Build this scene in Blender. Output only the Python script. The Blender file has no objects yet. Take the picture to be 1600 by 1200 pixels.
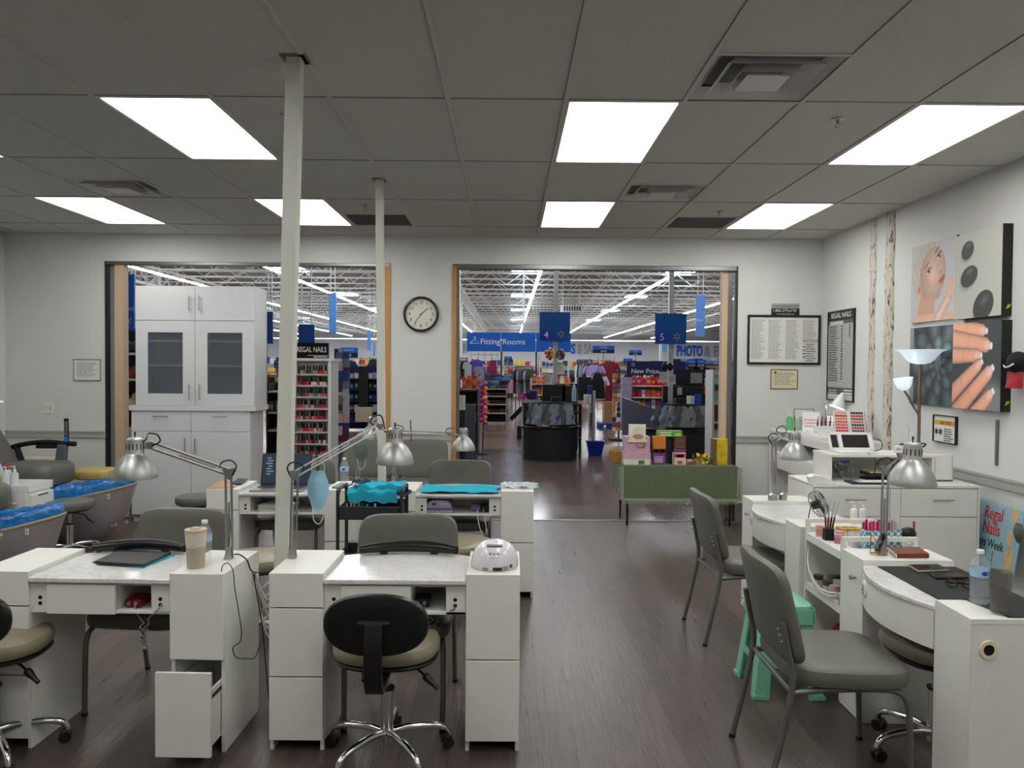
import bpy, math, random
import numpy as np
from mathutils import Vector, Matrix
R = math.radians
random.seed(11)
SC = bpy.context.scene
C = SC.collection

# ------------------------------------------------------------------ camera
F_PX = 1208.75
YAW, PITCH, ROLL = -0.00366008, -0.02292234, 0.00779951
EYE = Vector((0, 0, 1.65))
_f = Matrix.Rotation(YAW, 3, 'Z') @ Vector((0, math.cos(PITCH), math.sin(PITCH)))
_r = Matrix.Rotation(YAW, 3, 'Z') @ Vector((1, 0, 0))
_u = _r.cross(_f)
RT = math.cos(ROLL)*_r + math.sin(ROLL)*_u
UP = -math.sin(ROLL)*_r + math.cos(ROLL)*_u
cam = bpy.data.cameras.new('camera'); co = bpy.data.objects.new('camera', cam); C.objects.link(co)
cam.sensor_width = 36; cam.lens = 36*F_PX/1600; cam.clip_end = 400; cam.clip_start = .05
co.matrix_world = Matrix((( RT.x, UP.x, -_f.x, EYE.x), (RT.y, UP.y, -_f.y, EYE.y), (RT.z, UP.z, -_f.z, EYE.z), (0,0,0,1)))
SC.camera = co
SC.view_settings.view_transform = 'Standard'; SC.view_settings.look = 'None'
SC.view_settings.gamma = 1; SC.view_settings.use_curve_mapping = False
SC.view_settings.exposure = 0.0
SC.cycles.max_bounces = 7; SC.cycles.diffuse_bounces = 4; SC.cycles.glossy_bounces = 3
SC.cycles.transparent_max_bounces = 8; SC.cycles.transmission_bounces = 5
SC.cycles.sample_clamp_indirect = 4; SC.cycles.caustics_reflective = False; SC.cycles.caustics_refractive = False
LENS_POWER, STRIP_POWER, SKY_POWER = 9.5, 48.0, 9.0
w = bpy.data.worlds.new('world'); SC.world = w; w.use_nodes = True
w.node_tree.nodes['Background'].inputs[0].default_value = (.75, .85, 1, 1)
w.node_tree.nodes['Background'].inputs[1].default_value = .25

def at(u, v, z=None, Y=None, X=None):
    """a pixel of the 1600x1200 photograph and one known coordinate -> the place in the room"""
    d = _f + RT*((u-800)/F_PX) - UP*((v-600)/F_PX)
    t = (z-EYE.z)/d.z if z is not None else (Y/d.y if Y is not None else X/d.x)
    return EYE + d*t

# ------------------------------------------------------------------ materials
def lin(c): 
    c = c/255
    return c/12.92 if c <= .04045 else ((c+.055)/1.055)**2.4
def col(rgb): return (lin(rgb[0]), lin(rgb[1]), lin(rgb[2]), 1)
MATS = {}
def mt(name, rgb=(200,200,200), rough=.5, metal=0, var=.05, scale=18, bump=0, bscale=None, emit=0, trans=0, alpha=1, ior=1.45, coat=0, stretch=None, sheen=0):
    if name in MATS: return MATS[name]
    m = bpy.data.materials.new(name); m.use_nodes = True; MATS[name] = m
    nt = m.node_tree; N = nt.nodes; L = nt.links; b = N['Principled BSDF']
    c = col(rgb); b.inputs['Base Color'].default_value = c
    b.inputs['Roughness'].default_value = rough; b.inputs['Metallic'].default_value = metal
    b.inputs['IOR'].default_value = ior
    if coat: b.inputs['Coat Weight'].default_value = coat; b.inputs['Coat Roughness'].default_value = .1
    if trans: b.inputs['Transmission Weight'].default_value = trans
    if alpha < 1: b.inputs['Alpha'].default_value = alpha
    if emit: b.inputs['Emission Color'].default_value = c; b.inputs['Emission Strength'].default_value = emit
    tc = N.new('ShaderNodeTexCoord'); src = tc.outputs['Object']
    if stretch:
        mp = N.new('ShaderNodeMapping'); mp.inputs['Scale'].default_value = stretch; L.new(src, mp.inputs[0]); src = mp.outputs[0]
    if var and not emit:
        nz = N.new('ShaderNodeTexNoise'); nz.inputs['Scale'].default_value = scale; nz.inputs['Detail'].default_value = 3; L.new(src, nz.inputs[0])
        rp = N.new('ShaderNodeValToRGB'); L.new(nz.outputs[0], rp.inputs[0])
        rp.color_ramp.elements[0].position = .3; rp.color_ramp.elements[1].position = .7
        rp.color_ramp.elements[0].color = tuple(x*(1-var) for x in c[:3])+(1,)
        rp.color_ramp.elements[1].color = tuple(min(1, x*(1+var)) for x in c[:3])+(1,)
        L.new(rp.outputs[0], b.inputs['Base Color'])
    if bump:
        n2 = N.new('ShaderNodeTexNoise'); n2.inputs['Scale'].default_value = bscale or scale; n2.inputs['Detail'].default_value = 2; L.new(src, n2.inputs[0])
        bp = N.new('ShaderNodeBump'); bp.inputs['Strength'].default_value = bump; bp.inputs['Distance'].default_value = .01
        L.new(n2.outputs[0], bp.inputs['Height']); L.new(bp.outputs[0], b.inputs['Normal'])
    return m

WHITE = mt('white_laminate', (228,228,222), .38, var=.02, scale=8)
WALL = mt('wall_paint', (214,216,213), .75, var=.015, scale=3, bump=.12, bscale=120)
TRIMG = mt('grey_trim_paint', (170,171,166), .5, var=.02)
CEIL = mt('ceiling_tile', (202,201,195), .95, var=.05, scale=160, bump=.35, bscale=260)
TBAR = mt('tbar_metal', (198,197,191), .6, var=.02)
DARKGAP = mt('shadow_gap', (112,112,108), .9)
CHROME = mt('chrome', (225,225,228), .12, 1, var=.0)
STEEL = mt('brushed_steel', (172,172,170), .34, 1, var=.04, scale=60)
ALU = mt('lamp_aluminium', (170,170,168), .42, 1, var=.03, scale=30)
BLACKP = mt('black_plastic', (18,18,19), .42, var=.1)
BLACKS = mt('black_gloss', (12,12,14), .15, var=.1)
BLACKV = mt('black_vinyl', (16,18,20), .33, var=.1, bump=.05, bscale=150)
GREYV = mt('grey_vinyl', (98,98,90), .42, var=.05, bump=.06, bscale=180)
TAUPE = mt('taupe_vinyl', (139,131,112), .36, var=.04, bump=.05, bscale=150)
GREYM = mt('grey_metal_tube', (118,118,116), .38, .6, var=.03)
DKM = mt('dark_metal_tube', (58,60,60), .4, .5, var=.03)
CYAN = mt('cyan_terry', (38,176,205), .95, var=.1, scale=200, bump=.6, bscale=320)
NAVYT = mt('navy_terry', (44,62,92), .95, var=.1, scale=200, bump=.5, bscale=320)
WHITEP = mt('white_plastic', (232,232,230), .28, var=.02)
CREAMP = mt('cream_plastic', (222,212,180), .4, var=.03)
CABLEW = mt('white_cable', (214,214,208), .45)
CABLEG = mt('grey_cable', (140,142,140), .5)
PAPER = mt('paper', (224,224,220), .8, var=.02)
INK = mt('printed_ink', (70,70,72), .8)
INKL = mt('light_print', (140,140,140), .8)
OAK = mt('oak_trim', (188,140,84), .45, var=.1, scale=30, stretch=(6,6,.6))
TANW = mt('tan_wood', (206,178,148), .5, var=.07, scale=20, stretch=(6,6,.5))
FRAMEB = mt('black_frame', (22,22,22), .35)
TURQ = mt('mint_plastic', (124,194,162), .32, var=.03)
WALB = mt('store_blue', (8,88,176), .5, var=.03)
WALD = mt('store_blue_dark', (26,42,128), .5, var=.03)
NAVY = mt('navy_panel', (22,28,72), .4)
BLKC = mt('charcoal_laminate', (26,27,30), .4, var=.08)
ORANGE = mt('orange_board', (226,84,26), .5)
CARD = mt('cardboard', (172,136,100), .8, var=.05)
def clear(name, rgb, alpha, rough=.05):
    return mt(name, rgb, rough, alpha=alpha, var=0)
def cmat(rgb, rough=.6):
    return mt('colour_%02x%02x%02x_%d' % (rgb[0], rgb[1], rgb[2], int(rough*10)), rgb, rough, var=.08)

def marble():
    m = mt('white_marble', (226,226,224), .18, var=0, coat=.3); nt = m.node_tree; N = nt.nodes; L = nt.links
    tc = N.new('ShaderNodeTexCoord'); nz = N.new('ShaderNodeTexNoise'); nz.inputs['Scale'].default_value = 5; nz.inputs['Detail'].default_value = 10; nz.inputs['Roughness'].default_value = .7; nz.inputs['Distortion'].default_value = 1.6
    L.new(tc.outputs['Object'], nz.inputs[0]); rp = N.new('ShaderNodeValToRGB'); L.new(nz.outputs[0], rp.inputs[0]); e = rp.color_ramp.elements
    e[0].position = .44; e[0].color = col((228,228,226)); e[1].position = .56; e[1].color = col((224,224,223))
    k = e.new(.495); k.color = col((222,222,220)); k = e.new(.505); k.color = col((186,186,190)); k = e.new(.52); k.color = col((222,222,220))
    L.new(rp.outputs[0], N['Principled BSDF'].inputs['Base Color']); return m
MARBLE = marble()
def vcol_mat():
    m = bpy.data.materials.new('printed_canvas'); m.use_nodes = True; N = m.node_tree.nodes
    a = N.new('ShaderNodeAttribute'); a.attribute_name = 'Col'; m.node_tree.links.new(a.outputs['Color'], N['Principled BSDF'].inputs['Base Color'])
    N['Principled BSDF'].inputs['Roughness'].default_value = .55; return m
PRINT = vcol_mat()
def floor_mat():
    m = mt('wood_plank_vinyl', (70,62,58), .3, var=0); nt = m.node_tree; N = nt.nodes; L = nt.links; b = N['Principled BSDF']
    tc = N.new('ShaderNodeTexCoord')
    mp = N.new('ShaderNodeMapping'); mp.inputs['Rotation'].default_value = (0,0,R(90)); L.new(tc.outputs['Object'], mp.inputs[0])
    br = N.new('ShaderNodeTexBrick'); L.new(mp.outputs[0], br.inputs[0]); br.inputs['Scale'].default_value = 1
    br.inputs['Brick Width'].default_value = 1.22; br.inputs['Row Height'].default_value = .152; br.inputs['Mortar Size'].default_value = .0012; br.inputs['Mortar Smooth'].default_value = .3; br.inputs['Bias'].default_value = 0
    br.inputs['Color1'].default_value = col((96,85,79)); br.inputs['Color2'].default_value = col((77,67,62)); br.inputs['Mortar'].default_value = col((36,32,30)); br.offset = .37
    m2 = N.new('ShaderNodeMapping'); m2.inputs['Scale'].default_value = (14, .9, 1); L.new(tc.outputs['Object'], m2.inputs[0])
    nz = N.new('ShaderNodeTexNoise'); nz.inputs['Scale'].default_value = 4; nz.inputs['Detail'].default_value = 8; nz.inputs['Roughness'].default_value = .65; nz.inputs['Distortion'].default_value = .6; L.new(m2.outputs[0], nz.inputs[0])
    rp = N.new('ShaderNodeValToRGB'); rp.color_ramp.elements[0].position = .32; rp.color_ramp.elements[0].color = (.62,.6,.58,1); rp.color_ramp.elements[1].position = .7; rp.color_ramp.elements[1].color = (1.25,1.25,1.25,1); L.new(nz.outputs[0], rp.inputs[0])
    mx = N.new('ShaderNodeMix'); mx.data_type = 'RGBA'; mx.blend_type = 'MULTIPLY'; mx.inputs[0].default_value = 1; L.new(br.outputs[0], mx.inputs[6]); L.new(rp.outputs[0], mx.inputs[7]); L.new(mx.outputs[2], b.inputs['Base Color'])
    bp = N.new('ShaderNodeBump'); bp.inputs['Strength'].default_value = .55; bp.inputs['Distance'].default_value = .003; L.new(nz.outputs[0], bp.inputs['Height']); L.new(bp.outputs[0], b.inputs['Normal'])
    rr = N.new('ShaderNodeMapRange'); rr.inputs[3].default_value = .2; rr.inputs[4].default_value = .42; L.new(nz.outputs[0], rr.inputs[0]); L.new(rr.outputs[0], b.inputs['Roughness'])
    return m
def concrete_mat():
    m = mt('polished_brown_concrete', (80,64,58), .2, var=0); nt = m.node_tree; N = nt.nodes; L = nt.links; b = N['Principled BSDF']
    tc = N.new('ShaderNodeTexCoord'); nz = N.new('ShaderNodeTexNoise'); nz.inputs['Scale'].default_value = 1.3; nz.inputs['Detail'].default_value = 8; L.new(tc.outputs['Object'], nz.inputs[0])
    rp = N.new('ShaderNodeValToRGB'); e = rp.color_ramp.elements; e[0].position = .3; e[0].color = col((84,66,59)); e[1].position = .7; e[1].color = col((112,93,84)); L.new(nz.outputs[0], rp.inputs[0])
    br = N.new('ShaderNodeTexBrick'); L.new(tc.outputs['Object'], br.inputs[0]); br.offset = 0; br.inputs['Scale'].default_value = 1; br.inputs['Brick Width'].default_value = 4.6; br.inputs['Row Height'].default_value = 4.6; br.inputs['Mortar Size'].default_value = .006
    br.inputs['Color1'].default_value = (1,1,1,1); br.inputs['Color2'].default_value = (.93,.93,.93,1); br.inputs['Mortar'].default_value = (1.7,1.7,1.7,1)
    mx = N.new('ShaderNodeMix'); mx.data_type = 'RGBA'; mx.blend_type = 'MULTIPLY'; mx.inputs[0].default_value = 1; L.new(rp.outputs[0], mx.inputs[6]); L.new(br.outputs[0], mx.inputs[7]); L.new(mx.outputs[2], b.inputs['Base Color'])
    rr = N.new('ShaderNodeMapRange'); rr.inputs[3].default_value = .13; rr.inputs[4].default_value = .32; L.new(nz.outputs[0], rr.inputs[0]); L.new(rr.outputs[0], b.inputs['Roughness'])
    return m

# ------------------------------------------------------------------ mesh helper
class MB:
    def __init__(s, T=None): s.v = []; s.f = []; s.m = []; s.k = 0; s.T = T
    def add(s, vs, fs):
        n = len(s.v)
        for p in vs:
            p = Vector(p); s.v.append(s.T @ p if s.T is not None else p)
        for f in fs: s.f.append([i+n for i in f]); s.m.append(s.k)
        return s
    def box(s, x0, y0, z0, x1, y1, z1):
        return s.add([(x0,y0,z0),(x1,y0,z0),(x1,y1,z0),(x0,y1,z0),(x0,y0,z1),(x1,y0,z1),(x1,y1,z1),(x0,y1,z1)],
                     [(0,3,2,1),(4,5,6,7),(0,1,5,4),(1,2,6,5),(2,3,7,6),(3,0,4,7)])
    def obox(s, c, size, rot=None):
        M = Matrix.Translation(Vector(c)) @ (rot.to_4x4() if rot is not None else Matrix())
        x, y, z = size[0]/2, size[1]/2, size[2]/2
        return s.add([M @ Vector(p) for p in ((-x,-y,-z),(x,-y,-z),(x,y,-z),(-x,y,-z),(-x,-y,z),(x,-y,z),(x,y,z),(-x,y,z))],
                     [(0,3,2,1),(4,5,6,7),(0,1,5,4),(1,2,6,5),(2,3,7,6),(3,0,4,7)])
    def bar(s, p0, p1, wd, th, up=(0,0,1)):
        p0 = Vector(p0); p1 = Vector(p1); d = p1-p0; a = d.cross(Vector(up))
        if a.length < 1e-6: a = d.cross(Vector((0,1,0)))
        a.normalize(); b = a.cross(d).normalized(); a = a*wd/2; b = b*th/2
        return s.add([p0-a-b, p0+a-b, p0+a+b, p0-a+b, p1-a-b, p1+a-b, p1+a+b, p1-a+b],
                     [(0,1,2,3),(7,6,5,4),(0,4,5,1),(1,5,6,2),(2,6,7,3),(3,7,4,0)])
    def tube(s, pts, r, n=8, closed=False, sm=0, caps=True):
        P = [Vector(p) for p in pts]
        if sm: P = smooth_path(P, sm, closed)
        rr = r if callable(r) else (lambda t: r)
        m = len(P); ring = []; prev = None
        for i in range(m):
            if closed: d = P[(i+1) % m]-P[i-1]
            else: d = P[min(i+1, m-1)]-P[max(i-1, 0)]
            if d.length < 1e-9: d = Vector((0,0,1))
            d.normalize()
            if prev is None:
                a = d.cross(Vector((0,0,1)))
                if a.length < .1: a = d.cross(Vector((1,0,0)))
            else: a = prev - d*prev.dot(d)
            a.normalize(); prev = a; b = d.cross(a); q = rr(i/(m-1))
            ring.append([P[i]+(a*math.cos(t)+b*math.sin(t))*q for t in [2*math.pi*k/n for k in range(n)]])
        vs = [p for rg in ring for p in rg]; fs = []
        for i in range(m if closed else m-1):
            j = (i+1) % m
            for k in range(n): fs.append((i*n+k, i*n+(k+1) % n, j*n+(k+1) % n, j*n+k))
        if not closed and caps: fs += [tuple(range(n))[::-1], tuple((m-1)*n+k for k in range(n))]
        return s.add(vs, fs)
    def cyl(s, p0, p1, r0, r1=None, n=16):
        r1 = r0 if r1 is None else r1
        return s.tube([p0, p1], lambda t: r0+(r1-r0)*t, n)
    def lathe(s, prof, c=(0,0,0), n=24, M=None, sx=1, sy=1):
        c = Vector(c); vs = []; fs = []
        for r, z in prof:
            for k in range(n):
                t = 2*math.pi*k/n; p = Vector((max(r, 1e-5)*math.cos(t)*sx, max(r, 1e-5)*math.sin(t)*sy, z))
                vs.append(c + (M @ p if M is not None else p))
        for i in range(len(prof)-1):
            for k in range(n): fs.append((i*n+k, i*n+(k+1) % n, (i+1)*n+(k+1) % n, (i+1)*n+k))
        return s.add(vs, fs)
    def ball(s, c, r, sc=(1,1,1), n=14, m=8, M=None):
        pr = [(math.sin(math.pi*i/m), -math.cos(math.pi*i/m)) for i in range(m+1)]
        c = Vector(c); vs = []; fs = []
        for a, z in pr:
            for k in range(n):
                t = 2*math.pi*k/n; p = Vector((a*math.cos(t)*r*sc[0], a*math.sin(t)*r*sc[1], z*r*sc[2])); vs.append(c+(M @ p if M is not None else p))
        for i in range(m):
            for k in range(n): fs.append((i*n+k, i*n+(k+1) % n, (i+1)*n+(k+1) % n, (i+1)*n+k))
        return s.add(vs, fs)
    def prism(s, poly, d0, d1, plane='xz'):
        f = {'xz': lambda a, b, d: (a, d, b), 'xy': lambda a, b, d: (a, b, d), 'yz': lambda a, b, d: (d, a, b)}[plane]
        n = len(poly); vs = [f(a, b, d0) for a, b in poly]+[f(a, b, d1) for a, b in poly]
        fs = [tuple(range(n)), tuple(range(2*n-1, n-1, -1))]+[(i, i+n, (i+1) % n+n, (i+1) % n) for i in range(n)]
        return s.add(vs, fs)
    def pad(s, sx, sy, sz, c=(0,0,0), e=3.2, n=32, edge=.3, crown=0, fn=None, tap=1):
        """cushion: superellipse outline, rounded rim, local z is its thickness"""
        c = Vector(c); prof = [(0, 0), (.6, 0), (1-edge*.5, 0), (1-edge*.12, .12), (1, .35), (1, .65), (1-edge*.12, .88), (1-edge*.5, 1), (.6, 1), (.3, 1), (0, 1)]
        vs = []; fs = []
        for q, h in prof:
            for k in range(n):
                t = 2*math.pi*k/n; cx, cy = math.cos(t), math.sin(t)
                x = math.copysign(abs(cx)**(2/e), cx)*max(q, .001); y = math.copysign(abs(cy)**(2/e), cy)*max(q, .001)
                z = h*sz - sz/2 + (crown*(1-q*q) if h > .5 else 0)
                p = Vector((x*sx/2*(1+(tap-1)*(y+1)/2), y*sy/2, z))
                vs.append(c+(fn(p) if fn else p))
        for i in range(len(prof)-1):
            for k in range(n): fs.append((i*n+k, i*n+(k+1) % n, (i+1)*n+(k+1) % n, (i+1)*n+k))
        return s.add(vs, fs)
    def surf(s, fn, nu, nv, th=0):
        vs = [Vector(fn(i/nu, j/nv)) for j in range(nv+1) for i in range(nu+1)]; W_ = nu+1
        fs = [(j*W_+i, j*W_+i+1, (j+1)*W_+i+1, (j+1)*W_+i) for j in range(nv) for i in range(nu)]
        if not th: return s.add(vs, fs)
        N_ = len(vs); lo = [p-Vector((0,0,th)) for p in vs]
        fs2 = [tuple(i+N_ for i in f[::-1]) for f in fs]; ed = []
        for i in range(nu): ed += [(i+1, i, i+N_, i+1+N_), (nv*W_+i, nv*W_+i+1, nv*W_+i+1+N_, nv*W_+i+N_)]
        for j in range(nv): ed += [(j*W_, (j+1)*W_, (j+1)*W_+N_, j*W_+N_), ((j+1)*W_+nu, j*W_+nu, j*W_+nu+N_, (j+1)*W_+nu+N_)]
        return s.add(vs+lo, fs+fs2+ed)
    def build(s, name, mats, parent=None, loc=None, rz=0, bev=0, ang=38, sub=0, wn=False):
        me = bpy.data.meshes.new(name); me.from_pydata([tuple(p) for p in s.v], [], s.f)
        if not isinstance(mats, (list, tuple)): mats = [mats]
        for m in mats: me.materials.append(m)
        if len(mats) > 1: me.polygons.foreach_set('material_index', s.m)
        import bmesh
        bm = bmesh.new(); bm.from_mesh(me); bmesh.ops.remove_doubles(bm, verts=bm.verts, dist=1e-5) if len(s.v) < 60000 else None
        bmesh.ops.recalc_face_normals(bm, faces=bm.faces)
        ca = math.cos(R(ang))
        for f in bm.faces: f.smooth = True
        for e in bm.edges:
            if len(e.link_faces) != 2 or e.link_faces[0].normal.dot(e.link_faces[1].normal) < ca: e.smooth = False
        bm.to_mesh(me); bm.free(); me.update()
        o = bpy.data.objects.new(name, me); C.objects.link(o)
        if parent is not None: o.parent = parent
        if loc is not None: o.location = loc
        if rz: o.rotation_euler = (0, 0, rz)
        if bev:
            b = o.modifiers.new('bevel', 'BEVEL'); b.width = bev; b.segments = 2; b.limit_method = 'ANGLE'; b.angle_limit = R(50)
        if sub:
            b = o.modifiers.new('sub', 'SUBSURF'); b.levels = sub; b.render_levels = sub
        return o
def smooth_path(P, k, closed=False):
    n = len(P); out = []
    for i in range(n if closed else n-1):
        g = (lambda j: P[j % n]) if closed else (lambda j: P[max(0, min(n-1, j))])
        a, b, c_, d = g(i-1), g(i), g(i+1), g(i+2)
        for q in range(k):
            t = q/k; out.append(.5*((2*b)+(c_-a)*t+(2*a-5*b+4*c_-d)*t*t+(3*b-a-3*c_+d)*t**3))
    if not closed: out.append(P[-1])
    return out
def frame(d, up=(0,0,1)):
    """matrix whose z axis is d"""
    z = Vector(d).normalized(); x = Vector(up).cross(z)
    if x.length < 1e-4: x = Vector((1,0,0))
    x.normalize(); y = z.cross(x); return Matrix((x, y, z)).transposed()
def thing(name, label, cat, loc=(0,0,0), rz=0, group=None):
    o = bpy.data.objects.new(name, None); C.objects.link(o); o.empty_display_size = .1
    o.location = loc; o.rotation_euler = (0, 0, rz); o['label'] = label; o['category'] = cat
    if group: o['group'] = group
    return o
def tag(o, label, cat, group=None, kind=None):
    o['label'] = label; o['category'] = cat
    if group: o['group'] = group
    if kind: o['kind'] = kind
    return o
def struct(o): o['kind'] = 'structure'; return o
def lab(o, s): o['label'] = s; return o
def dup(root, loc=None, rz=None, label=None, group=None, scale=None):
    r = root.copy(); C.objects.link(r)
    if loc is not None: r.location = loc
    if rz is not None: r.rotation_euler = (r.rotation_euler[0], r.rotation_euler[1], rz)
    if scale: r.scale = (scale, scale, scale)
    if label: r['label'] = label
    if group: r['group'] = group
    for ch in list(root.children):
        c = ch.copy(); C.objects.link(c); c.parent = r; c.matrix_parent_inverse = ch.matrix_parent_inverse
        for g in list(ch.children):
            d = g.copy(); C.objects.link(d); d.parent = c; d.matrix_parent_inverse = g.matrix_parent_inverse
    return r
def TW(loc, rz=0): return (Matrix.Translation(Vector(loc)) @ Matrix.Rotation(rz, 4, 'Z')).inverted()
def text(name, body, size, loc, rot, mat, parent=None, align='CENTER', ext=.0006, sx=1, off=0):
    cu = bpy.data.curves.new(name, 'FONT'); cu.body = body; cu.size = size; cu.align_x = align; cu.align_y = 'CENTER'; cu.extrude = ext; cu.offset = off
    cu.resolution_u = 3; tmp = bpy.data.objects.new(name+'_curve', cu); me = bpy.data.meshes.new_from_object(tmp); bpy.data.objects.remove(tmp); bpy.data.curves.remove(cu)
    me.materials.clear(); me.materials.append(mat); o = bpy.data.objects.new(name, me); C.objects.link(o)
    o.location = loc; o.rotation_euler = rot; o.scale = (sx, 1, 1)
    if parent is not None: o.parent = parent
    return o
FY = (R(90), 0, 0)            # lettering that faces the camera side (-Y)
FX = (R(90), 0, R(-90))       # lettering on the right wall, facing -X
def paint(name, o, ux, vz, nu, nv, fn, parent=None):
    """a flat printed picture: grid of coloured faces from o along ux and vz; fn(U,V) -> (...,3) sRGB 0-255"""
    o, ux, vz = Vector(o), Vector(ux), Vector(vz)
    me = bpy.data.meshes.new(name); W_ = nu+1
    vs = [tuple(o+ux*(i/nu)+vz*(j/nv)) for j in range(nv+1) for i in range(W_)]
    fs = [(j*W_+i, j*W_+i+1, (j+1)*W_+i+1, (j+1)*W_+i) for j in range(nv) for i in range(nu)]
    me.from_pydata(vs, [], fs); me.materials.append(PRINT)
    U, V = np.meshgrid(np.linspace(0, 1, W_), np.linspace(0, 1, nv+1))
    c = np.clip(fn(U, V), 0, 255)/255; c = np.where(c <= .04045, c/12.92, ((c+.055)/1.055)**2.4)
    a = me.color_attributes.new('Col', 'FLOAT_COLOR', 'POINT'); arr = np.ones((W_*(nv+1), 4)); arr[:, :3] = c.reshape(-1, 3)
    a.data.foreach_set('color', arr.ravel().astype(np.float32)); me.update()
    ob = bpy.data.objects.new(name, me); C.objects.link(ob)
    if parent is not None: ob.parent = parent
    return ob
def bars(mb, x0, z1, wd, rows, lh, y, th=.35, rag=.35, plane='xz', seed=1, flip=False):
    """rows of small print, laid as thin ink strips on a sheet"""
    rd = random.Random(seed)
    for i in range(rows):
        l = wd*(1-rag*rd.random()); z = z1-i*lh; x = x0; n = 0
        while x < x0+l and n < 8:
            ww = min(x0+l-x, wd*(.1+.22*rd.random())); n += 1
            if plane == 'xz': mb.box(x, y-.0004, z-lh*th, x+ww, y, z)
            else: mb.box(y-.0004, -x-ww, z-lh*th, y, -x, z)
            x += ww+wd*.03
# ------------------------------------------------------------------ the salon room
HC = 3.029; XL, XR, YB = -5.375, 3.33, 8.27; X0, Y0 = -2.767, 4.031
FLOORM = floor_mat(); CONC = concrete_mat()
struct(MB().box(XL-.1, -3.2, -.1, XR+.1, YB, 0).build('floor', FLOORM))
struct(MB().box(-70, YB+.002, -.1, 60, 125, 0).build('floor_store', CONC))
struct(MB().box(-4.3, YB-.02, 0, 2.45, YB+.025, .006).build('trim_1', STEEL))
struct(MB().box(XR, -3.2, 0, XR+.12, YB, HC+.2).build('wall_right', WALL))
struct(MB().box(XL-.12, -3.2, 0, XL, YB, HC+.2).build('wall_left', WALL))
struct(MB().box(XL-.12, -3.3, 0, XR+.12, -3.2, HC+.2).build('wall_front', WALL))
OL, OM0, OM1, OR, OZ = -4.305, -1.27, -.612, 2.43, 2.735
b = MB(); y0, y1 = YB, YB+.14
b.box(XL-.12, y0, 0, OL, y1, 7.5); b.box(OM0, y0, 0, OM1, y1, OZ); b.box(OR, y0, 0, XR+.12, y1, 7.5); b.box(OL, y0, OZ, OR, y1, 7.5)
struct(b.build('wall_back', WALL))
# ceiling: tiles with openings for fixtures, grid
FIX = [(1,0),(5,0),(8,0),(-2,2),(1,2),(5,2),(8,2),(-2,0),(-2,-2),(1,-2),(5,-2),(8,-2),(1,-4),(5,-4),(8,-4)]
VENT = [(6,-1,.5),(6,1,.5),(-1,1,.5)]; RET = [(2,2,.5),(7,2,.5)]
def fx(i): return X0+.61*i
def fy(k): return Y0+1.22*k
holes = {}
for i, k in FIX: holes[(i, k)] = 'full'
for i, k, h in VENT+RET: holes[(i, k)] = 'far'
b = MB()
for i in range(-5, 11):
    for k in range(-6, 4):
        x0, x1 = max(XL, fx(i)), min(XR, fx(i+1)); ya, yb = max(-3.2, fy(k)), min(YB, fy(k+1))
        if x0 >= x1 or ya >= yb: continue
        h = holes.get((i, k))
        if h == 'full': continue
        if h == 'far': yb = ya+.61
        b.box(x0, ya, HC, x1, yb, HC+.02)
        if h == 'far' and fy(k+1) < YB-.1 and False: pass
struct(b.build('ceiling', CEIL))
b = MB(); g = MB()
for i in range(-4, 11):
    x = fx(i)
    if XL < x < XR: b.box(x-.012, -3.2, HC-.006, x+.012, YB, HC+.002); g.box(x-.0145, -3.2, HC-.0025, x-.012, YB, HC+.001)
for k in range(-5, 5):
    y = fy(k)
    if y < YB: b.box(XL, y-.012, HC-.0055, XR, y+.012, HC+.002); g.box(XL, y-.0145, HC-.002, XR, y-.012, HC+.001)
for i, k, h in VENT+RET:
    y = fy(k)+.61; b.box(fx(i), y-.012, HC-.0055, fx(i+1), y+.012, HC+.002)
b.box(XL, YB-.022, HC-.006, XR, YB, HC); b.box(XL, -3.2, HC-.006, XL+.022, YB, HC); b.box(XR-.022, -3.2, HC-.006, XR, YB, HC)
struct(b.build('ceiling_grid', TBAR)); struct(g.build('ceiling_gap_shade', DARKGAP))  # dark strips paint in the thin shadow beside each grid bar
# plenum above so that no daylight leaks in
struct(MB().box(XL-.12, -3.3, HC+.45, XR+.12, YB, HC+.5).build('ceiling_deck', CEIL))

LENS = mt('prismatic_lens', (255,254,249), .4, emit=LENS_POWER)
def lens_bands():
    nt = LENS.node_tree; N = nt.nodes; L = nt.links; tc = N.new('ShaderNodeTexCoord'); wv = N.new('ShaderNodeTexWave'); wv.wave_type = 'BANDS'; wv.bands_direction = 'X'
    wv.inputs['Scale'].default_value = 1.02; wv.inputs['Phase Offset'].default_value = 3.1; L.new(tc.outputs['Object'], wv.inputs[0])
    mr = N.new('ShaderNodeMapRange'); mr.inputs[3].default_value = LENS_POWER*.9; mr.inputs[4].default_value = LENS_POWER*1.1; L.new(wv.outputs[1], mr.inputs[0]); L.new(mr.outputs[0], N['Principled BSDF'].inputs['Emission Strength'])
lens_bands()
def fixture():
    r = thing('ceiling_light', '', 'ceiling light')
    f = MB(); a, c_ = .305, .61
    for (x0, y0, x1, y1) in ((-a, -c_, -a+.022, c_), (a-.022, -c_, a, c_), (-a, -c_, a, -c_+.022), (-a, c_-.022, a, c_)): f.box(x0, y0, -.004, x1, y1, .09)
    f.box(-a, -c_, .09, a, c_, .1); f.build('frame', TBAR, r)
    MB().box(-a+.022, -c_+.022, .004, a-.022, c_-.022, .012).build('lens', LENS, r)
    return r
fl = fixture()
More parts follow.
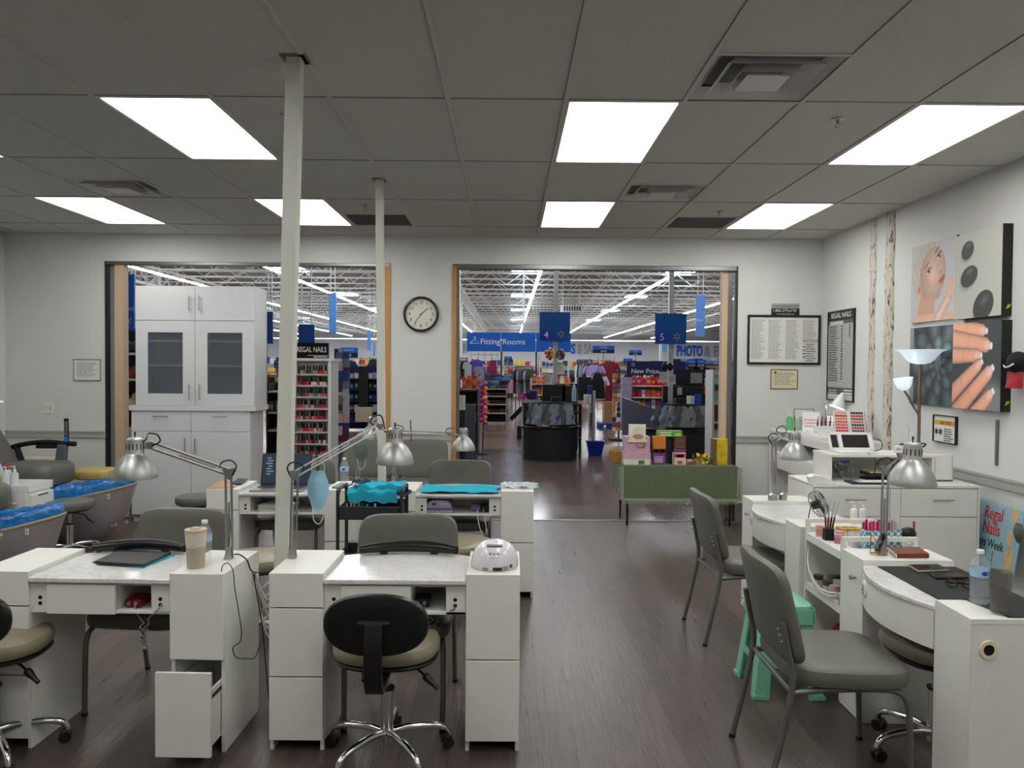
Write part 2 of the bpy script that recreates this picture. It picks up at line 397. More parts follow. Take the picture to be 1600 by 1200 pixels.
FLAB = {(1,0):'long lit ceiling panel left of the tall white post', (5,0):'large lit ceiling panel in the middle, nearer of the two above the aisle', (8,0):'long lit ceiling panel at right near the right wall',
 (-2,2):'lit ceiling panel cut off by the left edge of the photo', (1,2):'small lit ceiling panel behind the tall white post', (5,2):'small lit ceiling panel above the right doorway, far end of the aisle', (8,2):'lit ceiling panel at the far right corner beside a dark return grille'}
for n, (i, k) in enumerate(FIX):
    o = fl if n == 0 else dup(fl)
    o.location = (fx(i)+.305, fy(k)+.61, HC); o['group'] = 'fluorescent troffers in the salon ceiling'
    o['label'] = FLAB.get((i, k), 'lit ceiling panel behind the viewer')
def vent():
    r = thing('ceiling_vent', '', 'air vent'); M1 = mt('vent_metal', (222,222,220), .35, 0, var=.03)
    f = MB(); a = .3
    for q, (s0, z0, s1, z1) in enumerate(((.3, -.004, .235, .05), (.225, -.012, .165, .045), (.15, -.02, .1, .035))):
        vs = [(-s0,-s0,z0),(s0,-s0,z0),(s0,s0,z0),(-s0,s0,z0),(-s1,-s1,z1),(s1,-s1,z1),(s1,s1,z1),(-s1,s1,z1)]
        f.add(vs, [(0,1,5,4),(1,2,6,5),(2,3,7,6),(3,0,4,7)])
    f.build('frame', M1, r)
    g = MB(); g.box(-.1,-.1,-.02,.1,.1,-.014); g.build('face_plate', M1, r)
    MB().box(-.3,-.3,.06,.3,.3,.07).build('duct', mt('duct_grey', (130,130,128), .6), r); return r
v0 = vent()
VL = ['big square ceiling diffuser at the top edge of the photo', 'small square ceiling diffuser between the right ceiling lights', 'square ceiling diffuser at left above the lit panel cut off by the edge']
for n, (i, k, h) in enumerate(VENT):
    o = v0 if n == 0 else dup(v0); o.location = (fx(i)+.305, fy(k)+.61+.305, HC); o['label'] = VL[n]; o['group'] = 'square ceiling diffusers'
v0.location = (fx(6)+.305, fy(-1)+.915, HC)
r0 = thing('return_grille', '', 'air vent'); f = MB()
for s_ in (-1, 1): f.box(-.3, s_*.29-.012, -.004, .3, s_*.29+.012, .01); f.box(s_*.29-.012, -.3, -.004, s_*.29+.012, .3, .01)
f.build('frame', TBAR, r0); g = MB()
for q in range(28): g.bar((-.28, -.27+q*.02, .006), (.28, -.27+q*.02, .006), .012, .002, (0, .6, 1))
g.build('louvers', mt('grille_grey', (92,92,90), .6), r0); MB().box(-.3,-.3,.03,.3,.3,.04).build('backing', BLACKP, r0)
for n, (i, k, h) in enumerate(RET):
    o = r0 if n == 0 else dup(r0); o.location = (fx(i)+.305, fy(k)+.61+.305, HC); o['group'] = 'dark return grilles'
    o['label'] = ['dark ceiling return grille beside the second white post', 'dark ceiling return grille beside the far right ceiling light'][n]
sp = thing('sprinkler', '', 'sprinkler'); f = MB(); f.lathe([(.035,0),(.035,-.004),(.02,-.008),(0,-.008)], n=18); f.build('escutcheon', STEEL, sp)
f = MB(); f.cyl((0,0,-.006),(0,0,-.03),.008); f.cyl((0,0,-.05),(0,0,-.052),.016); f.tube([(-.006,0,-.03),(-.012,0,-.04),(-.003,0,-.05)],.002,6); f.tube([(.006,0,-.03),(.012,0,-.04),(.003,0,-.05)],.002,6); f.build('head', STEEL, sp)
for n, (x, y, l) in enumerate(((1.80,4.29,'ceiling sprinkler beside the long lit panel at right'),(1.84,6.84,'small ceiling sprinkler above the dark return grille at right'),(-1.25,4.32,'ceiling sprinkler just left of the tall white post'),(-1.25,6.7,'small ceiling sprinkler left of the second white post'))):
    o = sp if n == 0 else dup(sp); o.location = (x, y, HC); o['label'] = l; o['group'] = 'ceiling sprinklers'

# rails, baseboards
def rail(x0, x1, nm):
    b = MB(); b.box(x0, YB-.016, .905, x1, YB, .925); b.box(x0, YB-.01, .868, x1, YB, .905); b.box(x0, YB-.016, .85, x1, YB, .868); struct(b.build(nm, TRIMG, bev=.002))
rail(XL, OL, 'trim_2'); rail(OM0, OM1, 'trim_3'); rail(OR+.002, XR, 'trim_4')
b = MB()
for x0_, x1_ in ((XR-.016, XR),): b.box(x0_, -3.2, .905, x1_, YB, .925); b.box(XR-.01, -3.2, .868, x1_, YB, .905); b.box(x0_, -3.2, .85, x1_, YB, .868)
struct(b.build('trim_5', TRIMG, bev=.002))
BASEG = mt('grey_vinyl_base', (120,120,116), .5)
struct(MB().box(OR, YB-.01, 0, XR, YB, .2).build('baseboard_back', BASEG)); struct(MB().box(XL, YB-.01, 0, OL, YB, .11).build('baseboard_left', BASEG)); struct(MB().box(OM0, YB-.01, 0, OM1, YB, .11).build('baseboard_middle', BASEG))
struct(MB().box(XR-.01, -3.2, 0, XR, YB, .11).build('baseboard_right', BASEG))
# opening trims
JAMB = mt('gate_channel', (128,130,132), .3, .8, var=.03); DKJ = mt('dark_channel', (58,58,58), .4, .5)
b = MB(); b.box(OL+.0, YB+.0, OZ-.035, OM0, YB+.12, OZ+.0); struct(b.build('trim_6', JAMB, bev=.004))
b = MB(); b.box(OM1, YB+.0, OZ-.05, OR, YB+.12, OZ); struct(b.build('trim_7', JAMB, bev=.004))
b = MB(); b.box(OL-.004, YB-.008, 0, OL+.012, YB+.1, OZ); struct(b.build('trim_8', DKJ))
b = MB(); b.box(OR-.012, YB-.008, 0, OR+.004, YB+.1, OZ); struct(b.build('trim_9', DKJ))
b = MB(); b.box(OL+.02, YB+.06, 0, OL+.085, YB+.1, OZ-.035); struct(b.build('trim_10', mt('clear_channel', (150,154,158), .15, .3)))
b = MB(); b.box(OR-.085, YB+.06, 0, OR-.03, YB+.1, OZ-.05); struct(b.build('trim_11', JAMB))
b = MB(); b.box(OL+.085, YB+.02, 0, OL+.18, YB+.13, OZ-.035); struct(b.build('trim_12', TANW))
b = MB(); b.box(OR-.15, YB+.05, 0, OR-.088, YB+.14, OZ-.05); struct(b.build('trim_13', TANW))
b = MB(); b.box(OM0-.004, YB-.012, 0, OM0+.0, YB+.1, OZ-.0); b.box(OM0-.068, YB-.01, 0, OM0-.004, YB+.13, OZ-.03); struct(b.build('trim_14', OAK))
b = MB(); b.box(OM1, YB-.012, 0, OM1+.045, YB+.08, OZ-.03); struct(b.build('trim_15', OAK)); b = MB(); b.box(OM1+.045, YB+.01, 0, OM1+.075, YB+.13, OZ-.05); struct(b.build('trim_16', JAMB))

# two posts
def post(name, top, bot, w_, label):
    t = thing(name, label, 'post', bot); b = MB(TW(bot)); d = w_/2
    vs = [Vector(bot)+Vector(p) for p in ((-d,-d,0),(d,-d,0),(d,d,0),(-d,d,0))]+[Vector(top)+Vector(p) for p in ((-d,-d,0),(d,-d,0),(d,d,0),(-d,d,0))]
    b.add(vs, [(0,3,2,1),(4,5,6,7),(0,1,5,4),(1,2,6,5),(2,3,7,6),(3,0,4,7)]); b.build('shaft', mt('post_paint', (214,215,206), .5, var=.03, scale=6), t, bev=.003)
    b = MB(TW(bot)); x, y, z = top; b.box(x-d*1.7, y-d*1.7, z-.006, x+d*1.7, y+d*1.7, z); b.build('collar', mt('rusty_plate', (120,112,98), .7, var=.2), t)
post('white_post', (-.975, 3.52, HC), (-1.115, 3.76, 0), .067, 'tall white square post from floor to ceiling, nearer of the two')
post('white_post', (-.974, 5.78, HC), (-.968, 5.96, 0), .056, 'thinner white post farther back, behind the second row of desks')
# ------------------------------------------------------------------ nail desks
def nail_desk(label, loc, rz, open_bay=False, pulled=0.0, knob=False, outlet=False, grom=(1,1)):
    t = thing('nail_desk', label, 'desk', loc, rz, 'white marble-topped nail desks')
    D, H, T = .42, .765, .016
    for side, x0, panels in ((0, 0, ((.62,.75),(.325,.614),(.05,.319))), (1, .835, ((.402,.75),(.05,.396)))):
        x1 = x0+.23; b = MB()
        b.box(x0, .018, 0, x0+T, D, H-.016); b.box(x1-T, .018, 0, x1, D, H-.016); b.box(x0+T, D-T, .004, x1-T, D, H-.016)
        b.box(x0+T, .02, .07, x1-T, D-T, .086); b.box(x0+T, .02, .392, x1-T, D-T, .404); b.box(x0, .0, H-.016, x1, D, H)
        body = b.build('pedestal', WHITE, t, bev=.0012)
        for n, (z0, z1) in enumerate(panels):
            dy = -pulled if (side == 1 and n == 1) else 0
            b = MB(); b.box(x0+.001, dy, z0, x1-.001, dy+.016, z1)
            if dy:
                b.box(x0+.02, dy+.016, z0+.02, x0+.03, .35, z1-.09); b.box(x1-.03, dy+.016, z0+.02, x1-.02, .35, z1-.09); b.box(x0+.03, dy+.016, z0+.02, x1-.03, .35, z0+.03)
                d = b.build('drawer', WHITE, t, bev=.0012); MB().box(x1-.019, dy+.03, .27, x1-.0165, .3, .285).build('slide_rail', BLACKP, d)
            else: b.build('drawer' if side == 0 else 'door', WHITE, t, bev=.0012)
    xm = .5325; hw = .3025
    def arc(x, k=0): return D + (.075-k)*(1-((x-xm)/hw)**2) - k*0
    b = MB(); N_ = 24; poly = [(.23, -.004), (.835, -.004)]+[(.835-.605*i/N_, arc(.835-.605*i/N_)) for i in range(N_+1)]
    b.prism(poly, .72, .741, 'xy'); b.build('marble_top', MARBLE, t, bev=.004)
    # apron with cubby, technician side
    b = MB(); bay0 = .305 if open_bay else .602
    b.box(.23, .016, .588, .305, .032, .72); b.box(.75, .016, .588, .835, .032, .72)
    b.box(.23, .016, .588, .835, D-.03, .6); b.box(.305, .016, .708, .75, .032, .72)
    b.box(.75, .03, .6, .762, D-.06, .72); b.box(bay0-.012, .03, .6, bay0, D-.06, .72); b.box(bay0, D-.08, .6, .75, D-.07, .72)
    ap = b.build('apron', WHITE, t, bev=.001)
    for x in (.272, .789):
        for z in (.652, .627): MB().cyl((x, .0145, z), (x, .017, z), .0085, n=14).build('port', BLACKP, ap)
    if not open_bay: MB().box(.306, .004, .586, .6, .02, .712).build('drawer', WHITE, t, bev=.0012)
    b = MB(); pts = [(.235+.595*i/N_) for i in range(N_+1)]
    vs = []; fs = []
    for i, x in enumerate(pts):
        y = arc(x, .012)
        vs += [(x, y-.016, .57), (x, y, .57), (x, y, .72), (x, y-.016, .72)]
    for i in range(N_):
        a = i*4
        for k in range(4): fs.append((a+k, a+(k+1) % 4, a+4+(k+1) % 4, a+4+k))
    fs += [(0,1,2,3), (N_*4+3, N_*4+2, N_*4+1, N_*4)]
    b.add(vs, fs).build('curved_apron', WHITE, t)
    for s_, x in ((0, -.001), (1, 1.066)):
        if not grom[s_]: continue
        M = Matrix.Rotation(R(90), 3, 'Y'); b = MB(); b.lathe([(.02,-.004),(.033,-.004),(.034,0),(.031,.004),(.024,.005),(.021,.001),(.02,-.004)], (x, .355, .655), 24, M)
        g = b.build('cable_grommet', CREAMP, t); b = MB(); b.lathe([(0,.0),(.021,.0)], (x-.001 if s_ == 0 else x+.001, .355, .655), 20, M); b.build('hole', BLACKP, g)
    if knob:
        M = Matrix.Rotation(R(-90), 3, 'X'); b = MB(); b.lathe([(.0,.03),(.011,.03),(.012,.026),(.011,.022),(.005,.02),(.004,0)], (.905, D, .665), 16, M); b.build('knob', STEEL, t)
    if outlet:
        M = Matrix.Rotation(R(-90), 3, 'X'); x = .74; y = arc(x, .012); q = Matrix.Rotation(R(-13), 3, 'Z')
        b = MB(); b.lathe([(0,.009),(.033,.009),(.038,.006),(.039,0)], (x, y, .66), 28, q @ M); o = b.build('power_outlet', WHITEP, t)
        b = MB()
        for dx, dz, w_, h_ in ((-.012,.012,.005,.012),(-.004,-.004,.003,.009),(.006,-.004,.003,.009),(.0,-.022,.004,.008),(.009,.014,.004,.004),(-.016,-.01,.003,.003),(.016,-.012,.003,.003),(.007,-.022,.004,.008)):
            b.obox(Vector((x, y, .66))+q @ Vector((dx, .0095, dz)), (w_, .002, h_), q)
        b.build('socket', BLACKP, o)
    return t
nail_desk('nail desk at the bottom left with a pulled-out drawer, holding a travel cup', (-2.26, 3.268, 0), R(-1.6), pulled=.13)
nail_desk('nail desk in front of the tall white post, holding a domed white nail lamp', (-1.012, 3.262, 0), 0)
nail_desk('nail desk in the second row holding an open laptop', (-2.135, 5.455, 0), 0, open_bay=True, grom=(0,0))
nail_desk('nail desk in the second row with a turquoise towel and purple device', (-.885, 5.455, 0), 0, open_bay=True, grom=(0,0))
nail_desk('nail desk at the right edge of the photo with a black mat and water bottle', (2.066, 2.722, 0), R(90), knob=True, outlet=True)
nail_desk('nail desk against the reception counter with a silver lamp and two small steel jars', (2.052, 4.30, 0), R(90), knob=True, outlet=True)

# ------------------------------------------------------------------ chairs
def guest_chair(label, loc, rz, dark=False):
    t = thing('guest_chair', label, 'chair', loc, rz, 'grey vinyl guest chairs')
    b = MB(); b.pad(.50, .49, .075, (0, 0, .447), e=5, n=40, edge=.16, crown=.012, fn=lambda p: Vector((p.x, p.y, p.z - .045*max(0, (-p.y-.12)/.13)**2*0 + .012*max(0, -p.y/.25))))
    b.build('seat', GREYV, t)
    def curve(p):      # back pad: local x width, y height -> tilt and wrap
        h = (p.y+.2)/.4; y = -.235-.085*h - p.z - .035*(1-(p.x/.27)**2) + .03
        return Vector((p.x, y, .50+p.y+.19))
    b = MB(); b.pad(.535, .385, .05, (0, 0, 0), e=6.5, n=40, edge=.2, fn=curve, tap=.93); b.build('backrest', GREYV, t)
    for s_ in (-1, 1):
        b = MB(); b.tube([(s_*.238, -.335, .008), (s_*.238, -.285, .22), (s_*.238, -.245, .43), (s_*.238, -.262, .56), (s_*.236, -.285, .67)], .0125, 10, sm=4)
        lg = b.build('leg', GREYM, t); MB().cyl((s_*.238, -.3365, 0), (s_*.238, -.333, .014), .0145).build('foot_cap', BLACKP, lg)
        b = MB()
        for z in (.6, .625, .65): b.ball((s_*.2385, -.291-(z-.6)*.3, z), .005, n=8, m=4)
        b.build('screw', STEEL, lg)
        b = MB(); b.tube([(s_*.222, .228, .008), (s_*.222, .222, .18), (s_*.222, .212, .34), (s_*.216, .18, .394), (s_*.21, .1, .405), (s_*.215, -.1, .404), (s_*.236, -.24, .4)], .0125, 10, sm=5)
        lg = b.build('leg', GREYM, t); MB().cyl((s_*.222, .2284, 0), (s_*.222, .2276, .014), .0145).build('foot_cap', BLACKP, lg)
    b = MB(); b.tube([(-.238, -.245, .4), (.238, -.245, .4)], .0105, 8); b.tube([(-.21, .12, .398), (.21, .12, .398)], .009, 8); b.build('crossbar', GREYM, t)
    return t
gc = guest_chair('grey guest chair at the bottom right pulled close to the desk with the black mat', (1.345, 3.185, 0), R(-90))
CH = [('grey guest chair in the right aisle, farther of the two, beside the marble desk', (1.50, 4.80, 0), R(-88)),
 ('grey guest chair behind the desk with the domed nail lamp', (-.51, 3.675, 0), R(180)),
 ('grey guest chair behind the bottom left desk with the tablet', (-1.735, 3.80, 0), R(175)),
 ('grey guest chair behind the desk with the open laptop', (-1.66, 5.99, 0), R(180)),
 ('grey guest chair behind the desk with the turquoise towel', (-.39, 6.0, 0), R(180)),
 ('waiting chair against the wall below the clock, right one of the pair', (-.885, 7.75, 0), R(180)),
 ('waiting chair behind the thin white post, left one of the pair', (-1.455, 7.75, 0), R(180))]
for l, p, a in CH: dup(gc, p, a, l)

CASTER = mt('caster_black', (20,20,22), .5)
def star_base(t, r=.27, rot=0, zc=.085, leg=CHROME):
    b = MB(); b.cyl((0,0,.07),(0,0,.13),.032,.028); b.cyl((0,0,.13),(0,0,.28),.026); b.cyl((0,0,.28),(0,0,.292),.031); b.cyl((0,0,.292),(0,0,.42),.014); b.build('gas_column', leg, t)
    b = MB(); b.cyl((0,0,.286),(0,0,.297),.032); b.build('collar', BLACKP, t)
    for k in range(5):
        a = rot+2*math.pi*k/5; d = Vector((math.cos(a), math.sin(a), 0)); s_ = Vector((-math.sin(a), math.cos(a), 0))
        b = MB(); pts = [d*.025+Vector((0,0,.105)), d*.09+Vector((0,0,.112)), d*(r*.72)+Vector((0,0,.105)), d*(r*.93)+Vector((0,0,.088)), d*r+Vector((0,0,.062)), d*(r+.003)+Vector((0,0,.05))]
        b.tube(pts, lambda q: .0175-.006*q, 10, sm=4); lg = b.build('leg', leg, t)
        c = MB(); p = d*r
        for q in (-1, 1): c.cyl(p+s_*q*.006-d*.008+Vector((0,0,.025)), p+s_*q*.024-d*.008+Vector((0,0,.025)), .025, n=16)
        c.ball(p-d*.008+Vector((0,0,.034)), .023, n=10, m=6); c.build('caster', CASTER, lg)
def lever(t, a, z=.41):
    d = Vector((math.cos(a), math.sin(a), 0)); b = MB(); b.tube([d*.03+Vector((0,0,z)), d*.16+Vector((0,0,z-.008)), d*.2+Vector((0,0,z-.03))], .005, 8); lv = b.build('lever', BLACKP, t)
    b = MB(); b.tube([d*.195+Vector((0,0,z-.026)), d*.215+Vector((0,0,z-.04)), d*.26+Vector((0,0,z-.068))], lambda q: .009+.008*math.sin(math.pi*min(1, q+.2)), 10, sm=3); b.build('grip', BLACKP, lv)
def tech_chair(label, loc, rz, back=True, la=R(-30)):
    t = thing('technician_chair' if back else 'round_stool', label, 'chair' if back else 'stool', loc, rz)
    b = MB(); b.pad(.44, .40, .07, (0, .0, .478), e=2.5, n=40, edge=.35, crown=.012); b.build('seat', TAUPE, t)
    b = MB(); b.pad(.43, .39, .022, (0, .0, .437), e=2.5, n=40, edge=.2); b.box(-.08,-.07,.405,.08,.09,.43); b.build('seat_pan', BLACKP, t)
    star_base(t, rot=R(18)); lever(t, la)
    if back:
        def curve(p): return Vector((p.x, -.262-p.z+.35*p.x*p.x-.03, .655+p.y))
        b = MB(); b.pad(.405, .24, .045, e=2.35, n=44, edge=.3, fn=curve); b.build('backrest', BLACKV, t)
        b = MB(); b.tube([(-.06,-.325,.672),(.06,-.325,.672)], .012, 8); b.build('hinge', BLACKP, t)
        b = MB(); P = smooth_path([Vector(p) for p in ((0,-.33,.67),(0,-.345,.6),(0,-.345,.5),(0,-.32,.42),(0,-.26,.4),(0,-.1,.41))], 5)
        vs = []; fs = []
        for i, p in enumerate(P):
            d = (P[min(i+1, len(P)-1)]-P[max(i-1, 0)]).normalized(); nn = Vector((0, -d.z, d.y)); e_ = .014
            vs += [p+Vector((-.034,0,0))-nn*e_, p+Vector((.034,0,0))-nn*e_, p+Vector((.034,0,0))+nn*e_, p+Vector((-.034,0,0))+nn*e_]
        for i in range(len(P)-1):
            for k in range(4): fs.append((i*4+k, i*4+(k+1) % 4, i*4+4+(k+1) % 4, i*4+4+k))
        n = len(P)-1; fs += [(3,2,1,0), (n*4, n*4+1, n*4+2, n*4+3)]
        b.add(vs, fs).build('back_bar', BLACKP, t, bev=.003)
    return t
tech_chair('black-backed technician chair with taupe seat in the bottom middle', (-.505, 3.235, 0), 0)
tech_chair('black-backed technician chair cut off by the left edge of the photo', (-2.16, 3.23, 0), R(8), la=R(-28))
tech_chair('taupe stool on chrome legs pushed under the desk with the black mat', (1.83, 3.27, 0), R(100), back=False, la=R(150))
tech_chair('taupe stool behind the bottom left desk, below the laptop desk', (-1.50, 4.62, 0), R(20), back=False, la=R(200))
tech_chair('taupe stool in front of the bay with the purple device', (-.32, 5.03, 0), R(60), back=False, la=R(160))
def grey_stool(label, loc, r=.18, z=.52, rot=0, chair=False):
    t = thing('grey_stool', label, 'stool', loc); b = MB(); b.lathe([(0,z-.07),(r*.95,z-.07),(r,z-.055),(r,z-.02),(r*.96,z-.004),(r*.85,z),(0,z+.004)], n=36); b.build('seat', GREYV, t)
    b = MB(); b.lathe([(0,z-.085),(r*.8,z-.085),(r*.85,z-.07),(0,z-.07)], n=28); b.cyl((0,0,.38),(0,0,z-.08),.02); b.build('seat_pan', BLACKP, t)
    star_base(t, rot=rot, r=.25); lever(t, R(-20), z-.1)
    return t
grey_stool('round dark grey stool in front of the tall white cabinet', (-2.72, 6.75, 0), z=.50)
grey_stool('round grey stool between the two pedicure tubs', (-3.70, 6.52, 0), r=.19, z=.49, rot=R(-15))

# ------------------------------------------------------------------ articulated lamps
def lamp(label, base, elbow, wrist, head, foot='clamp', tilt=(0,0,1), name='desk_lamp', group='silver swing-arm desk lamps', loops=True, k=1.0):
    base, elbow, wrist, head = map(Vector, (base, elbow, wrist, head)); t = thing(name, label, 'lamp', base, 0, group); T_ = TW(base)
    b = MB(T_); b.box(base.x-.018, base.y-.016, base.z, base.x+.018, base.y+.016, base.z+.008); b.box(base.x-.016, base.y-.002, base.z, base.x-.012, base.y+.002, base.z+.06)
    b.prism([(base.x-.018, base.z), (base.x+.018, base.z), (base.x+.014, base.z+.055), (base.x-.006, base.z+.055)], base.y-.013, base.y-.01); b.prism([(base.x-.018, base.z), (base.x+.018, base.z), (base.x+.014, base.z+.055), (base.x-.006, base.z+.055)], base.y+.01, base.y+.013)
    b.build('bracket', ALU, t, bev=.001)
    def arm(p, q, nm, sp=.013):
        d = (q-p).normalized(); side = d.cross(Vector((0,1,0))).normalized()*sp
        b = MB(T_)
        for s_ in (-1, 1): b.bar(p+side*s_, q+side*s_, .008, .009, (0,1,0))
        a_ = b.build(nm, ALU, t)
        m = p.lerp(q, .18); n = p.lerp(q, .62); b = MB(T_); b.tube([m, n], .0042, 8); b.tube([m, m-side*.9], .002, 6); b.tube([n, n+side*.9], .002, 6); b.build('spring', STEEL, a_)
    sb = base+Vector((.003, 0, .04)); arm(sb, elbow, 'lower_arm'); arm(elbow, wrist, 'upper_arm')
    b = MB(T_)
    for c_, w_ in ((elbow, .026), (wrist, .018)):
        for yy in (-.009, .009): b.prism([(c_.x-w_, c_.z+w_*.6), (c_.x+w_, c_.z+w_*.7), (c_.x+w_*.4, c_.z-w_), (c_.x-w_*.4, c_.z-w_)], c_.y+yy-.0012, c_.y+yy+.0012)
        b.tube([c_+Vector((0,-.013,0)), c_+Vector((0,.013,0))], .006, 8); b.build('joint', ALU, t); b = MB(T_)
    M = frame(tilt); up = Vector(tilt).normalized(); hc = head
    b = MB(T_); pr = [(.0925,0),(.0935,-.002),(.0935,.003),(.088,.028),(.078,.052),(.064,.075),(.05,.092),(.04,.101),(.0375,.106)]; inn = [(r_-.0018, z_-.0006) for r_, z_ in pr[2:]][::-1]
    b.lathe([(r_*k, z_*k) for r_, z_ in pr+inn+[(.0925,0)]], hc, 40, M); sh = b.build('shade', ALU, t)
    b = MB(T_); b.lathe([(r_*k, z_*k) for r_, z_ in ((.0375,.104),(.0365,.106),(.0365,.158),(.034,.168),(.024,.175),(0,.176))], hc, 32, M); so = b.build('socket_housing', ALU, t)
    b = MB(T_)
    for q in range(14):
        a = 2*math.pi*q/14; p = M @ Vector((.0366*k*math.cos(a), .0366*k*math.sin(a), .136*k)); b.obox(hc+p, (.0012, .0045, .026), M @ Matrix.Rotation(a, 3, 'Z'))
    b.build('cooling_slot', BLACKP, so)
    b = MB(T_); b.tube([hc+up*.175*k, hc+up*.188*k], .0028, 8); b.tube([hc+up*.186*k, hc+up*.2*k], .0042, 8); b.build('switch', BLACKP, t)
    b = MB(T_); nk = hc+up*.118*k; b.tube([wrist, wrist+(nk-wrist)*.55+Vector((0,0,-.004)), nk], .0035, 8); b.ball(wrist+(nk-wrist)*.35, .009, n=8, m=5); b.build('swivel', STEEL, t)
    b = MB(T_); b.ball(hc+up*.05*k, .03*k); b.build('bulb', mt('bulb_glass', (225,225,220), .3), t)
    if loops:
        b = MB(T_); sx = 1 if wrist.x > elbow.x else -1; hp = hc+up*.15*k+Vector((-sx*.03*k, 0, 0))
        b.tube([hp, hp+Vector((-sx*.02,0,.02)), wrist+Vector((sx*.005,0,.05)), wrist+Vector((-sx*.035,-.005,.045)), wrist+Vector((-sx*.045,0,.015)), wrist+Vector((-sx*.01,0,-.004))], .0035, 8, sm=5)
        b.tube([elbow+Vector((sx*.04,0,.02)), elbow+Vector((sx*.03,0,.045)), elbow+Vector((-sx*.01,-.004,.055)), elbow+Vector((-sx*.035,0,.03)), elbow+Vector((-sx*.02,0,-.01)), elbow+Vector((0,0,-.03))], .0035, 8, sm=5)
        b.build('cord', BLACKP, t)
    return t
lamp('silver swing-arm lamp on the bottom left desk, head reaching far left', (-1.268, 3.50, .765), at(357,738,Y=3.50), at(234,695,Y=3.42), at(211,746,Y=3.38))
lamp('silver swing-arm lamp at the tall white post with a blue mask hanging', (-.985, 3.52, .765), at(461,741,Y=3.52), at(594,666,Y=3.72), at(617,724,Y=3.78))
lamp('silver lamp with a grey mask hanging from it, beside the thin white post', (-1.125, 5.74, .765), at(562,686,Y=5.72), at(594,650,Y=5.97), at(582,686,Y=6.03), loops=False)
lamp('silver lamp reaching right in front of the waiting chairs, red pen on its arm', (-.86, 5.76, .765), at(622,676,Y=5.76), at(706,679,Y=6.0), at(724,703,Y=6.12))
lamp('large silver lamp on the desk with the black mat', (1.79, 3.67, .765), at(1384,733,Y=3.69), at(1408,712,Y=3.36), at(1425,757,Y=3.2))
lamp('silver lamp on the far marble desk at right, beside two small steel jars', (1.80, 5.21, .765), at(1209,690,Y=5.2), at(1224,678,Y=5.1), at(1241,717,Y=4.98))
# ------------------------------------------------------------------ walls: clock, switches, frames
def clock():
    c = at(658,491,Y=YB); t = thing('wall_clock', 'round brown-rimmed wall clock between the two doorways', 'clock', (c.x, YB, c.z)); M = Matrix.Rotation(R(90), 3, 'X')
    b = MB(); b.lathe([(.163,0),(.19,0),(.19,.02),(.184,.034),(.172,.038),(.165,.03),(.163,.014)], n=56, M=M); b.build('rim', mt('dark_wood_rim', (48,26,20), .3), t)
    b = MB(); b.lathe([(.166,.01),(0,.0105)], n=40, M=M); b.build('face', mt('clock_face', (226,226,214), .5, var=.0), t)
    for k in range(1, 13):
        a = R(90-30*k); text('numeral', str(k), .047, (.122*math.cos(a), -.0125, .122*math.sin(a)), FY, INK, t)
    b = MB()
    for k in range(60):
        a = R(6*k); d = Vector((math.cos(a), 0, math.sin(a))); r0_ = .15 if k % 5 else .146; b.bar(d*r0_+Vector((0,-.0115,0)), d*.156+Vector((0,-.0115,0)), .0016, .0006, (0,1,0))
    b.build('minute_track', INK, t)
    for nm, ang, L_, w_ in (('hour_hand', 90-30*1.6, .098, .006), ('minute_hand', 90-6*36, .122, .0045)):
        a = R(ang); d = Vector((math.cos(a), 0, math.sin(a))); b = MB(); b.bar(d*-.02+Vector((0,-.016,0)), d*L_+Vector((0,-.016,0)), w_, .001, (0,1,0)); b.build(nm, FRAMEB, t)
    b = MB(); b.lathe([(0,.018),(.007,.018),(.007,.01)], n=16, M=M); b.build('hub', FRAMEB, t)
    b = MB(); bars(b, -.03, .064, .06, 1, .01, -.0115, rag=0); b.build('maker_mark', INKL, t)
clock()
def switch(c, label, n=2):
    t = thing('wall_switch', label, 'light switch', c, 0, 'white switch plates'); MB().box(-.058, -.007, -.06, .058, 0, .06).build('plate', mt('ivory_plate', (226,224,212), .4), t, bev=.002)
    for q in range(n):
        x = -.025+.05*q; b = MB(); b.box(x-.009, -.009, -.014, x+.009, -.007, .014); r_ = b.build('rocker_slot', INKL, t); MB().obox((x, -.013, -.003), (.008, .012, .01), Matrix.Rotation(R(25), 3, 'X')).build('toggle', WHITEP, r_)
p = at(75,638,Y=YB); switch((p.x, YB, p.z), 'ivory double light switch on the left wall above the rail'); p = at(1237,647,Y=YB); switch((p.x, YB, p.z), 'ivory double light switch below the certificate at right')
def notice_frame(name, label, x0, z0, x1, z1, fr, fm, rows=0, cols=1, pap=PAPER, y=YB, th=.02, title=None, cat='framed notice'):
    t = thing(name, label, cat, (x0, y, z0)); w_, h_ = x1-x0, z1-z0; b = MB()
    b.box(0, -th, 0, fr, 0, h_); b.box(w_-fr, -th, 0, w_, 0, h_); b.box(fr, -th, 0, w_-fr, 0, fr); b.box(fr, -th, h_-fr, w_-fr, 0, h_); b.build('frame', fm, t, bev=.001)
    MB().box(fr, -th*.5, fr, w_-fr, 0, h_-fr).build('sheet', pap, t)
    if rows:
        b = MB(); cw = (w_-2*fr)/cols
        for c_ in range(cols): bars(b, fr+cw*(c_+.1), h_-fr-.03-(.05 if title else 0), cw*.8, rows, (h_-2*fr-.06-(.05 if title else 0))/rows, -th*.5-.0002, seed=c_+3, th=.4)
        b.build('print', INKL, t)
    if title: text('heading', title, .03, (w_/2, -th*.5-.001, h_-fr-.045), FY, INK, t)
    return t, w_, h_
a, c_ = at(1168,492,Y=YB), at(1283,570,Y=YB)
t, w_, h_ = notice_frame('framed_notice', 'wide black-framed sheet of small print on the back wall at right', a.x, c_.z, XR-.012, a.z, .022, FRAMEB, 34, 4)
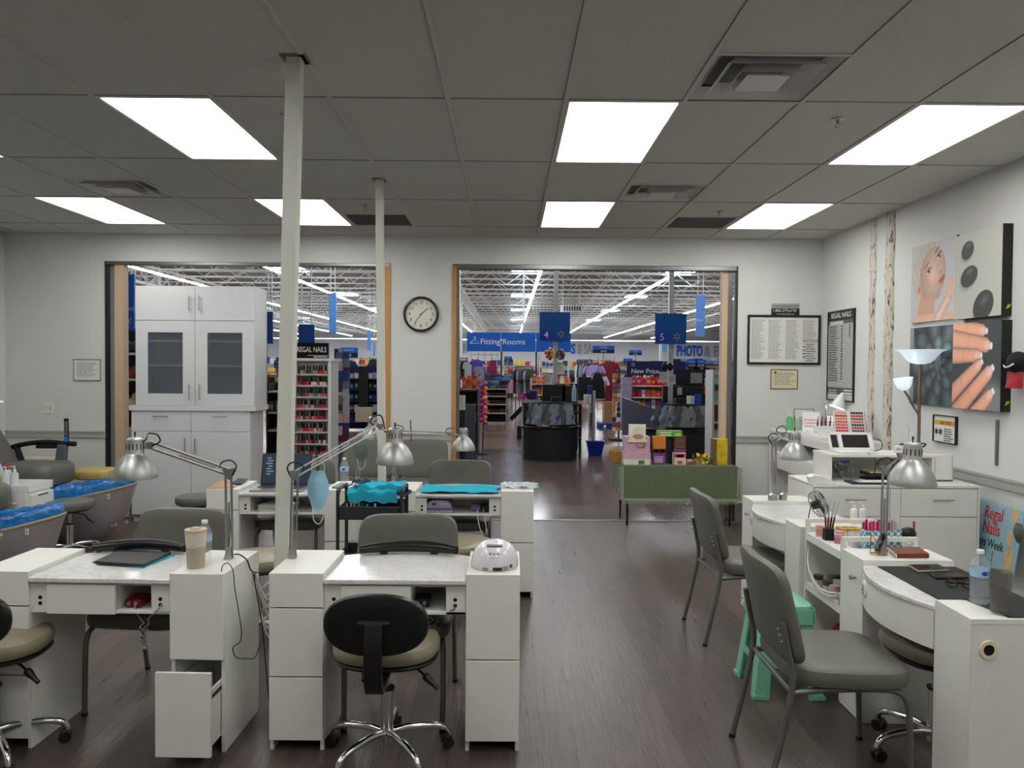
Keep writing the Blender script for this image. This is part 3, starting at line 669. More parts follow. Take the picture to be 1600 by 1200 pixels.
b = MB(); b.box(w_*.76, -.0112, .03, w_*.955, -.0102, h_*.52); b.build('sub_notice', mt('paper_b', (214,214,210), .8, var=.02), t)
text('heading', 'NOTICE', .042, (w_*.87, -.013, h_*.48), FY, INK, t, sx=1.1)
b = MB(); bars(b, w_*.8, h_*.42, w_*.15, 9, .025, -.0114, seed=9); b.build('print', INK, t)
for q, cc in enumerate(((196,70,50),(50,60,110),(50,60,110),(40,60,60))): MB().box(w_*.768, -.0122, h_*(.36-.07*q)-.008, w_*.79, -.0114, h_*(.36-.07*q)+.008).build('symbol', cmat(cc), t)
p = at(1227,482,Y=YB); t = thing('phone_number_plate', 'small grey and black phone plate on top of the black-framed notice', 'sign', (p.x, YB, p.z))
MB().box(-.15, -.006, -.075, .15, 0, .0).build('plate', FRAMEB, t); MB().box(-.15, -.006, .0, .15, 0, .052).build('plate', mt('silver_plate', (160,160,158), .4), t)
text('lettering', 'Comments/Suggestions?', .03, (0, -.0065, .024), FY, INK, t, sx=.95); text('lettering', '1.806.279.6190', .042, (-.01, -.0065, -.024), FY, PAPER, t); text('lettering', 'comments@regalnails.com', .02, (0, -.0065, -.06), FY, PAPER, t, sx=.9)
a, c_ = at(1204,577,Y=YB), at(1246,608,Y=YB); notice_frame('certificate', 'small cream certificate in a thin frame under the black-framed notice', a.x, c_.z, c_.x, a.z, .007, mt('thin_frame', (70,70,60), .5), 8, 1, mt('cream_paper', (214,208,170), .7, var=.02), th=.01)[0]
o = bpy.context.scene.objects['certificate']; b = MB(); M = Matrix.Rotation(R(90), 3, 'X'); b.lathe([(0,.0065),(.014,.0065),(.014,.005)], (.05, 0, .175), 16, M); b.build('seal', cmat((120,50,50)), o)
a, c_ = at(115,561,Y=YB), at(158,595,Y=YB); notice_frame('certificate', 'small white notice in a silver frame left of the left doorway', a.x, c_.z, c_.x, a.z, .008, STEEL, 10, 1, th=.012)
# things on the right wall (all built facing -X at X = XR)
def wall_x(name, label, cat, yA, z0, yB_, z1, group=None):   # yA far, yB_ near -> local frame: x to the near side, z up, -y out of the wall
    return thing(name, label, cat, (XR, yA, z0), R(-90), group), yA-yB_, z1-z0
t, w_, h_ = wall_x('price_poster', 'tall framed price list poster on the right wall near the corner', 'poster', 8.06, 1.325, 7.44, 2.237)
b = MB(); f_ = .014
b.box(0,-.02,0,f_,0,h_); b.box(w_-f_,-.02,0,w_,0,h_); b.box(f_,-.02,0,w_-f_,0,f_); b.box(f_,-.02,h_-f_,w_-f_,0,h_); b.build('frame', FRAMEB, t)
def poster(U, V):
    base = np.full(U.shape+(3,), 176.); d = np.sqrt(((U-.55)*1.0)**2+((V-.42)*1.35)**2); th_ = np.arctan2(V-.42, U-.55)
    rose = 14*np.sin(d*60+3*th_)*np.exp(-d*3.2); base += rose[..., None]
    base[V > .9] = (38,38,40); base[(V > .86) & (V <= .9)] = (86,86,88); base[(V > .865) & (V < .9) & (U > .05) & (U < .6)] = (206,206,206); base[V < .14] = (84,84,86); base[V < .06] = (206,206,206); return base
paint('print', (f_, -.012, f_), (w_-2*f_, 0, 0), (0, 0, h_-2*f_), 60, 90, poster, t)
text('heading', 'REGAL NAILS', .075, (w_/2, -.0135, h_*.945), FY, PAPER, t, sx=1.05)
b = MB(); bars(b, .04, h_*.83, w_*.36, 24, h_*.026, -.0125, seed=5, th=.45); bars(b, w_*.52, h_*.83, .04, 22, h_*.0275, -.0125, seed=6, rag=.1, th=.5); bars(b, w_*.8, h_*.83, .04, 5, h_*.028, -.0125, seed=7, rag=.1, th=.5); b.build('small_print', INK, t)
b = MB(); bars(b, .04, h_*.12, w_*.35, 3, h_*.025, -.0125, seed=8); b.box(w_*.64, -.0128, h_*.115, w_*.95, -.0122, h_*.13); b.box(w_*.6, -.0128, h_*.082, w_*.95, -.0122, h_*.1); b.build('small_print', PAPER, t)
def trunk(y, r, z0, label, seed):
    t = thing('birch_trunk', label, 'tree trunk decoration', (XR, y, z0), 0, 'birch trunk wall decorations'); rd = random.Random(seed); b = MB(); n = 10; rows = 40; H_ = HC-z0; vs = []; fs = []
    for j in range(rows+1):
        wob = .006*math.sin(j*.55+seed)+.003*math.sin(j*1.7)
        for i in range(n+1):
            a = R(90+180*i/n); rr = r*(1+.06*math.sin(j*.9+i+seed)); vs.append((rr*.45*math.cos(a), rr*math.sin(a)+wob, H_*j/rows))
    for j in range(rows):
        for i in range(n): fs.append((j*(n+1)+i, j*(n+1)+i+1, (j+1)*(n+1)+i+1, (j+1)*(n+1)+i))
    b.add(vs, fs).build('bark', BIRCH, t)
def birch():
    m = mt('birch_bark', (206,198,188), .7, var=0, bump=.2, bscale=40); nt = m.node_tree; N = nt.nodes; L = nt.links; tc = N.new('ShaderNodeTexCoord')
    mp = N.new('ShaderNodeMapping'); mp.inputs['Scale'].default_value = (8, 9, 2.6); L.new(tc.outputs['Object'], mp.inputs[0]); nz = N.new('ShaderNodeTexNoise'); nz.inputs['Scale'].default_value = 3.4; nz.inputs['Detail'].default_value = 9; nz.inputs['Roughness'].default_value = .72; nz.inputs['Distortion'].default_value = .9; L.new(mp.outputs[0], nz.inputs[0])
    rp = N.new('ShaderNodeValToRGB'); e = rp.color_ramp.elements; e[0].position = .36; e[0].color = col((58,46,42)); e[1].position = .47; e[1].color = col((206,198,188)); k = e.new(.42); k.color = col((120,106,98)); L.new(nz.outputs[0], rp.inputs[0]); L.new(rp.outputs[0], N['Principled BSDF'].inputs['Base Color']); return m
BIRCH = birch()
trunk(7.1, .052, .88, 'thin birch trunk strip on the right wall beside the price poster', 1); trunk(6.78, .072, .88, 'thicker birch trunk strip on the right wall, nearer the flower picture', 4)
# four canvases
def sm(x, a, b_): q = np.clip((x-a)/(b_-a), 0, 1); return q*q*(3-2*q)
def ell(U, V, cx, cy, rx, ry, rot=0):
    c, s = math.cos(R(rot)), math.sin(R(rot)); x = (U-cx)*c+(V-cy)*s; y = -(U-cx)*s+(V-cy)*c; return np.sqrt((x/rx)**2+(y/ry)**2)
def mixc(img, mask, colr):
    c = np.asarray(colr, float); c = c if c.ndim == 3 else c[None, None, :]; return img*(1-mask[..., None])+c*mask[..., None]
def cap(U, V, x0, y0, x1, y1, r0, r1, asp=1):
    dx, dy = x1-x0, y1-y0; t = np.clip(((U-x0)*dx+(V-y0)*dy)/(dx*dx+dy*dy), 0, 1); d = np.sqrt((U-x0-t*dx)**2+(V-y0-t*dy)**2); return d/(r0+(r1-r0)*t), t
def pic_face(U, V):
    im = np.zeros(U.shape+(3,))+np.array([198.,197.,200.]); im += (8*(U-.5))[..., None]
    im = mixc(im, 1-sm(ell(U,V,.36,.62,.33,.40,-14), .94, 1.04), (196,188,180))
    hs = np.sin(U*60+V*25)*6; im[..., 0] += hs*(ell(U,V,.36,.62,.33,.40,-14) < 1); im[..., 1] += hs*(ell(U,V,.36,.62,.33,.40,-14) < 1); im[..., 2] += hs*(ell(U,V,.36,.62,.33,.40,-14) < 1)
    skin = np.array([226,190,172.]); d, _ = cap(U,V,.42,.34,.36,.12,.17,.2); im = mixc(im, 1-sm(d,.92,1.02), (208,164,142)); d, _ = cap(U,V,.14,-.02,.98,.02,.11,.08); im = mixc(im, 1-sm(d,.9,1.03), (222,182,160))
    f = ell(U,V,.5,.60,.285,.335,-16); sh = np.clip(1.08-.24*f-.25*np.clip(.45-U,0,1), .6, 1.1); im = mixc(im, 1-sm(f,.95,1.02), skin*sh[..., None])
    d, _ = cap(U,V,.42,.42,.6,.36,.17,.1); im = mixc(im, 1-sm(d,.7,1.02), skin*sh[..., None])
    im = mixc(im, .45*(1-sm(ell(U,V,.36,.5,.13,.1,-30),.1,1)), (214,140,128)); im = mixc(im, 1-sm(ell(U,V,.2,.42,.055,.075,20),.85,1.05), (214,164,144)); im = mixc(im, .6*(1-sm(ell(U,V,.2,.42,.03,.045,20),.6,1.05)), (170,110,96))
    for ex, ey, rt in ((.415,.63,28),(.635,.80,34)):
        im = mixc(im, .75*(1-sm(ell(U,V,ex,ey+.012,.1,.05,rt),.3,1.05)), (120,104,104)); im = mixc(im, 1-sm(ell(U,V,ex,ey,.062,.022,rt),.8,1.05), (232,228,226)); im = mixc(im, 1-sm(ell(U,V,ex+.006,ey+.002,.024,.024),.8,1.05), (70,84,96)); im = mixc(im, 1-sm(ell(U,V,ex+.006,ey+.002,.01,.01),.8,1.1), (20,20,24))
        im = mixc(im, .85*(1-sm(ell(U,V,ex-.005,ey+.02,.066,.008,rt),.6,1.1)), (40,32,32))
    for ex, ey, rt in ((.36,.715,38),(.585,.885,36)): im = mixc(im, .8*(1-sm(ell(U,V,ex,ey,.09,.012,rt),.6,1.1)), (112,82,68))
    im = mixc(im, .35*(1-sm(ell(U,V,.60,.67,.03,.11,-28),.3,1.05)), (190,140,124)); im = mixc(im, .6*(1-sm(ell(U,V,.66,.6,.035,.014,30),.5,1.1)), (150,90,80))
    im = mixc(im, 1-sm(ell(U,V,.70,.515,.085,.022,32),.8,1.06), (196,96,100)); im = mixc(im, 1-sm(ell(U,V,.715,.485,.065,.024,32),.8,1.06), (208,112,112)); im = mixc(im, .8*(1-sm(ell(U,V,.705,.502,.08,.005,32),.6,1.1)), (130,50,56))
    for x0,y0,x1,y1,r in ((.62,.02,.88,.3,.085),(.84,.3,.84,.46,.03),(.88,.3,.90,.5,.03),(.93,.3,.96,.52,.032),(.8,.28,.76,.4,.026)):
        d, _ = cap(U,V,x0,y0,x1,y1,r,r*.85); im = mixc(im, 1-sm(d,.9,1.04), np.array([232,198,180.])*np.clip(1.05-.2*d,.7,1.1)[..., None])
    return im
def pic_stones(U, V):
    im = np.zeros(U.shape+(3,))+np.array([190.,190.,182.]); im += (2.5*np.sin(U*95)+1.5*np.sin(U*230+1))[..., None]*1.0
    for cx, cy, rx, ry, rt in ((.29,.80,.14,.105,18),(.33,.49,.19,.12,14),(.64,.13,.22,.165,25)):
        im = mixc(im, .6*(1-sm(ell(U,V,cx-.02,cy-.05,rx*1.1,ry*1.05,rt),.4,1.1)), (110,108,102)); d = ell(U,V,cx,cy,rx,ry,rt); l = ell(U,V,cx+.02,cy+.06,rx*.6,ry*.4,rt)
        im = mixc(im, 1-sm(d,.95,1.02), np.array([58,58,58.])+38*(1-sm(l,0,1.2))[..., None])
    return im
def pic_flower(U, V):
    im = np.zeros(U.shape+(3,))+np.array([52.,62.,66.]); cx, cy = .66, .5
    for ring, n, r0, L_, w_ in ((0,7,.62,.24,.21),(1,9,.42,.2,.16),(2,8,.24,.15,.11),(3,7,.11,.09,.06)):
        for k in range(n):
            a = 2*math.pi*(k+.5*ring)/n; px, py = cx+r0*math.cos(a), cy+r0*math.sin(a); d = ell(U,V,px,py,L_,w_,math.degrees(a)); rr = np.sqrt((U-px)**2+(V-py)**2)
            tone = np.clip(30+60*np.clip(1-d,0,1)+95*np.clip(((U-cx)*math.cos(a)+(V-cy)*math.sin(a)-r0)/L_,0,1)*np.clip(1.2-d,0,1)+ring*7, 15, 185)
            im = mixc(im, 1-sm(d,.94,1.02), np.stack([tone*.92, tone*1.05, tone*1.08], -1)); im = mixc(im, .6*np.clip(1-np.abs(d-.98)/.05,0,1), (16,20,22))
    c = ell(U,V,cx,cy+.05,.09,.14); st = (np.sin(U*160)*.5+.5)*(1-sm(c,.5,1.1)); im = mixc(im, .8*st, (200,215,215)); im = mixc(im, (U < .09)*1.*sm(V,.55,.8), (150,150,150)); im = mixc(im, (U < .1)*(V<.3)*.8, (150,152,150)); return im
def pic_hands(U, V):
    im = np.zeros(U.shape+(3,))+np.array([62.,64.,68.]); im = mixc(im, (1-sm(ell(U,V,.85,.05,.3,.34),.5,1.1))*.8, (140,144,148)+np.zeros(3)); sk = np.array([222.,168.,142.])
    def fing(x0,y0,x1,y1,r0,r1,nl=1):
        nonlocal im
        d, t_ = cap(U,V,x0,y0,x1,y1,r0,r1); im = mixc(im, .7*(1-sm(d,.98,1.12)), (110,50,40)); c = sk*np.clip(1.08-.3*d**3,.55,1.15)[..., None]*np.array([1.02,.99,.97]); wr = .06*np.clip(1-np.abs(t_-.55)*30,0,1); c = c*(1-wr[..., None]); im = mixc(im, 1-sm(d,.97,1.02), c)
        if nl:
            dx, dy = x1-x0, y1-y0; L_ = math.hypot(dx,dy); ux, uy = dx/L_, dy/L_; cx, cy = x1+ux*r1*.35, y1+uy*r1*.35; a = math.degrees(math.atan2(dy,dx)); q = ell(U,V,cx,cy,r1*1.15,r1*.62,a); im = mixc(im, 1-sm(q,.9,1.05), np.array([238,190,180.])+22*np.clip(1-q,0,1)[..., None]); cx2, cy2 = cx+ux*r1*.95, cy+uy*r1*.95; im = mixc(im, 1-sm(ell(U,V,cx2,cy2,r1*.3,r1*.52,a),.8,1.1), (248,246,244))
    fing(-.1,.97,.62,.90,.11,.075); fing(-.1,.83,.70,.735,.115,.085); fing(-.1,.62,.52,.62,.10,.075)
    fing(-.2,.05,.55,.50,.12,.075); fing(-.05,-.15,.76,.42,.12,.085); fing(.3,-.2,.78,.16,.12,.08); return im
FB = mt('canvas_edge', (24,24,26), .5)
for nm, lb, yA, yB_, z0, z1, th_, fn in (('wall_canvas','canvas picture of a woman\'s face on the right wall',6.385,5.745,2.03,2.65,.02,pic_face),('wall_canvas','canvas picture of three dark stones on the right wall',5.68,5.13,2.015,2.622,.07,pic_stones),('wall_canvas','dark canvas picture of a grey flower behind the floor lamp',6.385,5.755,1.368,1.988,.02,pic_flower),('wall_canvas','canvas picture of manicured hands on the right wall',5.68,5.12,1.372,1.983,.07,pic_hands)):
    t, w_, h_ = wall_x(nm, lb, 'picture', yA, z0, yB_, z1, 'canvas pictures'); MB().box(0,-th_,0,w_,0,h_).build('stretched_frame', FB, t); paint('print', (0,-th_-.0006,0), (w_,0,0), (0,0,h_), 170, 165, fn, t)
    if th_ > .03: MB().prism([(-.04,.04),(-.015,.052),(-.005,.075),(-.028,.07)], w_, w_+.001, 'yz').build('corner_mark', cmat((190,190,40)), t)
t, w_, h_ = wall_x('notice_plaque', 'small framed notice with a yellow band below the hand picture', 'framed notice', 6.015, 1.098, 5.72, 1.296)
MB().box(0,-.012,0,w_,0,h_).build('sheet', PAPER, t); b = MB(); f_ = .006
b.box(-f_,-.022,-f_,0,0,h_+f_); b.box(w_,-.022,-f_,w_+f_,0,h_+f_); b.box(0,-.022,-f_,w_,0,0); b.box(0,-.022,h_,w_,0,h_+f_); b.build('frame', FRAMEB, t)
o = MB().box(.01,-.0128,h_*.65,w_-.004,-.012,h_*.83).build('yellow_band', cmat((214,156,40)), t); text('heading', 'NOTICE', .036, (w_*.55,-.0135,h_*.735), FY, FRAMEB, t, sx=1.1)
b = MB()
for xx in (.035, .09):
    for a in (0, 60, 120): d = Vector((math.cos(R(a+30)), 0, math.sin(R(a+30))))*.026; b.bar(Vector((xx,-.0126,h_*.38))-d, Vector((xx,-.0126,h_*.38))+d, .012, .0006, (0,1,0))
b.build('symbol', cmat((44,50,96)), t); b = MB(); bars(b, w_*.47, h_*.52, w_*.45, 6, .017, -.0124, seed=2, rag=.3, th=.5); b.build('print', INK, t)
t, w_, h_ = wall_x('grey_strip', 'thin grey vertical strip on the right wall above the rail', 'strip', 5.262, .998, 5.232, 1.312); MB().box(0,-.012,0,w_,0,h_).build('strip_body', GREYM, t, bev=.005)
t = thing('wall_hat', 'black cap with red brim hanging at the right edge of the photo', 'cap', (XR-.05, 4.98, 1.68)); b = MB(); b.ball((0,0,.02), .09, (.7,.85,.8)); b.build('crown', cmat((18,18,20),.8), t)
b = MB(); b.surf(lambda u, v: (-.05*math.sin(u*math.pi)*v-.02, -.08+.16*u, -.04-.1*v), 10, 4, .006); b.build('brim', cmat((150,20,34),.7), t); b = MB(); b.tube([(-.06,.05,0),(-.068,.02,-.012),(-.07,-.02,-.006),(-.062,-.05,.01)], .005, 6, sm=4); b.build('emblem', PAPER, t)
# torchiere
lx, ly = at(1438,560,Y=5.93).x, 5.93
t = thing('floor_lamp', 'tall torchiere floor lamp with a lit glass bowl and side reading shade', 'floor lamp', (lx, ly, 0)); BRN = mt('brushed_nickel', (150,136,120), .3, .9, var=.05)
b = MB(); b.lathe([(0,.0),(.13,0),(.13,.012),(.1,.025),(.03,.035),(.012,.05)], n=36); b.build('base', BRN, t); b = MB(); b.tube([(0,0,.04),(0,0,1.695)], .0125, 12); b.build('pole', BRN, t)
GL = mt('lit_frosted_glass', (226,240,250), .25, emit=.45); b = MB(); b.lathe([(.03,1.69),(.07,1.70),(.1,1.725),(.125,1.76),(.15,1.785),(.178,1.797),(.178,1.801),(.146,1.79),(.12,1.765),(.096,1.733),(.066,1.709),(.02,1.70)], n=44); b.build('glass_bowl', GL, t)
b = MB(); b.ball((0,0,1.745), .026); b.build('bulb', mt('hot_bulb', (255,255,255), .3, emit=14), t)
p1 = at(1412,600,Y=5.9)-Vector((lx, ly, 0)); b = MB(); b.tube([(0,0,1.22),(-.012,-.01,1.3),(-.06,-.02,1.37),(-.1,-.025,1.44),(p1.x+.005,p1.y,p1.z-.05)], .008, 8, sm=5); b.build('gooseneck', BRN, t)
b = MB(); M = frame((-.15, 0, 1)); b.lathe([(.02,-.045),(.045,-.03),(.058,0),(.07,.045),(.067,.045),(.055,.002),(.042,-.026),(.018,-.04)], p1, 32, M); b.build('reading_shade', mt('lit_frosted_glass_b', (226,240,250), .25, emit=.7), t); b = MB(); b.ball(p1+Vector((0,0,.005)), .02); b.build('bulb', mt('hot_bulb', (255,255,255), .3, emit=14), t)
# ------------------------------------------------------------------ tall white cabinet in the left doorway
yc = 8.0; cx0, cx1 = at(205,640,Y=yc).x, at(391,640,Y=yc).x; D_ = .42
t = thing('tall_cabinet', 'tall white cabinet with frosted glass doors in the left doorway', 'cabinet', (cx0, yc, 0)); W_ = cx1-cx0; zc = lambda v: at(300, v, Y=yc).z
ct, du, dl, zt = zc(642), zc(634), zc(674), zc(447); zg1, zg0 = zc(501), zc(633)
LAM2 = mt('cabinet_white', (208,210,212), .4, var=.02)
b = MB(); b.box(0, .018, .08, W_, D_, ct); b.box(0, .05, 0, W_, D_, .08); b.build('base_body', LAM2, t); MB().box(-.015, -.015, ct, W_+.06, D_, du).build('countertop', LAM2, t, bev=.002)
b = MB() if False else b; u0, u1 = .045, W_+.045; b = MB(); b.box(u0, .02, du, u0+.016, D_, zt); b.box(u1-.016, .02, du, u1, D_, zt); b.box(u0, D_-.015, du, u1, D_, zt); b.box(u0+.016, .02, zt-.016, u1-.016, D_, zt); b.box(u0+.016, .02, zg1-.008, u1-.016, D_, zg1+.008); b.box(u0+.016, .02, du, u1-.016, D_, du+.016); b.box((u0+u1)/2-.01, .02, du, (u0+u1)/2+.01, D_, zt)
for q in (.47, .76): z = zg0+(zg1-zg0)*q; b.box(u0+.016, .03, z-.009, u1-.016, D_-.015, z+.009)
b.build('upper_body', LAM2, t)
def pull(par, x, z, L_, vert=True):
    b = MB(); s_ = L_/2
    if vert: b.tube([(x, -.03, z-s_), (x, -.03, z+s_)], .005, 8); [b.tube([(x, -.03, z+q*s_*.75), (x, .002, z+q*s_*.75)], .004, 6) for q in (-1, 1)]
    else: b.tube([(x-s_, -.03, z), (x+s_, -.03, z)], .005, 8); [b.tube([(x+q*s_*.75, -.03, z), (x+q*s_*.75, .002, z)], .004, 6) for q in (-1, 1)]
    b.build('handle', STEEL, par)
FROST = mt('frosted_glass', (96,104,114), .22, var=0, alpha=.42)
for s_ in (0, 1):
    xa = W_/2*s_+.002; xb = xa+W_/2-.004; d = MB().box(xa, 0, dl+.002, xb, .018, ct-.003).build('drawer', LAM2, t, bev=.001); pull(d, (xa+xb)/2, ct-.055, .16, False)
    d = MB().box(xa, 0, .085, xb, .018, dl-.002).build('door', LAM2, t, bev=.001); pull(d, xb-.05 if s_ == 0 else xa+.05, dl-.15, .16)
    xa += .045; xb += .045; d = MB().box(xa, 0, zg1+.003, xb, .018, zt).build('door', LAM2, t, bev=.001); pull(d, xb-.05 if s_ == 0 else xa+.05, (zg1+zt)/2, .16)
    b = MB(); m_ = .125; zl, zh = du+.004, zg1-.003; b.box(xa, 0, zl, xa+m_, .018, zh); b.box(xb-m_, 0, zl, xb, .018, zh); b.box(xa+m_, 0, zl, xb-m_, .018, zl+.12); b.box(xa+m_, 0, zh-.12, xb-m_, .018, zh)
    d = b.build('glass_door', LAM2, t, bev=.001); MB().box(xa+m_, .006, zl+.12, xb-m_, .012, zh-.12).build('glass_panel', FROST, d); pull(d, xb-.05 if s_ == 0 else xa+.05, zl+.14, .16)
# ------------------------------------------------------------------ small things in the salon
def poly_at(px, z): return [at(u, v, z=z) for u, v in px]
def slab(name, label, cat, px, z, h, m, group=None, bev=.002, parts=None):
    P = poly_at(px, z); c = sum(P, Vector())/len(P); c.z = z; o = MB(TW(c)).prism([(p.x, p.y) for p in P], z, z+h, 'xy').build(name, m, None, loc=c, bev=bev); tag(o, label, cat, group); return o, c
def cloth(name, label, x0, y0, x1, y1, z, m, amp=.006, hang=0, th=.006, seed=0, rz=0, group=None, nx=26, ny=16):
    """folded or draped towel: hang = how far it falls over the front edge y0"""
    def fn(u, v):
        x = x0+(x1-x0)*u; s_ = v*(y1-y0+hang); e = seed
        zz = z+th+amp*(1+math.sin(9*u+3*v+e)*math.cos(5*v*1.3+e*2)+.5*math.sin(23*u+e))*.8
        if hang and s_ < hang: y = y0-.004-.006*math.sin(14*u+e); return (x+.01*math.sin(9*v+e), y, zz-(hang-s_))
        return (x+.012*math.sin(7*v+e)*(1 if u > .5 else .6), y0+s_-hang+.008*math.sin(11*u+e), zz)
    c = Vector(((x0+x1)/2, (y0+y1)/2, z)); b = MB(TW(c, 0)); b.surf(fn, nx, ny, th*.8); o = b.build(name, m, None, loc=c, rz=rz, sub=1); tag(o, label, 'towel', group); return o
BOTTLE = clear('clear_pet', (214,226,234), .2, .04); WATER = clear('water_in_bottle', (206,222,236), .25, .03)
def water_bottle(label, p, h=.2, r=.031):
    t = thing('water_bottle', label, 'bottle', p, 0, 'clear water bottles with blue labels'); k = h/.2; pr = [(0,0),(.8*r,0),(r,.008),(r*.98,.02)]
    for i in range(7): pr += [(r*.93, .027+.0105*i), (r, .032+.0105*i)]
    pr += [(r,.103),(r*.985,.135),(r,.14),(r*.97,.152),(r*.72,.168),(r*.42,.182),(r*.36,.19)]
    b = MB(); b.lathe([(a, z*k) for a, z in pr], n=28); b.build('bottle_body', BOTTLE, t)
    b = MB(); b.lathe([(r*1.01,.104*k),(r*1.01,.136*k)], n=28); l = b.build('label', mt('bottle_label', (176,206,232), .35, var=.1, scale=30), t)
    b = MB(); b.lathe([(r*1.02,.108*k),(r*1.02,.125*k)], n=28, sx=1); b2 = MB(); b2.ball((0,-r*1.0,.12*k), .012, (1.1,.12,.7)); b2.build('label_mark', mt('label_blue', (40,80,170), .4), l)
    b = MB(); b.lathe([(r*.44,.189*k),(r*.44,.2*k),(r*.4,.203*k),(0,.203*k)], n=20); b.build('cap', WHITEP, t); return t
# bottom-left desk
slab('towel', 'turquoise towel lying flat under the tablet', 'towel', ((144,879),(222,888),(273,868),(190,860)), .742, .005, CYAN)
o, c = slab('tablet', 'black tablet in a rugged case on the bottom left desk', 'tablet', ((147,881),(224,886),(268,866),(185,862)), .747, .012, BLACKP, bev=.004)
p = at(306,886,z=.766); t = thing('travel_cup', 'cream travel cup with a lid on the bottom left desk', 'cup', p)
b = MB(); b.lathe([(0,0),(.034,0),(.037,.004),(.04,.09),(.0405,.092)], n=36); b.build('lower_body', mt('cup_taupe', (178,168,152), .6), t); b = MB(); b.lathe([(.0405,.0921),(.0445,.155),(0,.156)], n=36); bb = b.build('upper_band', mt('cup_cream', (216,210,198), .4), t); b = MB(); bars(b, -.012, .102, .024, 1, .006, -.0424, rag=0); b.build('small_print', INKL, bb)
b = MB(); b.lathe([(.0455,.155),(.0465,.16),(.0455,.167),(.03,.17),(.026,.166),(0,.166)], n=36); b.box(-.012,-.03,.168,.02,.01,.175); b.build('lid', mt('cup_lid', (200,184,160), .35), t)
water_bottle('water bottle standing just behind the cream travel cup', at(320,880,z=.766), .19)
def arm_rest(px0, px1, Y, label):
    a, b_ = at(px0, 866, Y=Y), at(px1, 866, Y=Y); c = (a+b_)/2; c.z = .743; L_ = (b_.x-a.x)/2; t = thing('arm_rest', label, 'arm rest', c, 0, 'black padded arm rests')
    pts = [(-L_, -.025, .026), (-L_*.6, .012, .03), (0, .028, .034), (L_*.6, .012, .03), (L_, -.025, .026)]
    b = MB(); b.tube(pts, lambda q: .008+.019*math.sin(math.pi*min(.93, max(.07, q)))**.35, 14, sm=8); b.build('cushion', BLACKV, t)
    b = MB(); b.box(-L_*.6,-.002,0,-L_*.45,.03,.018); b.box(L_*.45,-.002,0,L_*.6,.03,.018); b.build('foot', BLACKP, t)
arm_rest(148, 292, 3.70, 'black padded arm rest behind the tablet'); arm_rest(564, 714, 3.70, 'black padded arm rest beside the domed nail lamp')
# drill boxes and coiled cords in the cubbies
def drill(name, label, x, y, z, m, port, drop, cordm):
    t = thing(name, label, 'nail drill', (x, y, z)); MB().box(-.034,0,0,.034,.1,.036).build('case', m, t, bev=.006); b = MB(); b.cyl((-.018,-.003,.02),(-.018,.002,.02),.009); b.build('dial', STEEL, t); b = MB(); b.cyl((.012,-.006,.02),(.012,.002,.02),.008); b.build('jack', INKL, t)
    T_ = TW((x, y, z)); a = Vector((x+.012, y-.008, z+.02)); e = Vector(port); bt = Vector((x+.055, y-.012, drop)); P = [a, a+Vector((.006,-.012,-.03)), bt+Vector((-.012,0,.12))]
    coil = []
    for i in range(80): q = i/79; coil.append(bt+Vector((-.012+.009*math.cos(q*70)+.02*q, .006*math.sin(q*70), .11-.11*math.sin(q*math.pi)*1.0)))
    P2 = P+coil+[bt+Vector((.014,0,.13)), e+Vector((0,-.012,-.01)), e]; b = MB(T_); b.tube(P2, .0026, 6); b.build('coiled_cord', cordm, t)
pp = at(215,945,Y=3.3); drill('nail_drill', 'small red nail drill box in the cubby of the bottom left desk', -1.605, 3.30, .602, mt('drill_red', (120,14,28), .3), (-1.468, 3.26, .628), .43, CABLEG)
drill('nail_drill', 'small black and silver nail drill box in the cubby behind the technician chair', -.372, 3.33, .602, BLACKP, (-.223, 3.277, .627), .44, mt('dark_grey_cable', (84,86,88), .5))
t = thing('cord', 'thin black cord looping down the side of the bottom left desk', 'cord', (-1.18, 3.4, .77)); b = MB(TW((-1.18, 3.4, .77)))
b.tube([at(u,v,X=-1.178) for u,v in ((346,893),(348,884),(356,880),(364,892),(367,920),(372,950),(377,985),(375,1003),(364,1012),(369,1027),(384,1029),(398,1028),(405,1010),(411,995),(408,960),(403,925),(401,905))], .0022, 6, sm=5); b.build('wire', BLACKP, t)
b = MB(TW((-1.18, 3.4, .77))); b.tube([(-1.25,3.52,.78),(-1.22,3.5,.785),(-1.185,3.5,.76),(-1.17,3.53,.7),(-1.12,3.6,.68),(-1.07,3.6,.69)], .0032, 6, sm=5); b.tube([(-1.17,3.53,.7),(-1.13,3.5,.55),(-1.11,3.5,.4),(-1.10,3.52,.2),(-1.09,3.55,.02)], .003, 6, sm=5); b.build('power_wire', BLACKP, t)
t = thing('cord_bundle', 'tangled white cords hanging between the two front desks', 'cord', (-1.1, 3.58, .62)); rd = random.Random(3)
for q in range(5):
    b = MB(); b.tube([(-.07,0,.05-.02*q),(-.02,rd.uniform(-.03,.03),-.05-.04*q),(.03,rd.uniform(-.03,.03),-.06-.045*q),(.05,0,-.02*q),(.01,.02,.03-.05*q),(-.04,.0,-.01-.05*q)], .0034, 6, sm=5); b.build('strand', CABLEW, t)
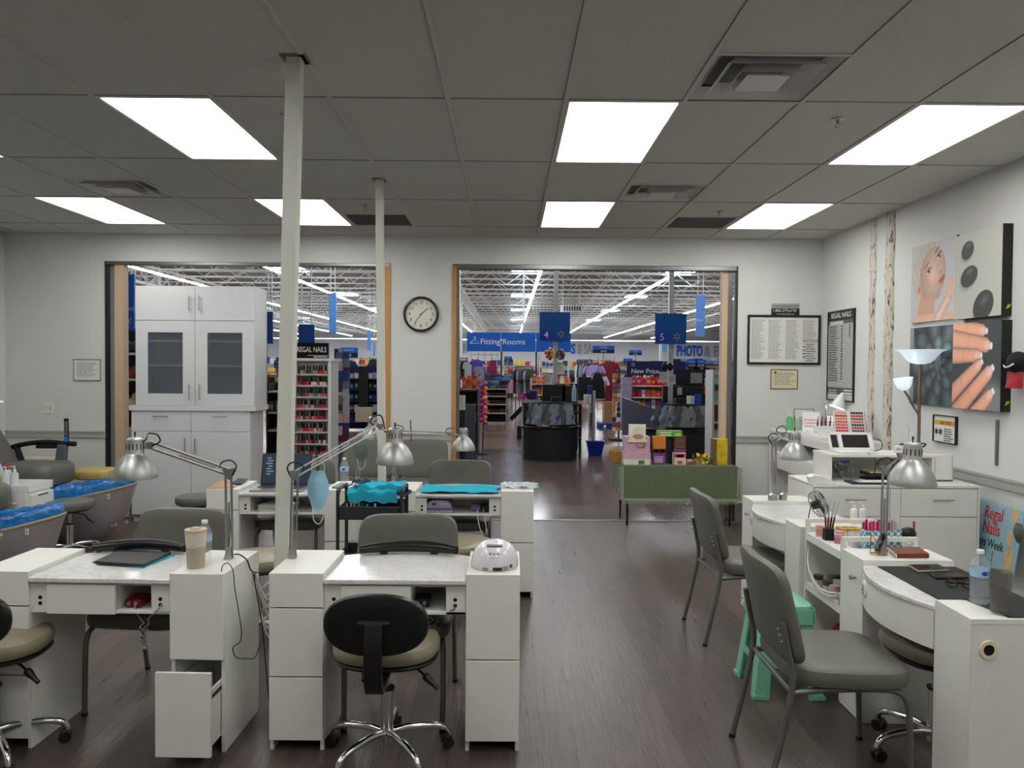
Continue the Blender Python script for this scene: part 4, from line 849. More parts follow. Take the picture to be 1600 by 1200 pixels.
# domed lamp
p = at(765,880,z=.766); p.y = 3.40; p.x = -.058; t = thing('nail_dryer', 'white domed nail lamp on the desk beside the aisle', 'nail lamp', p); PEARL = mt('pearl_white', (226,222,228), .18, var=.02, coat=.5)
b = MB(); b.lathe([(0,0),(.1,0),(.104,.006),(.105,.02),(.1,.05),(.086,.082),(.062,.105),(.035,.117),(0,.121)], n=48, sy=.9); b.build('shell', PEARL, t)
def onshell(x, z, lift=.001): # point on the camera-side of the dome
    pr = [(0,.105),(.02,.105),(.05,.1),(.082,.086),(.105,.062),(.117,.035),(.121,0)]; r = np.interp(z, [a for a, _ in pr], [c for _, c in pr]); return Vector((x, -math.sqrt(max(0, r*r-x*x))*.9-lift, z))
for nm, x0, x1, z0, z1, m_ in (('vent_slot',-.034,.034,.098,.108,INK),('button_row',-.024,-.012,.07,.077,INKL),('button_row',-.006,.004,.07,.077,INKL),('button_row',.01,.02,.07,.077,INKL),('button_row',-.02,.02,.057,.0585,INKL),('label_strip',-.05,-.028,.006,.016,INKL),('label_strip',-.022,-.01,.006,.019,PAPER),('label_strip',-.006,.034,.004,.018,BLACKP),('label_strip',.037,.06,.006,.022,INKL),('power_switch',.066,.078,.012,.026,mt('switch_red',(170,30,34),.3))):
    b = MB(); b.surf(lambda u, v: onshell(x0+(x1-x0)*u, z0+(z1-z0)*v), 8, 2); b.build(nm, m_, t)
# masks
def mask(name, label, top, w_, h_, m, rz=0, hang=.06, loops=True):
    t = thing(name, label, 'face mask', top, rz); b = MB()
    def fn(u, v): k = math.sin(math.pi*min(1, v*1.05)); ww = w_*(.55+.45*k); return ((u-.5)*ww, -.02*math.sin(math.pi*u)*k, -hang-h_*v-(.014*math.sin(math.pi*u) if v > .8 else 0)+.004*math.sin(v*26))
    b.surf(fn, 14, 18, .002); b.build('cloth', m, t)
    b = MB(); b.tube([(-w_*.3,0,-hang-.006),(-w_*.26,0,-hang*.3),(0,0,.0),(w_*.26,0,-hang*.4),(w_*.3,0,-hang-.006)], .0018, 6, sm=6); b.build('ear_loop', CABLEW, t)
    if loops: b = MB(); b.tube([(-w_*.26,0,-hang-h_*.9),(-w_*.2,-.004,-hang-h_*1.3),(w_*.06,-.004,-hang-h_*1.42),(w_*.26,-.002,-hang-h_*1.2),(w_*.24,0,-hang-h_*.88)], .0018, 6, sm=6); b.build('ear_loop', CABLEW, t)
    return t
mask('face_mask', 'light blue face mask hanging from the lamp arm at the tall white post', at(497,718,Y=3.58), .1, .175, mt('mask_blue', (150,196,220), .8), hang=.05)
t = thing('binder_clip', 'green clip holding the blue face mask on the lamp arm', 'clip', at(497,722,Y=3.585)); MB().box(-.006,-.008,-.04,.006,.008,.025).build('jaw', cmat((30,90,50)), t, bev=.002); b = MB(); b.tube([(0,-.01,.0),(-.008,-.01,.06)], .004, 8); b.build('pin', BLACKP, t)
mask('face_mask', 'dark grey face mask hanging from the lamp beside the thin post', at(565,676,Y=5.68), .11, .16, mt('mask_grey', (96,108,104), .8), hang=.04, loops=True)
t = thing('pen', 'red and white pen clipped on the lamp arm before the waiting chairs', 'pen', at(643,690,Y=5.82)); b = MB(); b.cyl((0,0,-.0),(-.006,0,.1),.0045); b.build('barrel', mt('pen_red',(130,24,28),.4), t); b = MB(); b.cyl((-.006,0,.1),(-.009,0,.16),.004); b.build('cap', BLACKP, t)
# second row
slab('clipboard', 'brown clipboard on the left end of the laptop desk', 'clipboard', ((325,764),(365,763),(378,753),(345,752)), .766, .006, mt('clipboard_brown',(170,134,96),.6))
slab('phone', 'dark phone on the brown clipboard', 'phone', ((361,757),(376,757),(387,750),(372,749)), .773, .009, mt('phone_navy',(34,44,70),.3))
lp = Vector((-1.66, 5.62, .742)); t = thing('laptop', 'open laptop with a dark screen on the second row desk', 'laptop', lp)
MB().box(-.185,-.13,0,.185,.12,.014).build('keyboard_base', STEEL, t, bev=.003); b = MB()
for r_ in range(5):
    for c_ in range(13): b.box(-.165+.0255*c_, -.02+.022*r_, .014, -.144+.0255*c_, -.003+.022*r_, .016)
b.build('keys', mt('key_dark',(60,62,64),.5), t); MB().box(-.05,-.11,.014,.05,-.04,.0152).build('touchpad', ALU, t)
M = Matrix.Rotation(R(-14), 3, 'X'); b = MB(); b.obox(Vector((0,.125,.012))+M @ Vector((0,0,.118)), (.37,.007,.236), M); s_ = b.build('screen', BLACKP, t, bev=.003); b = MB(); b.obox(Vector((0,.125,.012))+M @ Vector((0,-.0045,.12)), (.35,.001,.21), M); b.build('display', mt('screen_glow',(44,58,70),.15,emit=.35), s_)
b = MB()
for q in range(7): b.obox(Vector((0,.125,.012))+M @ Vector((-.13+.01*(q % 2),-.0055,.2-.02*q)), (.03+.01*(q % 3),.0006,.006), M)
b.build('window_text', mt('screen_text',(130,150,160),.3,emit=.5), s_)
b = MB(); t = thing('paper_stack', 'stack of loose papers in the open bay of the laptop desk', 'papers', (-1.66, 5.62, .602)); rd = random.Random(5)
for q in range(9): b.obox((rd.uniform(-.01,.01),rd.uniform(-.01,.01),.003+.005*q), (.24,.24,.004), Matrix.Rotation(rd.uniform(-.06,.06), 3, 'Z'))
b.build('sheets', PAPER, t); t['kind'] = 'stuff'
water_bottle('water bottle on the second row desk between the laptop and the black cart', at(538,758,z=.766), .2)
slab('handheld_device', 'flat dark tablet beside the second row water bottle', 'tablet', ((518,763),(536,764),(552,757),(530,756)), .766, .01, mt('grey_tablet',(96,98,100),.4))
cloth('towel', 'turquoise towel spread across the right desk of the second row', -.63, 5.46, -.07, 5.78, .742, CYAN, amp=.009, th=.012, seed=2)
b = MB(); t = thing('plastic_bag', 'clear plastic bag of small things on the second row desk beside the aisle', 'bag', (.08, 5.66, .766)); b.surf(lambda u, v: (-.13+.26*u+.01*math.sin(9*v), -.11+.22*v, .014+.011*math.sin(13*u+3*v)*math.cos(11*v)+.008*math.sin(31*u*v)), 22, 18, .002); b.build('film', clear('bag_film',(210,222,226),.45,.05), t)
rd = random.Random(8); b = MB()
for q in range(16): b.obox((rd.uniform(-.1,.1), rd.uniform(-.09,.09), .008), (.03,.012,.008), Matrix.Rotation(rd.uniform(0,3), 3, 'Z'))
b.build('contents', mt('bag_bits',(150,150,150),.5,var=.5,scale=60), t)
PUR = mt('lilac_plastic',(168,156,186),.35)
t = thing('nail_dryer', 'lilac nail lamp inside the bay under the turquoise towel', 'nail lamp', (-.495, 5.49, .602)); b = MB(); b.prism([(-.098,0),(.098,0),(.096,.03),(.085,.062),(.06,.082),(.03,.088),(-.03,.088),(-.06,.082),(-.085,.062),(-.096,.03)], 0, .2); b.build('shell', PUR, t, bev=.006); MB().box(-.1,-.006,.024,.1,.0,.036).build('band', mt('violet_band',(110,96,140),.4), t); MB().box(-.045,-.002,.056,-.02,.002,.07).build('display', BLACKP, t)
for q in range(5): b = MB(); b.cyl((.01+.013*q,-.003,.064),(.01+.013*q,.002,.064),.004); b.build('button', WHITEP, t)
t = thing('power_strip', 'violet and black power blocks with cords in the same bay as the lilac lamp', 'power strip', (-.24, 5.6, .602)); MB().box(-.03,-.03,0,.03,.03,.05).build('violet_block', mt('violet_band',(110,96,140),.4), t, bev=.004); MB().box(.04,-.07,0,.09,-.02,.045).build('black_block', BLACKP, t, bev=.004); b = MB(); b.tube([(.06,-.07,.02),(.07,-.12,-.02),(.085,-.13,-.12),(.06,-.1,-.2),(.1,-.08,-.25)], .003, 6, sm=5); b.tube([(.03,-.05,.03),(.02,-.12,-.0),(.04,-.14,-.1),(.07,-.12,-.2),(.04,-.06,-.25)], .003, 6, sm=5); b.build('cords', CABLEW, t)
# black rolling cart with towels
CARTM = mt('cart_steel',(52,58,60),.45,.3); cx, cy = -.872, 4.98; t = thing('rolling_cart', 'black metal rolling cart with trays behind the middle desk', 'cart', (cx, cy, 0))
for s_ in (-1, 1):
    b = MB(); b.tube([(s_*.2,-.13,.05),(s_*.2,-.13,.8),(s_*.2,-.11,.84),(s_*.2,-.06,.865),(s_*.2,.06,.865),(s_*.2,.11,.84),(s_*.2,.13,.8),(s_*.2,.13,.05)], .011, 10, sm=4); b.build('side_frame', CARTM, t)
for z, nm in ((.715,'top_tray'),(.42,'middle_tray'),(.12,'bottom_tray')):
    b = MB(); b.box(-.19,-.15,z-.035,.19,.15,z-.031)
    for (x0,y0,x1,y1) in ((-.19,-.15,.19,-.147),(-.19,.147,.19,.15),(-.19,-.15,-.187,.15),(.187,-.15,.19,.15)): b.box(x0,y0,z-.035,x1,y1,z+.045)
    b.tube([(-.19,-.15,z+.045),(.19,-.15,z+.045),(.19,.15,z+.045),(-.19,.15,z+.045)], .004, 6, closed=True); b.build(nm, CARTM, t)
for x in (-.2,.2):
    for y in (-.13,.13): b = MB(); b.cyl((x-.008,y,.024),(x+.008,y,.024),.024); b.build('caster', CASTER, t)
cloth('towel', 'crumpled turquoise towels heaped on the back of the black cart', cx-.17, cy+.0, cx+.15, cy+.17, .815, CYAN, amp=.016, th=.014, hang=.07, seed=1, group=None)
cloth('towel', 'crumpled turquoise towel draped on the heap above the cart, upper one', cx-.10, cy+.04, cx+.19, cy+.19, .85, CYAN, amp=.014, th=.012, hang=.04, seed=4)
cloth('towel', 'dark navy towel under the turquoise towels on the black cart', cx-.02, cy+.02, cx+.22, cy+.18, .795, NAVYT, amp=.01, th=.012, seed=3); cloth('towel', 'dark navy towel at the left of the turquoise heap on the cart', cx-.16, cy+.1, cx-.04, cy+.19, .862, NAVYT, amp=.012, th=.01, seed=6)
for q, (x, y, cc, nm) in enumerate(((-.15,-.1,(216,150,150),'pink'),(-.125,-.09,(200,176,120),'tan'),(-.1,-.11,(176,150,50),'gold'),(-.075,-.09,(170,160,140),'beige'),(-.05,-.1,(80,84,70),'olive'),(.03,-.1,(226,226,224),'white'),(-.02,-.11,(40,150,200),'blue'))):
    t = thing('polish_bottle', '%s small bottle in the top tray of the black cart' % nm, 'bottle', (cx+x, cy+y, .685), 0, 'small bottles in the cart tray'); b = MB(); b.cyl((0,0,0),(0,0,.05),.011); b.build('glass', cmat(cc,.3), t); b = MB(); b.cyl((0,0,.05),(0,0,.088),.007); b.build('cap', cmat(tuple(int(v*.8) for v in cc),.3), t)
# ------------------------------------------------------------------ left: pedicure tubs
HULL = mt('pearl_hull',(158,150,154),.3,var=.03,coat=.4); RIMT = mt('tan_rim',(150,142,110),.4,var=.04); LINER = mt('blue_liner',(14,112,186),.14,var=.4,scale=18,bump=.9,bscale=26,coat=.6)
def tub(label, tip, num, rz=0, L_=.95, W_=.62):
    t = thing('pedicure_tub', label, 'pedicure tub', tip, rz, 'pedicure tubs with blue liners')   # local: tip at x=0, body towards -x
    def zr(x): return .415+.145*max(0, (x+.95)/.95)**1.5
    def out(a, k, off=0):  # plan outline, pointed at tip
        c, s = math.cos(a), math.sin(a); x = -L_/2+L_/2*math.copysign(abs(c)**.9, c)*k; w = W_/2*abs(s)**.75*(1-.28*max(0, c))*k; return x, math.copysign(w, s)
    n = 48
    def ringz(k, zf): 
        vs = []
        for i in range(n): a = 2*math.pi*i/n; x, y = out(a, k); vs.append((x, y, zf(x)))
        return vs
    rings = [ringz(.30, lambda x: .0), ringz(.42, lambda x: .03), ringz(.66, lambda x: .13+.03*(x+.6)), ringz(.86, lambda x: .22+.10*max(0,x+.9)), ringz(.97, lambda x: zr(x)-.06), ringz(1.0, lambda x: zr(x)-.028)]
    def loft(rs, cap0=False):
        vs = [p for r_ in rs for p in r_]; fs = [(i*n+k, i*n+(k+1) % n, (i+1)*n+(k+1) % n, (i+1)*n+k) for i in range(len(rs)-1) for k in range(n)]
        if cap0: fs.append(tuple(range(n)))
        return vs, fs
    MB().add(*loft(rings, True)).build('hull', HULL, t)
    MB().add(*loft([ringz(1.0, lambda x: zr(x)-.027), ringz(1.015, lambda x: zr(x)-.014), ringz(1.0, lambda x: zr(x)), ringz(.92, lambda x: zr(x)-.002)])).build('rim', RIMT, t)
    def lz(k): return lambda x: zr(x)+k
    def cr(k, dz, seed):
        vs = []
        for i in range(n): a = 2*math.pi*i/n; x, y = out(a, k+.012*math.sin(i*2.3+seed)); vs.append((x, y, zr(x)+dz+.008*math.sin(i*3.1+seed*2)))
        return vs
    lin_ = MB().add(*loft([cr(.985,.0,1), cr(.985,.045,2), cr(.95,.075,3), cr(.88,.06,4), cr(.8,-.03,5), cr(.7,-.12,6), cr(.4,-.2,7)])).build('plastic_liner', LINER, t)
    g = math.copysign(1, -1); M = Matrix.Rotation(R(90), 3, 'X'); a = -math.pi*.27; x, y = out(a, 1.0)
    b = MB(); b.obox((x, y-.004, zr(x)-.062), (.022,.004,.04), Matrix.Rotation(R(24), 3, 'Z')); pl = b.build('number_plate', PAPER, t); text('number', num, .034, (x+.001, y-.0075, zr(x)-.062), (R(90),0,R(24)), BLACKP, pl)
    for q, (aa, k, z, r_) in enumerate(((-.62,.83,.2,.012),(-.5,.83,.205,.014),(-.22,.88,.215,.016))):
        x, y = out(aa, k); b = MB(); d = Vector((math.cos(aa)*.4, math.sin(aa)-.3, 0)).normalized(); b.cyl(Vector((x, y, z))+d*.02, Vector((x, y, z))+d*.05, r_); b.build('tap_knob', CHROME, t)
    return t
tub('pedicure tub numbered 6 with blue liner beside the tall white cabinet', (-3.42, 7.08, 0), '6', R(4)); tub('pedicure tub numbered 5 with blue liner, nearer than the one numbered 6', (-3.24, 5.62, 0), '5', R(6)); tub('pedicure tub cut off by the left edge, only its blue tip shows', (-3.22, 4.86, 0), '4', R(4))
def spa_chair(label, p, rz=0, remote=True):   # local: faces +x, p = front of the seat on the floor
    t = thing('spa_chair', label, 'spa chair', p, rz, 'grey pedicure spa chairs'); LG = GREYV
    b = MB(); b.box(-.75,-.3,0,-.18,.3,.46); b.build('base', HULL, t, bev=.03)
    b = MB(); b.pad(.62,.56,.2,(-.31,0,.59),e=4,n=36,edge=.25,crown=.02); b.build('seat', LG, t)
    M = Matrix.Rotation(R(-31), 4, 'Y'); b = MB(Matrix.Translation((-.62,0,.6)) @ M); b.pad(.17,.56,.72,(0,0,.34),e=3.5,n=36,edge=.2); b.pad(.1,.4,.6,(.06,0,.34),e=3.5,n=30,edge=.3); bk = b.build('backrest', mt('quilted_vinyl',(92,92,88),.5,var=.08,scale=25,bump=.4,bscale=22), t)
    b = MB(Matrix.Translation((-.62,0,.6)) @ M); b.pad(.15,.34,.2,(.02,0,.78),e=3,n=30,edge=.35); b.build('headrest', LG, t)
    for s_ in (1,) if remote else ():
        b = MB(); b.tube([(-.74,s_*.33,.80),(-.6,s_*.33,.84),(-.4,s_*.33,.862),(-.2,s_*.33,.85),(-.09,s_*.33,.845)], .026, 10, sm=4); b.tube([(-.68,s_*.33,.82),(-.56,s_*.33,.5)], .03, 8); ar = b.build('armrest', BLACKV, t)
        MB().box(-.47,s_*.33-.03,.8,-.28,s_*.33+.03,.84).build('control_pad', BLACKP, ar, bev=.006); MB().prism([(-.30,.58),(-.19,.58),(-.17,.845),(-.26,.845)], s_*.33-.025, s_*.33+.025).build('arm_support', mt('blue_grey_plastic',(92,98,112),.4), ar, bev=.006)
    if remote:
        r_ = MB().box(-.19,.3,.865,-.145,.315,1.10).build('remote_control', BLACKS, t, bev=.004); b = MB()
        for q in range(9): b.box(-.185,.2985,1.06-.016*q,-.15,.3,1.068-.016*q)
        b.build('buttons', INKL, r_); MB().box(-.187,.2982,.87,-.148,.3,.92).build('blue_buttons', cmat((30,120,210)), r_)
    return t
spa_chair('grey spa chair with a remote on its armrest against the left wall', (-4.21, 7.35, 0)); spa_chair('grey spa chair at the left edge, only its rounded seat end shows', (-3.93, 5.95, 0), remote=False)
t = thing('foot_stool', 'gold vinyl cushion stool behind the tub numbered 6', 'stool', (-4.22, 7.9, 0)); b = MB(); b.pad(.36,.3,.1,(0,0,.52),e=4,edge=.3,crown=.015); b.build('cushion', mt('gold_vinyl',(196,172,104),.3,var=.1), t); b = MB(); b.cyl((0,0,.03),(0,0,.47),.03); b.cyl((0,0,0),(0,0,.03),.14); b.build('stand', CHROME, t)
t = thing('cream_box', 'cream vented box on the far side of the grey spa chair', 'box', (-4.92, 8.08, 0)); MB().box(-.16,-.1,0,.16,.1,.66).build('case', CREAMP, t, bev=.006); b = MB(); [b.box(-.13+.035*q,-.103,.6,-.115+.035*q,-.1,.612) for q in range(8)]; b.build('vents', INK, t)
t = thing('facial_lamp', 'glowing ring lamp head at the far left edge of the photo', 'lamp', (-4.12, 5.24, 0)); b = MB(); b.lathe([(0,0),(.06,0),(.06,.03),(.02,.05)], n=24); b.cyl((0,0,.03),(0,0,1.35),.014); b.build('stand', WHITEP, t); b = MB(); b.lathe([(.02,1.36),(.12,1.36),(.13,1.375),(.12,1.39),(.03,1.4)], (.55,0,0), 30); b.tube([(0,0,1.35),(.3,0,1.42),(.55,0,1.39)], .01, 8, sm=4); b.build('lamp_head', WHITEP, t); b = MB(); b.lathe([(.04,1.357),(.11,1.357),(.11,1.36),(.04,1.36)], (.55,0,0), 30); b.build('led_ring', mt('led_blue_white',(190,215,255),.3,emit=6), t)
# white trolley with bottles
tx0, tx1, ty0, ty1, tz = -4.42, -3.86, 6.22, 6.55, .66
t = thing('white_trolley', 'white drawer trolley with bottles beside the pedicure tubs', 'trolley', (tx1, ty0, 0)); T_ = TW((tx1, ty0, 0)); b = MB(T_)
b.box(tx0,ty0,.06,tx1-.02,ty1,.60); 
for (x0,y0,x1,y1) in ((tx0,ty0,tx1,ty0+.012),(tx0,ty1-.012,tx1,ty1),(tx1-.012,ty0,tx1,ty1),(tx0,ty0,tx0+.012,ty1)): b.box(x0,y0,.6,x1,y1,tz)
b.build('body', WHITEP, t, bev=.002)
for z0_, z1_ in ((.44,.58),(.26,.42),(.08,.24)): d = MB(T_).box(tx1-.02,ty0+.015,z0_,tx1+.015*(1 if z0_ > .3 else 0),ty1-.015,z1_).build('drawer', WHITEP, t, bev=.002); MB(T_).box(tx1+.0,ty0+.1,z1_-.02,tx1+.018,ty1-.1,z1_-.01).build('finger_slot', INK, d)
b = MB(T_); b.tube([(tx1-.3,ty0-.004,.52),(tx1-.3,ty0-.04,.52),(tx1-.1,ty0-.04,.52),(tx1-.1,ty0-.004,.52)], .006, 8); b.build('handle', WHITEP, t)
for x in (tx0+.05, tx1-.06):
    for y in (ty0+.05, ty1-.05): b = MB(T_); b.cyl((x-.01,y,.03),(x+.01,y,.03),.03); b.build('caster', CASTER, t)
def pump(label, p, cc, h=.16, r=.03, cap=(226,226,226), alpha=True, group=None, spout=True, name='pump_bottle'):
    t = thing(name, label, 'bottle', p, 0, group); b = MB(); b.lathe([(0,0),(r,0),(r,h*.62),(r*.8,h*.72),(r*.35,h*.76)], n=24); b.build('bottle_body', clear('tinted_%d_%d_%d' % cc, cc, .75, .12) if alpha else cmat(cc,.3), t)
    b = MB(); b.lathe([(r*.42,h*.74),(r*.42,h*.84),(r*.15,h*.86),(r*.15,h)], n=16); spout and b.tube([(0,0,h*.98),(-r*1.3,0,h*.96)], r*.16, 6); b.build('pump' if spout else 'cap', cmat(cap,.3), t); return t
for q, (x, y, cc, nm, h) in enumerate(((-.5,.1,(226,228,232),'white',.2),(-.44,.16,(214,222,230),'clear',.19),(-.40,.08,(196,190,120),'yellow',.13),(-.36,.14,(220,226,232),'clear',.17),(-.33,.07,(216,224,220),'white with green print',.15),(-.29,.12,(224,226,232),'clear with red print',.15))):
    pump('%s bottle on the white trolley, %s' % (nm, ('farthest left','second from the left','third from the left','third from the right','second from the right','farthest right')[q]), (tx1+x+.1, ty0+y, .602), cc, h+.05, .03, (206,40,40) if q == 3 else (228,228,230), group='bottles on the white trolley')
# ------------------------------------------------------------------ right side: tray shelf, counters, reception
t = thing('tray_shelf', 'white open tray shelf standing between the two marble desks', 'shelf', (1.86, 4.04, 0)); x0, x1, y0, y1 = 1.655, 2.03, 3.802, 4.285; b = MB(TW((1.86,4.04,0)))
b.box(x0,y0,0,x1,y0+.016,.74); b.box(x0,y1-.016,0,x1,y1,.74); b.box(x1-.012,y0,.02,x1,y1,.74); b.build('sides', WHITE, t)
for z, h_, nm in ((.702,.04,'top_tray'),(.43,.035,'shelf_board'),(.06,.03,'shelf_board')): MB(TW((1.86,4.04,0))).box(x0-.002,y0+.016,z,x1-.012,y1-.016,z+h_).build(nm, WHITE, t)
for yy in (y0+.004, y1-.024):
    b = MB(TW((1.86,4.04,0))); b.box(x0,yy,.742,x0+.022,yy+.02,.795); b.box(x1-.022,yy,.742,x1,yy+.02,.795); b.box(x0,yy,.795,x1,yy+.02,.817); b.build('rail_handle', WHITE, t)
MB(TW((1.86,4.04,0))).box(x1-.014,y0,.74,x1,y1,.775).build('back_lip', WHITE, t)
ZT = .743
def holder(name, label, cat, p, parts): 
    t = thing(name, label, cat, p)
    for nm, b, m in parts: b.build(nm, m, t)
    return t
t = thing('brush_holder', 'black holder on the tray shelf with red-handled brushes', 'brush holder', (1.70, 4.08, ZT)); MB().prism([(-.026,0),(.026,0),(.022,.062),(-.022,.062)], -.02, .02).build('cup', BLACKP, t, bev=.002)
p = Vector((1.70, 4.08, ZT))
for q in range(4):
    s_ = thing('nail_brush', ('leftmost','second','third','rightmost')[q]+' brush standing in the black holder on the tray shelf', 'brush', p+Vector((-.014+.009*q, 0, .02)), 0, 'brushes in the black holder'); dx = -.004+.014*q; b = MB(); b.cyl((0,0,0),(dx*.5,0,.1),.005); b.build('handle', mt('brush_red',(110,20,24),.35) if q != 2 else BLACKP, s_); b = MB(); b.cyl((dx*.5,0,.1),(dx,0,.18),.0048,.003); b.build('clear_cap', clear('clear_tube',(200,204,206),.7), s_)
def jar(label, p, r, h, cc, capc, group='jars on the tray shelf'):
    t = thing('cosmetic_jar', label, 'jar', p, 0, group); b = MB(); b.cyl((0,0,0),(0,0,h*.65),r); b.build('jar_body', cmat(cc,.25), t); b = MB(); b.cyl((0,0,h*.65),(0,0,h),r*1.05); b.build('lid', cmat(capc,.3), t); return t
jar('pink jar beside the black brush holder', (1.755,4.06,ZT), .022, .05, (206,120,150), (222,170,186)); jar('mauve jar in front of the black brush holder', (1.72,4.0,ZT), .02, .045, (190,110,140), (206,140,160)); jar('rose jar at the far end of the tray shelf', (1.69,4.17,ZT), .02, .06, (214,150,140), (230,180,170))
for q in range(6): jar('gold-lidded jar in the %s row at the back of the tray shelf, %s' % (('far','near')[q % 2], ('left','middle','right')[q//2]), (1.80+.04*(q//2),4.13+.05*(q % 2),ZT), .018, .05, (228,222,212), (190,150,70), 'gold-lidded jars on the tray shelf')
b = MB(); b.box(-.04,-.03,0,.04,.03,.002); [b.box(*q_) for q_ in ((-.045,-.033,0,-.043,.033,.07),(.043,-.033,0,.045,.033,.07),(-.045,-.033,0,.045,-.031,.07),(-.045,.031,0,.045,.033,.07))]; t = thing('wipe_tub', 'clear tub of white cotton wipes on the tray shelf', 'tub', (1.795,3.93,ZT)); b.build('clear_box', clear('clear_box',(224,226,228),.4), t); b = MB(); b.pad(.08,.055,.05,(0,0,.03),edge=.5); b.build('cotton', mt('cotton',(236,232,232),.9,bump=.5,bscale=90), t)
t = thing('oil_bottle', 'square bottle of orange red oil on the tray shelf', 'bottle', (1.865,3.93,ZT)); MB().box(-.018,-.015,0,.018,.015,.06).build('oil', mt('orange_oil',(176,60,30),.15), t, bev=.003); MB().box(-.0185,-.0155,.02,.0185,-.015,.045).build('label', cmat((220,190,150)), t); MB().box(-.018,-.015,.06,.018,.015,.09).build('neck', clear('clear_pink',(228,200,210),.7), t, bev=.004)
t = thing('dropper_bottle', 'milky bottle with a black pointed cap and green print', 'bottle', (1.93,3.94,ZT)); MB().box(-.026,-.02,0,.026,.02,.085).build('bottle_body', clear('milky',(206,222,212),.85,.3), t, bev=.006); b = MB(); b.lathe([(.018,.085),(.018,.1),(.008,.103),(.003,.128),(0,.128)], n=20); b.build('cap', BLACKP, t); MB().box(-.0265,-.0205,.0,.0,-.02,.03).build('print', cmat((60,170,90)), t)
t = thing('lotion_bottle', 'pale pink bottle behind the orange oil on the tray shelf', 'bottle', (1.865,4.0,ZT)); MB().box(-.022,-.018,0,.022,.018,.1).build('bottle_body', clear('pale_pink',(226,196,206),.85,.3), t, bev=.008); b = MB(); b.cyl((0,0,.1),(0,0,.115),.012); b.build('cap', WHITEP, t)
# checkered box with files
CHK = mt('blue_white_check',(226,230,228),.5,var=0); nt = CHK.node_tree; ck = nt.nodes.new('ShaderNodeTexChecker'); ck.inputs['Scale'].default_value = 62; ck.inputs['Color1'].default_value = col((30,150,190)); ck.inputs['Color2'].default_value = col((226,230,228)); tc_ = nt.nodes.new('ShaderNodeTexCoord'); mp_ = nt.nodes.new('ShaderNodeMapping'); mp_.inputs['Location'].default_value = (.003,.003,.003); nt.links.new(tc_.outputs['Object'], mp_.inputs[0]); nt.links.new(mp_.outputs[0], ck.inputs[0]); nt.links.new(ck.outputs[0], nt.nodes['Principled BSDF'].inputs['Base Color'])
hx, hy = 1.845, 3.855; hx = at(1376,858,Y=3.87).x; t = thing('file_box', 'blue and white checkered box full of nail files', 'box', (hx, 3.87, ZT)); b = MB(); w2, d2 = .088, .036
for q_ in ((-w2,-d2,0,w2,-d2+.002,.1),(-w2,d2-.002,0,w2,d2,.1),(-w2,-d2,0,-w2+.002,d2,.1),(w2-.002,-d2,0,w2,d2,.1),(-w2,-d2,0,w2,d2,.002)): b.box(*q_)
b.build('checkered_case', CHK, t)
PK = mt('hot_pink',(206,20,100),.45); PKL = mt('grey_file',(190,190,194),.6)
rd = random.Random(2)
for q in range(18):
    pk = q < 8 or q == 13; x = -.078+.0092*q; h = .148-.016*rd.random()
    o = MB().pad(.018, .003, 0.001, e=4) if False else MB(); n = 10; pol = [(-.008,.004),(.008,.004)]+[(.008*math.cos(math.pi*i/n), h-.008+.008*math.sin(math.pi*i/n)) for i in range(n+1)]
    r_ = thing('nail_file', '%s nail file, %s' % ('hot pink' if pk else 'grey', ['far left of the row','second from the left','third from the left','fourth from the left','fifth from the left','sixth from the left','seventh from the left','eighth from the left','just left of the lamp post','behind the lamp post','at the lamp post','right behind the lamp post','beside the lamp post','right of the lamp post','fifth from the right','fourth from the right','third from the right','far right'][q]+' in the checkered box'), 'nail file', (hx+x, 3.87+rd.uniform(-.02,.02), ZT+.003), rd.uniform(-.5,.5), 'nail files in the checkered box')
    o.prism(pol, -.001, .001); o.build('blade', PK if pk else PKL, r_)
    b = MB(); b.tube([(-.008,-.0012,.01),(-.0085,-.0012,h-.008)]+[(-.0085*math.cos(math.pi*i/8), -.0012, h-.008+.0085*math.sin(math.pi*i/8)) for i in range(1,8)]+[(.0085,-.0012,h-.01),(.008,-.0012,.01)], .0007, 4); b.build('edge', WHITEP, r_)
# second shelf jars and red bag, white cord
rd = random.Random(4)
for r_ in range(3):
    for c_ in range(4): jar('clear lidded jar in row %s, place %s on the lower shelf' % (('one','two','three')[r_], ('one','two','three','four')[c_]), (1.69+.06*r_+rd.uniform(-.006,.006), 3.86+.1*c_+rd.uniform(-.01,.01), .465), .024, .05+.02*rd.random(), rd.choice(((190,190,188),(206,176,180),(176,170,160),(150,110,120))), rd.choice(((206,206,204),(190,160,160),(70,66,64),(120,116,110))), 'jars on the lower shelf of the tray shelf')
t = thing('red_bag', 'red and black zipped pouch in the bottom of the tray shelf', 'pouch', (1.82, 4.0, .091)); b = MB(); b.pad(.2,.26,.2,(0,0,.1),e=3.5,edge=.4); b.build('pouch_body', mt('red_fabric',(160,16,30),.6), t); b = MB(); b.box(-.103,-.12,.09,-.09,.12,.15); b.build('black_band', BLACKP, t)
t = thing('cord', 'white cord looping from the desk grommet to the tray shelf', 'cord', (1.7, 4.2, .65)); b = MB(TW((1.7,4.2,.65)))
for dz in (0, .012): b.tube([(1.705,4.298,.655+dz*.3),(1.66,4.25,.61+dz),(1.64,4.17,.54+dz),(1.64,4.05,.49+dz),(1.64,3.92,.49+dz*1.5),(1.645,3.83,.52+dz)], .005, 8, sm=6)
b.build('cord_pair', CABLEW, t)
